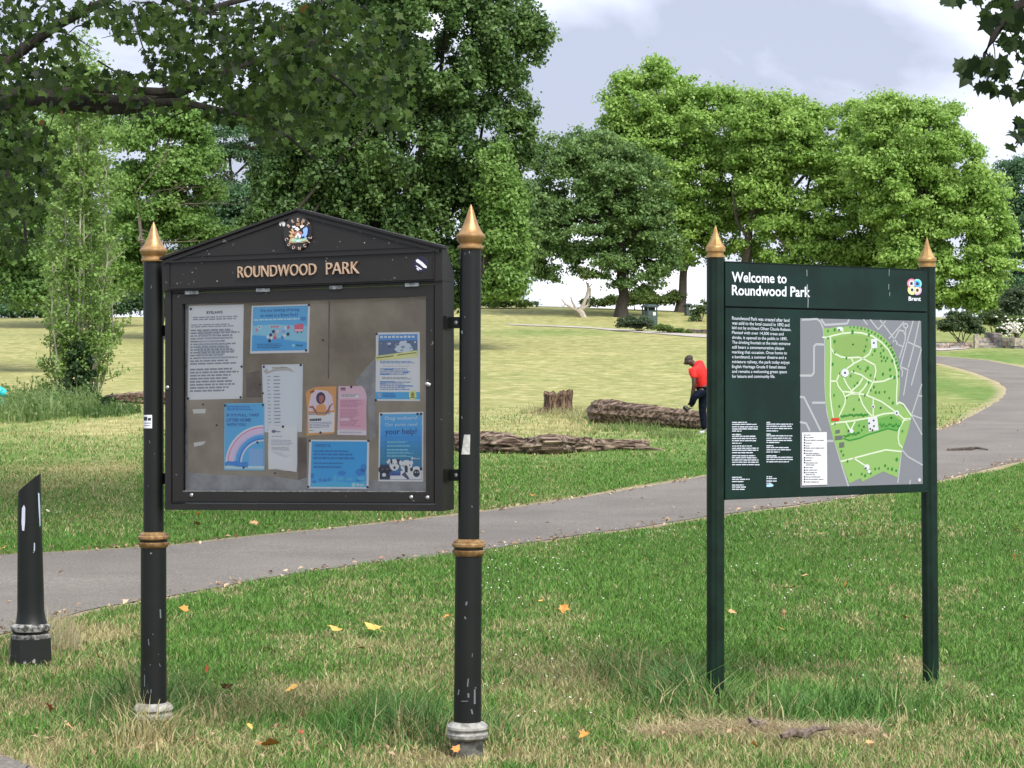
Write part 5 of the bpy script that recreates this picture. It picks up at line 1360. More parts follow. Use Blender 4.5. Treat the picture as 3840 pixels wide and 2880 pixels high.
tree('oak_tree', 'dark green low-crowned tree with a stout trunk on the brow of the hill', 131, [(2130, 700, 180, 150), (2290, 680, 190, 150), (2200, 860, 220, 130), (2390, 840, 160, 140), (2050, 850, 100, 150), (2260, 990, 170, 70), (2460, 990, 110, 80), (2400, 1070, 130, 40), (2040, 1000, 60, 60, 0, 1.0), (2100, 560, 120, 80), (2250, 560, 120, 60), (2000, 720, 80, 120), (1990, 860, 80, 160), (2060, 980, 110, 90), (2420, 720, 110, 160), (2480, 900, 90, 110)], 46000, .21, DARKP,
     [([(2331, 1157, 0), (2333, 1060, 0), (2335, 950, 0), (2330, 820, 0), (2290, 700, 0)], .36, .13), ([(2335, 930, 0), (2250, 880, 0), (2160, 800, 0)], .14, .05), ([(2335, 960, 0), (2410, 900, 0), (2450, 840, 0)], .12, .05)], 104, (.45, .85), bark=BARKD, limbs=22, shell=.2)
tree('lime_tree', 'blue-green hazy tree at the right edge behind the others', 150, [(3830, 700, 90, 130), (3850, 880, 100, 160), (3840, 1060, 90, 120)], 16000, .22, BLUISH, [([(3860, 1190, 0), (3860, 1000, 0), (3850, 800, 0)], .3, .1)], 105, (.7, 1.2))
tree('poplar_tree', 'huge dark poplar with upright stems in the middle, behind the noticeboard', 96, [(1330, 250, 330, 320), (1640, 200, 300, 330), (1890, 170, 150, 240), (1180, 620, 240, 220), (1480, 600, 330, 280), (1790, 560, 220, 230), (1080, 880, 190, 170), (1380, 900, 300, 190), (1680, 900, 270, 200), (1860, 800, 130, 170), (1890, 1010, 80, 130), (1500, -120, 450, 200), (1960, 120, 90, 110), (2040, 140, 45, 50), (1970, 420, 50, 90), (1960, 560, 70, 60), (1850, 1075, 110, 60), (1720, 1085, 150, 60), (1560, 1060, 150, 90), (1840, 1112, 90, 36), (1720, 1120, 120, 36), (1960, 900, 60, 120), (1150, 480, 220, 180), (1320, 700, 260, 200), (1060, 700, 140, 150), (1230, 880, 200, 150)], 165000, .20, POP,
     [([(1412, 1420, 0), (1412, 1100, 0), (1412, 700, 0), (1405, 300, 0), (1400, -150, 0)], .42, .16), ([(1412, 1050, 0), (1290, 760, 1), (1230, 400, 1), (1210, 50, 1)], .18, .06), ([(1412, 1000, 0), (1540, 700, -1), (1640, 350, 1), (1690, 0, 1)], .2, .06), ([(1420, 1150, 0), (1640, 900, 1), (1790, 600, 1), (1850, 250, 1)], .12, .05), ([(1412, 1150, 0), (1230, 950, -2), (1120, 780, -2)], .13, .05)], 106, (.32, .62), bark=BARKD, limbs=34, shell=.2, cvar=.6, squash=1.6, cover=.7, lr=.05)
tree('poplar_tree', 'lit right side of the huge dark poplar, added as a narrow yellow-green tree', 93, [(1870, 760, 90, 120), (1890, 900, 95, 130), (1885, 1040, 95, 110), (1850, 640, 70, 80), (1860, 1100, 100, 50)], 19000, .185, ((.12, .26, .045), (.30, .46, .13)), [([(1762, 1320, 0), (1766, 1150, 0), (1800, 1040, 0), (1865, 800, 0), (1865, 660, 0)], .12, .03)], 113, (.35, .6), squash=1.4, shell=.3)  # added tree: the big poplar's lit side put into a brighter leaf palette
tree('sycamore_tree', 'leafy sycamore at the far left edge with a drooping skirt of bright leaves', 76, [(40, 560, 200, 150), (100, 760, 150, 140), (60, 940, 170, 110), (130, 1070, 130, 80), (60, 1110, 120, 60), (230, 1110, 60, 50), (-150, 800, 200, 300), (-100, 500, 200, 150)], 30000, .165, MID,
     [([(-60, 1420, 0), (-50, 1200, 0), (-30, 900, 0), (-10, 650, 0)], .3, .1)], 107, (.45, .85), limbs=12)
tree('ash_tree', 'yellow-green tree with bare grey twigs on its right side, behind the left post', 104, [(590, 560, 190, 160), (690, 690, 160, 140), (540, 780, 160, 150), (720, 850, 130, 100), (520, 990, 130, 110), (640, 1040, 130, 80), (720, 990, 110, 60), (800, 880, 60, 40), (620, 440, 140, 80)], 34000, .2, ((.130, .270, .050), (.29, .46, .13)),
     [([(600, 1290, 0), (600, 1120, 0), (590, 900, 0), (600, 700, 0), (610, 560, 0)], .25, .07)], 108, (.55, 1.0), shell=.4)
b = B()
g = np.random.default_rng(77)
tw = thing('bare_tree', 'bare grey branching tree fanning out in front of the yellow-green foliage', 'tree', (float((520 - CX) / F * 100), 100, gzf((520 - CX) / F * 100, 100)))
bs = at(520, 800, 102.5)
b.tube([Vector((at(570, 0, 100).x, 100, gzf(at(570, 0, 100).x, 100) - .1)), at(560, 1100, 100), at(535, 950, 100), bs], [.12, .10, .09, .08], BARK, 7)
for ex, ey in [(700, 520), (740, 600), (800, 640), (680, 610), (770, 700), (840, 690), (640, 560), (700, 700), (860, 760), (620, 900), (690, 930), (740, 905), (560, 620), (650, 1000)]:
    e_ = at(ex, ey, 100 + g.normal() * 1.8 + 3.2); s_ = bs if ey < 850 else at(518, 900, 100)
    m_ = s_.lerp(e_, .5) + Vector((g.normal(), g.normal(), g.normal())) * .45
    b.tube([s_, s_.lerp(m_, .5), m_, m_.lerp(e_, .5), e_], [.05, .038, .028, .018, .010], TWIG, 6)
    for k in range(5):
        q = m_.lerp(e_, g.uniform(0, .9)); f_ = q + (e_ - s_).normalized() * g.uniform(.5, 1.3) + Vector((g.normal(), g.normal(), g.normal())) * .35
        b.tube([q, q.lerp(f_, .5), f_], [.018, .013, .006], TWIG, 5)
b.out('trunk', tw)
tree('lime_tree', 'deep blue-green tree seen under the long bough, with sky showing through', 142, [(870, 520, 170, 110), (900, 760, 180, 100), (1000, 870, 160, 110), (820, 900, 150, 110), (780, 560, 70, 120), (960, 960, 160, 110), (1000, 660, 60, 70), (1080, 480, 120, 120), (1100, 800, 120, 120)], 34000, .22, BLUISH, [([(900, 1180, 0), (900, 950, 0), (880, 760, 0), (860, 560, 0)], .3, .08), ([(890, 800, 0), (960, 700, 0), (985, 560, 0)], .1, .03)], 109, (.6, 1.1))
tree('beech_tree', 'dark green tree filling in behind the slim pale-stemmed poplar', 124, [(250, 560, 180, 180), (360, 760, 180, 170), (240, 900, 170, 160), (400, 980, 150, 140), (120, 980, 160, 140), (330, 430, 200, 110), (470, 1060, 110, 80), (300, 1090, 180, 60)], 36000, .21, ((.085, .180, .045), (.230, .360, .105)), [([(330, 1240, 0), (330, 1000, 0), (320, 700, 0)], .32, .1)], 110, (.6, 1.1))
tree('hedge', 'low belt of bushes along the far edge of the field, behind the left post', 140, [(560, 1120, 120, 40), (720, 1130, 120, 36), (880, 1120, 110, 45), (1010, 1120, 110, 50), (430, 1140, 100, 30), (1150, 1100, 120, 60), (300, 1150, 120, 34), (170, 1150, 120, 36), (40, 1145, 120, 42), (-90, 1140, 120, 45), (560, 1168, 140, 16), (760, 1168, 140, 16), (300, 1172, 160, 16), (80, 1172, 160, 16), (1000, 1160, 160, 22)], 24000, .2, BLUISH, [([(700, 1178, 0), (700, 1140, 0)], .06, .03)], 111, (.4, .75), cat='hedge', limbs=0, lr=.03)

# slim poplar with pale stems
dD = gp(300, 1525).y
root = thing('poplar_tree', 'slim upright poplar with many pale stems rising from an ivy-covered base', 'tree', gp(300, 1525)[:])
b = B(); g = np.random.default_rng(31)
C, Rr = [], []
for x0, x1, top, r in [(300, 292, 150, .075), (290, 268, 420, .045), (278, 245, 700, .05), (262, 215, 820, .04), (318, 345, 450, .04), (330, 372, 820, .04), (345, 405, 900, .035), (250, 195, 980, .03), (355, 420, 1120, .03), (305, 315, 250, .04), (285, 300, 330, .035), (325, 400, 640, .03), (270, 225, 560, .03), (240, 190, 1230, .025), (340, 385, 1000, .03)]:
    o = g.uniform(-.5, .5); n = 9; P = []
    for k in range(n):
        f = k / (n - 1); P.append(at(x0 + (x1 - x0) * min(1, f * 1.6) ** .8 + g.normal() * 3, 1530 + (top - 1530) * f, dD + o))
    P[0].z = gzf(P[0].x, P[0].y) - .1
    b.tube(P, list(np.linspace(r, .012, n)), BARKP, 7, .08)
    for k in range(int(26 * (1530 - top) / 900)):
        f = g.uniform(.12, 1); i_ = min(n - 2, int(f * (n - 1))); q = P[i_].lerp(P[i_ + 1], f * (n - 1) - i_)
        e_ = q + Vector((g.normal() * .28, g.normal() * .28, g.uniform(.15, .8)))
        b.tube([q, q.lerp(e_, .5) + Vector((g.normal() * .05, 0, 0)), e_], [.014, .010, .004], BARKP, 5)
        for s_ in (.3, .55, .8, 1.0): C.append(np.array(q.lerp(e_, s_))); Rr.append(g.uniform(.12, .24))
b.out('trunk', root)
for px, py, rx, ry, n in ((300, 480, 130, 260, 90), (300, 700, 120, 150, 40), (250, 900, 80, 150, 22), (350, 1000, 70, 180, 24), (300, 1200, 110, 130, 24), (220, 1300, 45, 120, 12), (390, 1350, 50, 100, 12), (300, 300, 120, 150, 40)):
    for k in range(n):
        a, r = g.uniform(0, 6.28), g.uniform(0, 1) ** .5
        C.append(np.array(at(px + rx * r * math.cos(a), py + ry * r * math.sin(a), dD + g.normal() * .5))); Rr.append(g.uniform(.18, .32))
foliage('crown', root, C, Rr, 27000, .095, ((.135, .255, .052), (.320, .470, .135)), 71, .3, shell=.2, squash=1.2)
# ivy round its foot
iv = thing('ivy', 'dark glossy ivy climbing the foot of the slim poplar', 'ivy', gp(300, 1528)[:])
C, Rr = [], []
for px, py, rx, ry, n in ((300, 1340, 38, 70, 26), (300, 1430, 55, 60, 36), (290, 1500, 80, 35, 40), (350, 1520, 100, 25, 34), (430, 1540, 70, 14, 14)):
    for k in range(n):
        a, r = g.uniform(0, 6.28), g.uniform(0, 1) ** .5
        C.append(np.array(at(px + rx * r * math.cos(a), py + ry * r * math.sin(a), dD + g.uniform(-.95, -.3)))); Rr.append(g.uniform(.10, .2))
foliage('leaves', iv, C, Rr, 5200, .09, ((.014, .040, .014), (.060, .125, .040)), 72, .3, shell=.4, narrow=.9)
b = B()
for k in range(5): b.tube([gp(290 + k * 8, 1528) + Vector((0, -.1, -.05)), at(285 + k * 9, 1440, dD - .1), at(290 + k * 5, 1320, dD - .05)], [.02, .015, .008], BARK, 6, .1)
b.out('stem', iv)
# weeds and tall grass to its left
def weeds(name, label, spots, n, hmin, hmax, pal, seed, wd=.012, leafy=0, lean=(.1, .6)):
    g = np.random.default_rng(seed); X, Y = [], []
    for px, py, rx, ry, q in spots:
        m = int(n * q); a, r = g.uniform(0, 6.283, m), np.sqrt(g.uniform(0, 1, m))
        c, u_, l_ = gp(px, py), gp(px, py - ry), gp(px, py + ry)
        X.append(c.x + rx / F * c.y * r * np.cos(a)); Y.append(c.y + (u_.y - l_.y) / 2 * r * np.sin(a))
    x, y = np.concatenate(X), np.concatenate(Y); n = len(x)
    root = thing(name, label, 'weeds', (float(x.mean()), float(y.mean()), gzf(x.mean(), y.mean())))
    h = g.uniform(hmin, hmax, n) * g.uniform(.6, 1.2, n); th = g.uniform(0, 6.283, n); ln = h * g.uniform(lean[0], lean[1], n); w_ = wd * g.uniform(.6, 1.4, n); z = gz(x, y)
    ph = g.uniform(0, 3.14, n); bx, by = np.cos(ph) * w_, np.sin(ph) * w_
    P = lambda fx, fz, s_, wf: np.stack([x + np.cos(th) * ln * fx + s_ * bx * wf, y + np.sin(th) * ln * fx + s_ * by * wf, z + h * fz], 1)
    V = np.stack([P(0, -.02, -1, 1), P(0, -.02, 1, 1), P(.3, .55, 1, .8), P(.3, .55, -1, .8), P(1, .97, 0, 1)], 1).reshape(-1, 3)
    k = g.uniform(0, 1, (n, 1)); col = np.array(pal[0]) * (1 - k) + np.array(pal[1]) * k
    k5 = np.arange(n)[:, None] * 5
    fast('stems', V, quads=k5 + np.array([[0, 1, 2, 3]]), tris=k5 + np.array([[3, 2, 4]]), tint=np.repeat(col, 5, 0), material=LEAF, parent=root)['kind'] = 'stuff'
    if leafy:
        i_ = g.choice(n, leafy); f = g.uniform(.3, 1, leafy)
        pos = np.stack([x[i_] + np.cos(th[i_]) * ln[i_] * f, y[i_] + np.sin(th[i_]) * ln[i_] * f, z[i_] + h[i_] * f], 1)
        Vv, T = leaf_cards(pos, unit(g.normal(size=(leafy, 3)) + np.array([0, 0, .4])), g.uniform(.05, .13, leafy), g)
        kk = g.uniform(0, 1, (leafy, 1))
        fast('leaves', Vv, tris=T, tint=np.repeat(np.array(pal[0]) * (1 - kk) + np.array(pal[1]) * kk, 4, 0), material=LEAF, parent=root)
    return root
weeds('weed_patch', 'tall rank weeds and pale seeding grass to the left of the ivy-covered poplar', [(120, 1560, 190, 30, 1), (60, 1530, 120, 30, .6), (230, 1560, 60, 25, .3)], 1000, .25, .75, ((.10, .20, .055), (.25, .33, .12)), 81, .013, 3000)
weeds('weed_patch', 'straggling green undergrowth to the right of the ivy-covered poplar', [(420, 1555, 90, 14, 1)], 420, .12, .35, ((.07, .14, .035), (.14, .22, .07)), 82, .014, 300)
weeds('weed_patch', 'bleached dry grass tuft round the foot of the bollard', [(190, 2440, 110, 28, 1), (215, 2380, 45, 30, .35)], 420, .07, .20, ((.34, .30, .17), (.55, .50, .32)), 83, .0028)
weeds('weed_patch', 'long pale grass round the broken tree stump', [(2080, 1552, 130, 12, 1), (2190, 1570, 90, 14, .6)], 420, .10, .28, ((.22, .25, .09), (.50, .46, .25)), 84, .009)
weeds('weed_patch', 'long green grass in front of the log the man is using', [(2350, 1612, 130, 10, 1), (2520, 1640, 90, 9, .6)], 420, .08, .20, ((.09, .18, .045), (.26, .32, .11)), 85, .008)
weeds('weed_patch', 'dead straw-coloured grass heap in front of the welcome sign', [(2830, 2750, 200, 18, .40), (2900, 2760, 420, 30, .30), (2560, 2762, 200, 16, .16), (3180, 2748, 140, 12, .10), (2700, 2735, 120, 14, .08)], 3600, .02, .065, ((.34, .27, .15), (.66, .57, .38)), 86, .0032, 0, (.6, 2.6))
# ------------------------------------------------------------------ bollard
pb_ = gp(105, 2492); dB = pb_.y
k_ = dB / F
bo = thing('bollard', 'black cast-iron bollard with a sloping cut top and chipped white paint on its base', 'bollard', pb_[:])
b = B(); n = 28
prof = [(.0, 62 * k_), ]
zr = lambda row: H - (row - CY) * k_
ring_ = []
for row, xl, xr in ((2338, 58, 178), (2325, 62, 172), (2290, 66, 165), (2200, 66, 163), (2000, 67, 157), (1855, 68, 153)):
    ring_.append(((xl + xr) / 2, (xr - xl) / 2, zr(row)))
V = []
for cx, r, z_ in ring_:
    for q in range(n):
        th = 2 * math.pi * q / n; V.append(Vector(((cx - CX) * k_ + r * k_ * math.cos(th), dB + r * k_ * math.sin(th), z_)))
# sloping top: left edge lower than right
cx, r = 110, 42
for q in range(n):
    th = 2 * math.pi * q / n; c_ = math.cos(th)
    V.append(Vector(((cx - CX) * k_ + r * k_ * c_, dB + r * k_ * math.sin(th), zr(1812 - 36 * c_))))
m = len(ring_) + 1
Fc = [(i_ * n + q, i_ * n + (q + 1) % n, (i_ + 1) * n + (q + 1) % n, (i_ + 1) * n + q) for i_ in range(m - 1) for q in range(n)]
Fc += [tuple(range(n - 1, -1, -1)), tuple((m - 1) * n + q for q in range(n))]
b.mesh(V, Fc, POST, True)
b.out('shaft', bo)
b = B(); ob_ = Vector(((115 - CX) * k_, dB, 0))
lz = lambda row: zr(row)
b.lathe([(70 * k_, lz(2364)), (73 * k_, lz(2356)), (73 * k_, lz(2346)), (66 * k_, lz(2340)), (60 * k_, lz(2336))], ob_, Z, mat('bollard_ring', (.035, .035, .033), .75, col2=(.33, .33, .31), scale=34, lo=.42, hi=.6), 28)
b.lathe([(56 * k_, lz(2376)), (64 * k_, lz(2372)), (69 * k_, lz(2365.5)), (66 * k_, lz(2363))], ob_, Z, BLACK, 28)
b.lathe([(74 * k_, lz(2392)), (76 * k_, lz(2385)), (75 * k_, lz(2378)), (60 * k_, lz(2374))], ob_, Z, mat('bollard_ring', (.035, .035, .033), .75, col2=(.33, .33, .31), scale=34, lo=.42, hi=.6), 10)
b.lathe([(80 * k_, lz(2510)), (77 * k_, lz(2430)), (76 * k_, lz(2392.5))], ob_, Z, chipped('bollard_base', (.014, .015, .015), (.30, .30, .29), .90, 22), 10, smooth=False)
b.out('base', bo)
b = B()
def on_bollard(pts, m_, r=44.5, cx=110):
    P = []
    for px, py in pts:
        x = (px - cx) * k_; rr = r * k_ ; x = max(-rr * .97, min(rr * .97, x)); yy = -math.sqrt(rr * rr - x * x)
        P.append(Vector(((cx - CX) * k_ + x, dB + yy, H - (py - CY) / F * (dB + yy))))
    b.face(P, m_)
WC = pm(196, 200, 214)
for pts in ([(92, 1906), (100, 1893), (105, 1905), (104, 1960), (101, 1990), (93, 1990), (90, 1960), (91, 1930)],): on_bollard(pts, WC)
for pts in ([(148, 1848), (152, 1850), (154, 1900), (157, 1975), (153, 1980), (150, 1910)],): on_bollard(pts, pm(170, 186, 200), 46)
for y0, y1, x in ((2035, 2070, 138), (2070, 2095, 135), (2105, 2140, 127), (2140, 2180, 125), (2185, 2190, 119)): on_bollard([(x - 1.5, y0), (x + 2, y0 + 2), (x + 1.5, y1), (x - 2.5, y1 - 3)], pm(160, 172, 180), 47.5)
b.out('paint_chip', bo)

# ------------------------------------------------------------------ logs and stump
def wood_mat(name, a, c, scale, stretch):
    return mat(name, a, .95, col2=c, scale=scale, lo=.42, hi=.70, bump=.8, stretch=stretch)
LOGM = wood_mat('weathered_log', (.028, .013, .008), (.40, .31, .235), 5, (.28, 3.8, 3.8))
LOGM2 = wood_mat('barky_log', (.030, .016, .010), (.35, .255, .185), 5, (.25, 3.4, 3.4))
STMP = wood_mat('rotten_stump', (.028, .011, .007), (.27, .185, .125), 8, (2.6, 2.6, .5))
def log(name, label, pts, m_, seed, seg=30, group=None, rough=.16):
    """pts: (px, top row, bottom row); distance from the bottom edge on the ground"""
    g = np.random.default_rng(seed); P = []
    for px, t_, bo_ in pts:
        q = gp(px, bo_); r = (bo_ - t_) / 2 / F * q.y * 1.12
        P.append((Vector((q.x, q.y + r * .6, H - ((t_ + bo_) / 2 - CY) / F * q.y)), r))
    b = B(); Q, Rr = [], []
    for (a, ra), (c, rc) in zip(P[:-1], P[1:]):
        for k in range(8): Q.append(a.lerp(c, k / 8)); Rr.append(ra + (rc - ra) * k / 8)
    Q.append(P[-1][0]); Rr.append(P[-1][1])
    n = len(Q); V = []
    for i_, (p_, r) in enumerate(zip(Q, Rr)):
        d = (Q[min(i_ + 1, n - 1)] - Q[max(0, i_ - 1)]).normalized(); a = d.cross(Vector((0, 0, 1))).normalized(); c = a.cross(d)
        for q in range(seg):
            th = 2 * math.pi * q / seg
            f = 1 + rough * (float(vnoise(i_ * .35, q * 1.1 + (0 if q < seg - 2 else 0), seed)) - .5) * 2 + rough * .8 * (float(vnoise(i_ * .12, q * .8, seed + 4)) - .5) * 2
            f += .055 * math.sin(q * 2.3 + 1.7 * float(vnoise(i_ * .2, q * .3, seed + 8))) + .05 * (float(vnoise(i_ * .9, q * 2.1, seed + 6)) - .5)
            V.append(p_ + (a * math.cos(th) + c * math.sin(th)) * r * f)
    Fc = [(i_ * seg + q, i_ * seg + (q + 1) % seg, (i_ + 1) * seg + (q + 1) % seg, (i_ + 1) * seg + q) for i_ in range(n - 1) for q in range(seg)]
    Fc += [tuple(range(seg - 1, -1, -1)), tuple((n - 1) * seg + q for q in range(seg))]
    b.mesh(V, Fc, m_, True)
    o = b.out(name, None, org=P[len(P) // 2][0])
    return setp(o, label, 'log', group)
GL = 'logs lying on the grass'
log('log', 'long gnarled log with two humps tapering to a splintered point, nearest the path', [(1640, 1632, 1690), (1790, 1630, 1698), (1900, 1628, 1702), (1960, 1652, 1702), (2010, 1645, 1704), (2070, 1628, 1706), (2140, 1640, 1698), (2260, 1652, 1692), (2405, 1655, 1689), (2422, 1650, 1688)], LOGM, 3, group=GL, rough=.2)
b = B(); q = gp(2410, 1690)
b.tube([at(2380, 1681, q.y), at(2430, 1683, q.y), at(2470, 1686, q.y), at(2492, 1690, q.y)], [.05, .035, .025, .006], LOGM, 8, .2)
o = b.out('splinter', None, org=at(2430, 1684, q.y)); o.parent = bpy.data.objects['log']; o.matrix_parent_inverse = Matrix.Translation(-ORG['log'])
lg2 = log('log', 'thick barky log that the man rests his foot on', [(2238, 1508, 1575), (2262, 1500, 1592), (2330, 1508, 1596), (2430, 1524, 1601), (2540, 1538, 1606), (2630, 1546, 1611), (2660, 1550, 1613)], LOGM2, 9, group=GL, rough=.1)
log('log', 'reddish broken log half hidden behind the left post', [(395, 1484, 1494), (440, 1478, 1506), (520, 1474, 1514), (640, 1474, 1518), (760, 1480, 1516)], wood_mat('red_rotten_log', (.07, .022, .012), (.42, .33, .26), 6, (.6, 2.5, 2.5)), 13, group=GL, rough=.25)
# stump
q = gp(2092, 1552); ks = q.y / F
b = B(); V = []; seg = 26; lv = [(0, 62), (.12, 52), (.35, 47), (.6, 45), (.85, 46), (1, 44)]
hs = (1552 - 1464) * ks
for f, r in lv:
    for s_ in range(seg):
        th = 2 * math.pi * s_ / seg
        rr = r * 1.18 * ks * (1 + .34 * (float(vnoise(s_ * .9, f * 2, 41)) - .5)) * (1 + (.5 if f < .2 and abs(th - 3.3) < .4 else 0))
        z_ = f * hs * (1 + (.45 * (float(vnoise(s_ * 1.7, 3.3, 42)) - .6) if f == 1 else 0))
        V.append(q + Vector((math.cos(th) * rr + f * 3 * ks, math.sin(th) * rr + .3, z_ - .03)))
Fc = [(i_ * seg + s_, i_ * seg + (s_ + 1) % seg, (i_ + 1) * seg + (s_ + 1) % seg, (i_ + 1) * seg + s_) for i_ in range(len(lv) - 1) for s_ in range(seg)]
V.append(q + Vector((0, .3, hs * .8))); Fc += [((len(lv) - 1) * seg + s_, (len(lv) - 1) * seg + (s_ + 1) % seg, len(V) - 1) for s_ in range(seg)]
b.mesh(V, Fc, STMP, True)
b.tube([q + Vector((-.2, .2, .22)), q + Vector((-.33, .15, .1)), q + Vector((-.43, .1, -.03))], [.07, .06, .03], STMP, 8, .2)
setp(b.out('tree_stump', None, org=q), 'jagged rotten tree stump standing in pale grass, left of the logs', 'stump')

# ------------------------------------------------------------------ the man with his foot on the log
def skin(name, parent, pts, edges, m_, root=0, sub=2):
    me = bpy.data.meshes.new(name); o0 = ORG[parent.name] if parent else Vector((0, 0, 0))
    me.from_pydata([tuple(p[0] - o0) for p in pts], edges, [])
    ob = bpy.data.objects.new(name, me); COL.objects.link(ob)
    ob.modifiers.new('skin', 'SKIN').use_smooth_shade = True
    for i_, (p, r) in enumerate(pts):
        sv = me.skin_vertices[0].data[i_]; sv.radius = r if isinstance(r, tuple) else (r, r); sv.use_root = (i_ == root)
    s_ = ob.modifiers.new('sub', 'SUBSURF'); s_.levels = sub; s_.render_levels = sub
    me2 = bpy.data.meshes.new_from_object(ob.evaluated_get(bpy.context.evaluated_depsgraph_get()))
    bpy.data.objects.remove(ob); bpy.data.meshes.remove(me)
    me2.name = name; me2.materials.clear(); me2.materials.append(m_)
    me2.polygons.foreach_set('material_index', [0] * len(me2.polygons)); me2.polygons.foreach_set('use_smooth', [True] * len(me2.polygons))
    return link(name, me2, parent)
foot = gp(2628, 1627); dP = foot.y
zp = lambda x, y, o=0.0: at(2440 + x * .217, 1300 + y * .217, dP + o)
man = thing('person', 'man in red shirt and dark trousers bending to a shoe raised on the log', 'person', foot[:])
SKN = mat('brown_skin', (.060, .032, .022), .5, var=.2, scale=30)
HAIR = mat('cropped_hair', (.022, .014, .010), .7, col2=(.050, .036, .029), scale=60)
RED = mat('red_shirt', (.72, .018, .016), .75, var=.12, scale=14, bump=.15)
JEAN = mat('dark_trousers', (.006, .009, .018), .9, var=.4, scale=16, bump=.2, spec=.08)
SHOE = mat('black_shoe', (.012, .012, .013), .5, var=.2)
WSHOE = mat('grey_trainer', (.30, .33, .42), .6, col2=(.55, .56, .60), scale=40)
pts = [(zp(915, 730), .125), (zp(905, 580), .125), (zp(860, 430), .14), (zp(785, 335), .085), (zp(735, 300), .055), (zp(695, 268), .080), (zp(652, 240), .100), (zp(630, 272), .084), (zp(640, 318), .060),       # 0-8 trunk and head
       (zp(735, 415, -.17), .058), (zp(752, 640, -.22), .043), (zp(712, 860, -.16), .033), (zp(700, 945, -.12), .032),                                                            # 9-12 near arm
       (zp(800, 410, .17), .058), (zp(765, 640, .20), .043), (zp(722, 870, .06), .033), (zp(706, 950, .0), .032),                                                              # 13-16 far arm
       (zp(905, 775, -.09), .09), (zp(755, 850, -.20), .058), (zp(695, 1050, -.10), .04), (zp(915, 775, .09), .09), (zp(893, 1090, .08), .060), (zp(921, 1430, .06), .042)]       # 17-22 legs
edges = [(0, 1), (1, 2), (2, 3), (3, 4), (4, 5), (5, 6), (6, 7), (7, 8), (2, 9), (9, 10), (10, 11), (11, 12), (2, 13), (13, 14), (14, 15), (15, 16), (0, 17), (17, 18), (18, 19), (0, 20), (20, 21), (21, 22)]
for hnd, side in ((12, -1), (16, 1)):                # four fingers and a thumb reaching down to the shoe
    h0 = pts[hnd][0]
    for k in range(4):
        a = h0 + Vector((-.012 - .014 * k, side * .012 * (k - 1.5), -.035)); c = a + Vector((-.012, -side * .006, -.040 + .004 * abs(k - 1)))
        pts += [(a, .0095), (c, .0075)]; i_ = len(pts); edges += [(hnd, i_ - 2), (i_ - 2, i_ - 1)]
    a = h0 + Vector((.022, -side * .012, -.018)); pts.append((a, .011)); edges.append((hnd, len(pts) - 1))
body = skin('body', man, pts, edges, SKN, 0, 1)
b = B()
hc = zp(668, 228); 
b2 = bmesh.new(); bmesh.ops.create_uvsphere(b2, u_segments=16, v_segments=10, radius=1)
vs = [v.co.copy() for v in b2.verts]; fs = [[v.index for v in f.verts] for f in b2.faces]; b2.free()
R_h = Matrix.Rotation(rad(-35), 3, 'Y')
b.mesh([hc + R_h @ Vector((v.x * .090, v.y * .080, v.z * .070 + .022)) for v in vs if True], [f for f in fs], HAIR, True)
b.out('hair', man)
for o in (-.084, .084):                              # ears
    b = B(); c = zp(665, 268, o); b.mesh([c + Vector((v.x * .018, v.y * .010, v.z * .028)) for v in vs], fs, SKN, True); b.out('ear', man)
b = B(); c = zp(584, 290); b.mesh([c + Vector((v.x * .020, v.y * .014, v.z * .020)) for v in vs], fs, SKN, True)
b.out('nose', man)
sh = [(zp(926, 830), .146), (zp(908, 590), .162), (zp(872, 445), .182), (zp(812, 325), .150), (zp(742, 288), .088), (zp(738, 420, -.175), .078), (zp(750, 560, -.20), .066), (zp(800, 410, .175), .078), (zp(780, 560, .20), .066)]
skin('shirt', man, sh, [(0, 1), (1, 2), (2, 3), (3, 4), (2, 5), (5, 6), (2, 7), (7, 8)], RED, 0, 2)
tr_ = [(zp(910, 650), .126), (zp(900, 790, -.08), .105), (zp(760, 850, -.19), .080), (zp(700, 1030, -.10), .055), (zp(910, 790, .08), .105), (zp(892, 1090, .08), .080), (zp(915, 1300, .06), .066), (zp(921, 1435, .06), .060)]
skin('trousers', man, tr_, [(0, 1), (1, 2), (2, 3), (0, 4), (4, 5), (5, 6), (6, 7)], JEAN, 0, 2)
skin('shoe', man, [(zp(692, 1118, -.10), .056), (zp(640, 1092, -.10), .052), (zp(560, 1030, -.10), .042), (zp(700, 1060, -.10), .055)], [(0, 1), (1, 2), (0, 3)], SHOE, 0, 2)
skin('shoe', man, [(zp(925, 1478, .06), .046), (zp(885, 1488, .04), .045), (zp(835, 1495, .02), .036), (zp(923, 1440, .06), .05)], [(0, 1), (1, 2), (0, 3)], WSHOE, 0, 2)['label'] = 'grey and white trainer on the ground'

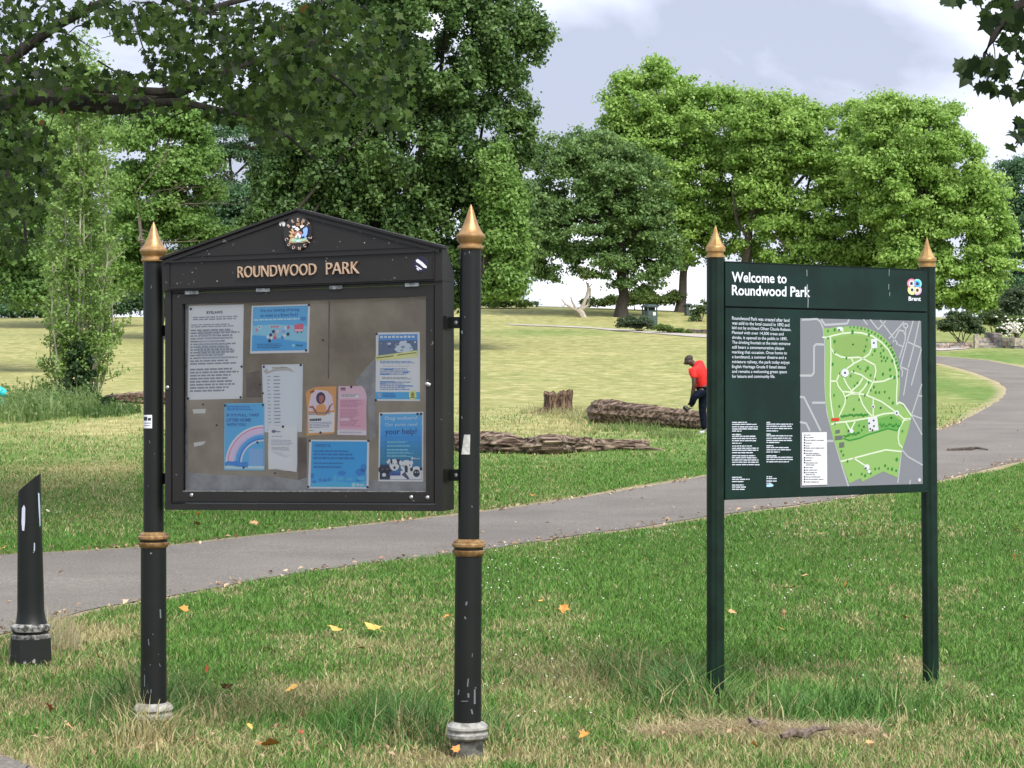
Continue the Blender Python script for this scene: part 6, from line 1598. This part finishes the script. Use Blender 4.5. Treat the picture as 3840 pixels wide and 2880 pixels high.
# ------------------------------------------------------------------ bins on the brow of the hill
BING = mat('green_grey_bin', (.045, .075, .070), .55, var=.25, scale=4)
BIND = mat('bin_lid', (.040, .060, .058), .5)
def bin_(label, px, row, hpx, wpx, yaw):
    q = gp(px, row); k = q.y / F; h, w_ = hpx * k, wpx * k
    root = thing('litter_bin', label, 'bin', q[:])
    ca, sa = math.cos(yaw), math.sin(yaw)
    def pt(x, y, z_): return q + Vector((x * ca - y * sa, x * sa + y * ca, z_))
    def blk(b, x0, x1, y0, y1, z0, z1, m_, tp=0.0):
        b.hexa([pt(x0, y0, z0), pt(x1, y0, z0), pt(x1, y1, z0), pt(x0, y1, z0), pt(x0 + tp, y0 + tp, z1), pt(x1 - tp, y0 + tp, z1), pt(x1 - tp, y1 - tp, z1), pt(x0 + tp, y1 - tp, z1)], m_)
    a = w_ / 2
    b = B(); blk(b, -a * .86, a * .86, -a * .86, a * .86, -.05, h * .70, BING)
    for sx in (-1, 1):
        for sy in (-1, 1): blk(b, sx * a * .78 - .03, sx * a * .78 + .03, sy * a * .78 - .03, sy * a * .78 + .03, h * .70, h * .86, BING)
    blk(b, -a * .6, a * .6, -a * .6, a * .6, h * .70, h * .86, mat('bin_mouth', (.008, .01, .01), .8))
    b.out('body', root)
    b = B(); blk(b, -a, a, -a, a, h * .86, h * .92, BIND); blk(b, -a * .98, a * .98, -a * .98, a * .98, h * .92, h, BIND, a * .3); b.out('lid', root)
    b = B(); blk(b, a * .05, a * .55, -a * .86 - .012, -a * .86, h * .48, h * .64, pm(205, 205, 200)); b.out('notice', root)
    return root
bin_('grey-green litter bin with a flat lid and pale notice, behind the clipped bush', 2436, 1222, 80, 50, rad(28))
bin_('small dark litter bin by the leaning tree trunk', 2580, 1184, 46, 24, rad(20))

# ------------------------------------------------------------------ shrubs
def shrub(label, lobes, d, n, leaf, pal, seed, cr=(.18, .35), name='shrub', cat='shrub', cover=1.0, row=None):
    g = np.random.default_rng(seed)
    C, Rr = clumps(lobes, d, g, cr, cover)
    x0 = float(np.mean(C[:, 0])); root = thing(name, label, cat, (x0, d, gzf(x0, d)))
    b = B()
    for k in range(7):
        c = Vector(C[g.integers(len(C))]); s_ = Vector((x0 + g.normal() * .1, d, gzf(x0, d) - .05))
        b.tube([s_, s_.lerp(c, .5) + Vector((0, 0, .05)), c], [.03, .02, .008], BARK, 5, .1)
    b.out('stem', root)
    foliage('leaves', root, C, Rr, n, leaf, pal, seed + 1, .4)
    return root
dS = gp(2380, 1243).y
shrub('rounded grey-green bush at the path edge in front of the bin', [(2345, 1212, 32, 22), (2400, 1213, 42, 24), (2440, 1226, 30, 14)], dS, 7000, .10, ((.050, .090, .040), (.115, .165, .085)), 201)
shrub('low bright green plants beside the rounded bush', [(2490, 1233, 40, 12), (2540, 1243, 32, 9), (2575, 1249, 18, 6)], dS - 2, 2600, .11, ((.09, .17, .03), (.19, .28, .06)), 202, (.10, .2))
shrub('sparse sapling by the small litter bin', [(2612, 1165, 26, 18), (2640, 1150, 20, 26), (2605, 1195, 14, 16)], 128, 1500, .14, ((.07, .13, .04), (.15, .22, .08)), 203)
shrub('spreading dark shrub on the low stone wall', [(3570, 1222, 60, 24), (3635, 1222, 55, 26), (3600, 1200, 60, 20), (3660, 1246, 26, 10)], 101, 9000, .13, ((.045, .085, .030), (.110, .165, .065)), 204)
shrub('rounded olive bush above the stone steps', [(3750, 1215, 30, 34), (3720, 1195, 40, 30)], 104, 6000, .12, ((.065, .110, .035), (.145, .200, .075)), 205)
shrub('conifer-like dark shrub at the right edge, above the flowering bush', [(3810, 1130, 60, 50), (3830, 1180, 40, 30), (3780, 1160, 40, 30)], 106, 8000, .15, ((.055, .095, .045), (.12, .17, .085)), 206)
fl = shrub('white-flowering bush on top of the stone wall at the right', [(3790, 1238, 50, 18), (3825, 1225, 36, 30), (3760, 1250, 26, 10)], 99.5, 4600, .11, ((.09, .16, .045), (.19, .27, .09)), 207)
g = np.random.default_rng(9)
V = []
for k in range(130):
    c = np.array(at(3800 + g.normal() * 24, 1228 + g.normal() * 14, 98.6 + g.normal() * .25)); V.append(c)
V = np.array(V); n = len(V); r = g.uniform(.04, .10, n)
VV = (V[:, None, :] + oc[None] * r[:, None, None] * np.array([1, 1, .6])).reshape(-1, 3)
fast('flowers', VV, tris=(np.arange(n)[:, None, None] * 6 + tr[None] if False else np.arange(n)[:, None, None] * 6 + np.array([[0, 1, 4], [1, 2, 4], [2, 3, 4], [3, 0, 4], [1, 0, 5], [2, 1, 5], [3, 2, 5], [0, 3, 5]])[None]).reshape(-1, 3), material=mat('petal_white', (.80, .78, .72), .6), parent=fl)['kind'] = 'stuff'
# under-storey along the brow so that only slits of sky show
tree('hedge', 'low scrub along the brow of the hill under the dark tree', 139, [(2380, 1128, 130, 20), (2240, 1138, 70, 14), (2480, 1132, 70, 20), (2530, 1112, 40, 16), (1850, 1136, 110, 16), (1960, 1142, 60, 8)], 8000, .17, ((.08, .14, .03), (.2, .28, .07)), [([(2380, 1160, 0), (2380, 1140, 0)], .05, .02)], 112, (.3, .5), cat='hedge', limbs=0, lr=.03)
# bleached dead shrub with a green tuft
q = gp(2165, 1190); dd = q.y
ds = thing('dead_shrub', 'bleached bare shrub with forked pale limbs and one green tuft on top', 'shrub', q[:])
b = B(); Qd = lambda L_: [at(x, y, dd) for x, y in L_]
for L_, r0, r1 in [([(2188, 1196), (2180, 1175), (2168, 1162)], .22, .20), ([(2168, 1165), (2140, 1152), (2120, 1140), (2105, 1120)], .10, .03), ([(2160, 1158), (2145, 1130), (2140, 1112)], .09, .03), ([(2176, 1165), (2190, 1135), (2200, 1110), (2206, 1085), (2204, 1060)], .14, .06), ([(2180, 1162), (2205, 1145), (2212, 1110), (2214, 1080)], .10, .05), ([(2204, 1075), (2198, 1055)], .05, .03), ([(2206, 1080), (2220, 1065)], .05, .03), ([(2120, 1140), (2112, 1150), (2102, 1142)], .04, .02)]:
    b.tube(Qd(L_), list(np.linspace(r0, r1, len(L_))), DEADW, 7, .15)
b.out('branches', ds)
C, Rr = clumps([(2205, 1030, 34, 22), (2225, 1040, 28, 12), (2185, 1005, 14, 16)], dd, np.random.default_rng(5), (.2, .4))
foliage('leaves', ds, C, Rr, 900, .16, ((.14, .20, .05), (.27, .34, .12)), 210, .3)

# ------------------------------------------------------------------ stone walls and steps at the right
STN = [mat('stone_%s' % nm, c, .9, var=.35, scale=6, bump=.5) for nm, c in (('grey', (.22, .21, .20)), ('buff', (.33, .29, .24)), ('dark', (.13, .12, .115)), ('brown', (.24, .18, .15)))]
def stone_wall(label, P0, P1, h, th, seed, cap=False):
    g = np.random.default_rng(seed); R_.seed(seed)
    P0, P1 = Vector(P0), Vector(P1); d = P1 - P0; L_ = Vector((d.x, d.y, 0)).length; ang = math.atan2(d.y, d.x); u_ = d.normalized()
    b = B(); z_ = 0.0
    while z_ < h - .02:
        hh = min(h - z_, g.uniform(.11, .2)); x = 0.0
        while x < L_ - .02:
            ww = min(L_ - x, g.uniform(.2, .5)); c = P0 + u_ * (x + ww / 2); gzz = gzf(c.x, c.y)
            b.box((c.x, c.y, gzz + z_ + hh / 2 - .03), (ww - .012, th * g.uniform(.9, 1.06), hh - .012), STN[g.integers(4)], ang, .012); x += ww
        z_ += hh
    c = (P0 + P1) / 2
    b.hexa([P0 + Vector((0, th * .3, -.1 + gzf(P0.x, P0.y) - P0.z)), P1 + Vector((0, th * .3, -.1 + gzf(P1.x, P1.y) - P1.z)), P1 + Vector((0, th * .42, -.1 + gzf(P1.x, P1.y) - P1.z)), P0 + Vector((0, th * .42, -.1 + gzf(P0.x, P0.y) - P0.z)),
            P0 + Vector((0, th * .3, h - .05 + gzf(P0.x, P0.y) - P0.z)), P1 + Vector((0, th * .3, h - .05 + gzf(P1.x, P1.y) - P1.z)), P1 + Vector((0, th * .42, h - .05 + gzf(P1.x, P1.y) - P1.z)), P0 + Vector((0, th * .42, h - .05 + gzf(P0.x, P0.y) - P0.z))], STN[2])
    o = b.out('stone_wall', None, org=(c.x, c.y, gzf(c.x, c.y)), autosmooth=False)
    return setp(o, label, 'wall')
def gpx(px, d): x = (px - CX) / F * d; return (x, d, gzf(x, d))
dw = gp(3600, 1306).y
stone_wall('low rubble stone wall beside the path at the foot of the steps', gpx(3380, dw - 1), gpx(3640, dw), .30, .4, 1)
stone_wall('taller dark stone wall to the right of the steps', gpx(3742, dw + 1), gpx(3822, dw - .5), .52, .5, 2)
stone_wall('stone wall rising behind the top of the steps', gpx(3706, dw + 3.2), gpx(3742, dw + 1.2), .66, .4, 3)
stone_wall('remains of a low wall beside the hilltop path', gpx(2578, dS - 1.5), gpx(2660, dS - 2.5), .24, .35, 4)
b = B(); x0_, x1_ = 3672, 3745
for k in range(4):
    d = dw + .5 + k * .45; a, c = gpx(x0_, d), gpx(x1_ - k * 6, d)
    z0 = gzf(a[0], dw + .4); b.box(((a[0] + c[0]) / 2, d + .3, z0 + .06 + k * .13 - .02), (c[0] - a[0], .62, .13), STN[k % 2], 0, .012)
q = gpx(3660, dw + .2); b.box((q[0], q[1], q[2] + .3), (.2, .35, .66), STN[1], 0, .02)
setp(b.out('stone_steps', None, org=gpx(3705, dw + .5)), 'short flight of pale stone steps between the two walls', 'steps')
# bank behind the wall is part of the lawn; turquoise thing at the edge of the weeds
q = at(2, 1468, gp(60, 1560).y + 1.0)
b = B()
b.mesh([q + Vector((v.x * .17, v.y * .12, v.z * .115 - v.x * .05)) for v in vs], fs, mat('turquoise_plastic', (.02, .52, .58), .35), True)
b.tube([q + Vector((.05, 0, -.08)), q + Vector((.06, 0, -.3)), Vector((q.x + .06, q.y, gzf(q.x, q.y) - .02))], [.02, .016, .016], mat('turquoise_plastic', (.02, .52, .58)), 6)
setp(b.out('litter', None, org=q), 'bright turquoise plastic litter caught in the weeds at the left edge', 'litter')

# ------------------------------------------------------------------ fallen leaves and sticks
LC = {'orange': ((.62, .27, .045), (.50, .20, .04)), 'yellow': ((.70, .44, .10), (.62, .36, .09)), 'red': ((.42, .075, .025), (.30, .06, .03)), 'brown': ((.26, .13, .06), (.33, .18, .09)), 'tan': ((.56, .33, .15), (.46, .27, .13)), 'white': ((.70, .66, .52), (.6, .56, .44))}
LMAT = {k: mat('%s_dead_leaf' % k, c[0], .6, col2=c[1], scale=40) for k, c in LC.items()}
GLV = 'fallen leaves on the lawn'
LFM = {}
def fallen(px, row, size, colr, label, tilt=0.25, seed=0, lift=.035):
    """size: width of the leaf in photo pixels"""
    q = gp(px, row); s_ = size / F * q.y
    g = np.random.default_rng(seed + 1000)
    key = (colr, seed % 4)
    if key not in LFM:
        gg = np.random.default_rng(seed % 4 + 5)
        b = B(); m_ = len(_st); inner = [(x * .5, y * .5) for x, y in _st]
        def z_(x, y): return .26 * abs(x) ** 1.5 + .18 * (y * y) + .08 * math.sin(5 * x + seed) + .05
        V = [Vector((0, 0, .03))] + [Vector((x, y, z_(x, y))) for x, y in inner] + [Vector((x * gg.uniform(.85, 1.1), y * gg.uniform(.85, 1.1), z_(x, y) * gg.uniform(.8, 1.3))) for x, y in _st]
        Fc = [(0, 1 + k, 1 + (k + 1) % m_) for k in range(m_)] + [(1 + k, 1 + m_ + k, 1 + m_ + (k + 1) % m_, 1 + (k + 1) % m_) for k in range(m_)]
        b.mesh(V, Fc, LMAT[colr], True)
        b.tube([(0, -.40, .1), (.03, -.6, .06), (.05, -.85, .10)], [.016, .013, .010], LMAT[colr], 5)
        o = b.out('fallen_leaf'); LFM[key] = o.data
    else:
        o = bpy.data.objects.new('fallen_leaf', LFM[key]); COL.objects.link(o)
    o.location = q + Vector((0, 0, lift)); o.scale = (s_ * .85, s_ * .85, s_ * .85)
    o.rotation_euler = (g.normal() * tilt, g.normal() * tilt, g.uniform(0, 6.28))
    return setp(o, label, 'leaf', GLV)
for k, (px, row, size, c, lb, ti) in enumerate([
    (1255, 2392, 72, 'yellow', 'large curled tan-yellow leaf midway between the noticeboard posts, left one of a close pair', .3),
    (1397, 2389, 84, 'yellow', 'bright yellow torn leaf midway between the noticeboard posts, right one of a close pair', .3),
    (1356, 2467, 62, 'tan', 'pinkish tan leaf just in front of the yellow pair between the noticeboard posts', .2),
    (2114, 2312, 52, 'orange', 'upright orange-yellow leaf on the lawn, well right of the right noticeboard post', .9),
    (2028, 2282, 26, 'yellow', 'small pale yellow leaf just left of the upright orange leaf', .3),
    (1675, 2342, 34, 'orange', 'small orange leaf close to the left side of the right noticeboard post', .3),
    (691, 2314, 46, 'orange', 'orange leaf beside the left noticeboard post near the path edge', .3),
    (370, 2501, 40, 'red', 'red-orange leaf between the bollard and the left noticeboard post', .3),
    (188, 2468, 26, 'red', 'small red leaf in the dry tuft at the foot of the bollard', .4),
    (772, 2545, 36, 'red', 'dark red upright leaf to the right of the left noticeboard post', 1.0),
    (182, 2693, 58, 'red', 'bright red-orange leaf in the bottom left part of the grass', .6),
    (375, 2712, 34, 'brown', 'brown upright leaf left of the left noticeboard post base', .8),
    (1100, 2620, 62, 'yellow', 'narrow yellow leaf standing on edge in the dry patch', 1.1),
    (850, 2618, 60, 'brown', 'dark brown crumpled leaf in the dry patch beside the left noticeboard post', .5),
    (1010, 2842, 112, 'orange', 'largest golden orange leaf at the bottom edge', .25),
    (935, 2770, 40, 'yellow', 'small golden leaf just behind the largest orange one', .5),
    (1140, 2714, 40, 'red', 'thin rusty red leaf standing in the dark green tuft', 1.0),
    (1046, 2768, 28, 'brown', 'small reddish brown leaf left of the dark green tuft', .5),
    (1128, 2790, 26, 'red', 'small dark pink-red leaf in front of the dark green tuft', .6),
    (630, 2770, 36, 'brown', 'brown leaf in front of the left noticeboard post base', .5),
    (545, 2788, 34, 'red', 'dark red leaf on the worn ground in front of the left post', .3),
    (258, 2770, 46, 'tan', 'pale orange leaf on the worn strip at the lower left', .3),
    (1528, 2788, 46, 'yellow', 'mustard yellow leaf just left of the right noticeboard post base', .5),
    (1712, 2856, 46, 'orange', 'orange leaf against the foot of the right noticeboard post', .4),
    (2192, 2800, 56, 'orange', 'golden orange upright leaf near the bottom edge, right of the right noticeboard post', .8),
    (3173, 2218, 34, 'orange', 'orange-tan leaf on the green lawn under the welcome sign', .6),
    (2968, 2232, 52, 'tan', 'flat tan leaf on the lawn under the welcome sign, left of the orange-tan one', .2),
    (3022, 2185, 44, 'tan', 'buff leaf on the lawn under the map, behind the flat tan one', .2),
    (3076, 2022, 26, 'tan', 'tiny pinkish leaf on the lawn right under the sign panel', .3),
    (3399, 2345, 42, 'orange', 'orange leaf on the lawn left of the right sign post', .4),
    (2936, 2326, 40, 'tan', 'upright pale leaf in the middle of the lawn between the sign posts', .9),
    (2745, 2326, 40, 'tan', 'pale pink-tan leaf just right of the left sign post', .5),
    (3812, 1998, 44, 'orange', 'orange-brown leaf at the right edge of the lawn nearest the path', .5),
    (3810, 2112, 50, 'yellow', 'pale yellow leaf at the right edge of the lawn, in front of the orange-brown one', .5),
    (3225, 2025, 22, 'tan', 'tiny buff leaf on the lawn close under the right part of the sign', .4),
    (2930, 2390, 30, 'yellow', 'small mustard leaf low between the sign posts', .4),
    (1996, 1872, 30, 'orange', 'orange leaf on the far edge of the path right of the right noticeboard post', .3),
    (738, 1984, 40, 'brown', 'brown leaf on the grass verge under the noticeboard, left one', .3),
    (951, 1981, 44, 'tan', 'tan leaf on the path edge under the middle of the noticeboard', .3),
    (178, 1934, 24, 'white', 'whitish leaf on the far lawn just right of the bollard top', .4),
    (221, 1940, 30, 'white', 'whitish leaf on the far lawn, the one further right of the bollard', .2),
    (700, 1940, 22, 'yellow', 'small yellow leaf on the far lawn beside the left noticeboard post', .3),
    (742, 1944, 26, 'orange', 'small orange leaf on the far lawn, right of the small yellow one', .3),
    (10, 2080, 40, 'yellow', 'yellow leaf on the path edge at the left side of the photo', .4),
    (34, 2262, 24, 'tan', 'lone pale leaf lying on the asphalt left of the bollard', .1),
    (2830, 2840, 44, 'orange', 'orange leaf near the bottom edge in front of the dead grass heap', .4),
    (3260, 2832, 40, 'tan', 'pink-tan leaf near the bottom edge, right of the dark stick', .3)]):
    fallen(px, row, size, c, lb, ti, k, .012 if px == 34 else .05)
def stick(label, pts, r, m_, lift=.015, jit=.15):
    P = [gp(*p) + Vector((0, 0, lift + r * .6)) for p in pts]
    Q = []
    for a, c in zip(P[:-1], P[1:]): Q += [a, a.lerp(c, .5) + Vector((0, 0, R_.uniform(0, r)))]
    Q.append(P[-1]); n = len(Q)
    b = B(); b.tube(Q, [r * (1 - .6 * abs(2 * k / (n - 1) - .8)) for k in range(n)], m_, 9, jit)
    return setp(b.out('stick', None, org=P[0]), label, 'stick')
stick('long thin dark stick lying across the path at the right', [(3552, 1691), (3620, 1690), (3706, 1691)], .035, mat('dark_stick', (.045, .036, .03), .9, col2=(.11, .09, .075), scale=20), .0)
stick('short thick grey-brown stick in front of the dead grass heap', [(2930, 2806), (3010, 2796), (3110, 2776)], .022, mat('rotting_stick', (.07, .052, .042), .95, col2=(.22, .17, .14), scale=40), .035, .25)
q = gp(2830, 2752); b = B()
b.tube([q + Vector((-.03, 0, 0)), q + Vector((-.01, 0, .05)), q + Vector((.025, .0, .04)), q + Vector((.03, .0, .0))], [.03, .03, .025, .02], mat('rotting_stick', (.07, .052, .042)), 8, .3)
setp(b.out('wood_chunk', None, org=q), 'small lump of rotten wood in the dead grass heap', 'wood')
# dry litter along the edges of the tarmac
P = POLY[0]; g = np.random.default_rng(61)
n = 3800; i_ = g.integers(0, len(P), n); x, y = P[i_, 0] + g.normal(0, .09, n), P[i_, 1] + g.normal(0, .14, n)
i_ = g.integers(0, len(P) // 2, 120); f_ = g.uniform(0, 1, 120)          # odd bits blown across the tarmac
x = np.concatenate([x, P[i_, 0] * f_ + P[len(P) - 1 - i_, 0] * (1 - f_)]); y = np.concatenate([y, P[i_, 1] * f_ + P[len(P) - 1 - i_, 1] * (1 - f_)])
for px, py, sx_, sy_, m_ in ((700, 2800, 380, 22, 150), (350, 2790, 240, 22, 90), (1250, 2830, 420, 26, 120), (2700, 2760, 300, 22, 110), (1000, 2620, 260, 40, 70), (2300, 2840, 500, 26, 60), (300, 2480, 160, 50, 40)):
    for k in range(int(m_ * .6)):
        q = gp(px + g.normal() * sx_, min(2876, py + g.normal() * sy_)); x = np.append(x, q.x); y = np.append(y, q.y)
n = len(x)
kp = (y < 45); x, y = x[kp], y[kp]; n = len(x)
z_ = gz(x, y) + np.where(np.arange(n) > len(POLY[0]) * 0 + n - 640, g.uniform(.02, .05, n), g.uniform(.014, .03, n))
V, T = leaf_cards(np.stack([x, y, z_], 1), unit(g.normal(size=(n, 3)) * .4 + np.array([0, 0, 1])), np.where(y < 12, g.uniform(.008, .034, n), g.uniform(.02, .07, n)), g, .6)
k = g.uniform(0, 1, (n, 1)) * np.where(y < 12, .5, 1)[:, None]; col = np.array([.24, .13, .065]) * (1 - k) + np.array([.62, .48, .34]) * k
setp(fast('leaf_litter', V, tris=T, tint=np.repeat(col, 4, 0), material=attr_leaf('dry_litter', .1)), 'dry brown leaf litter along the edges of the tarmac', 'litter', kind='stuff')
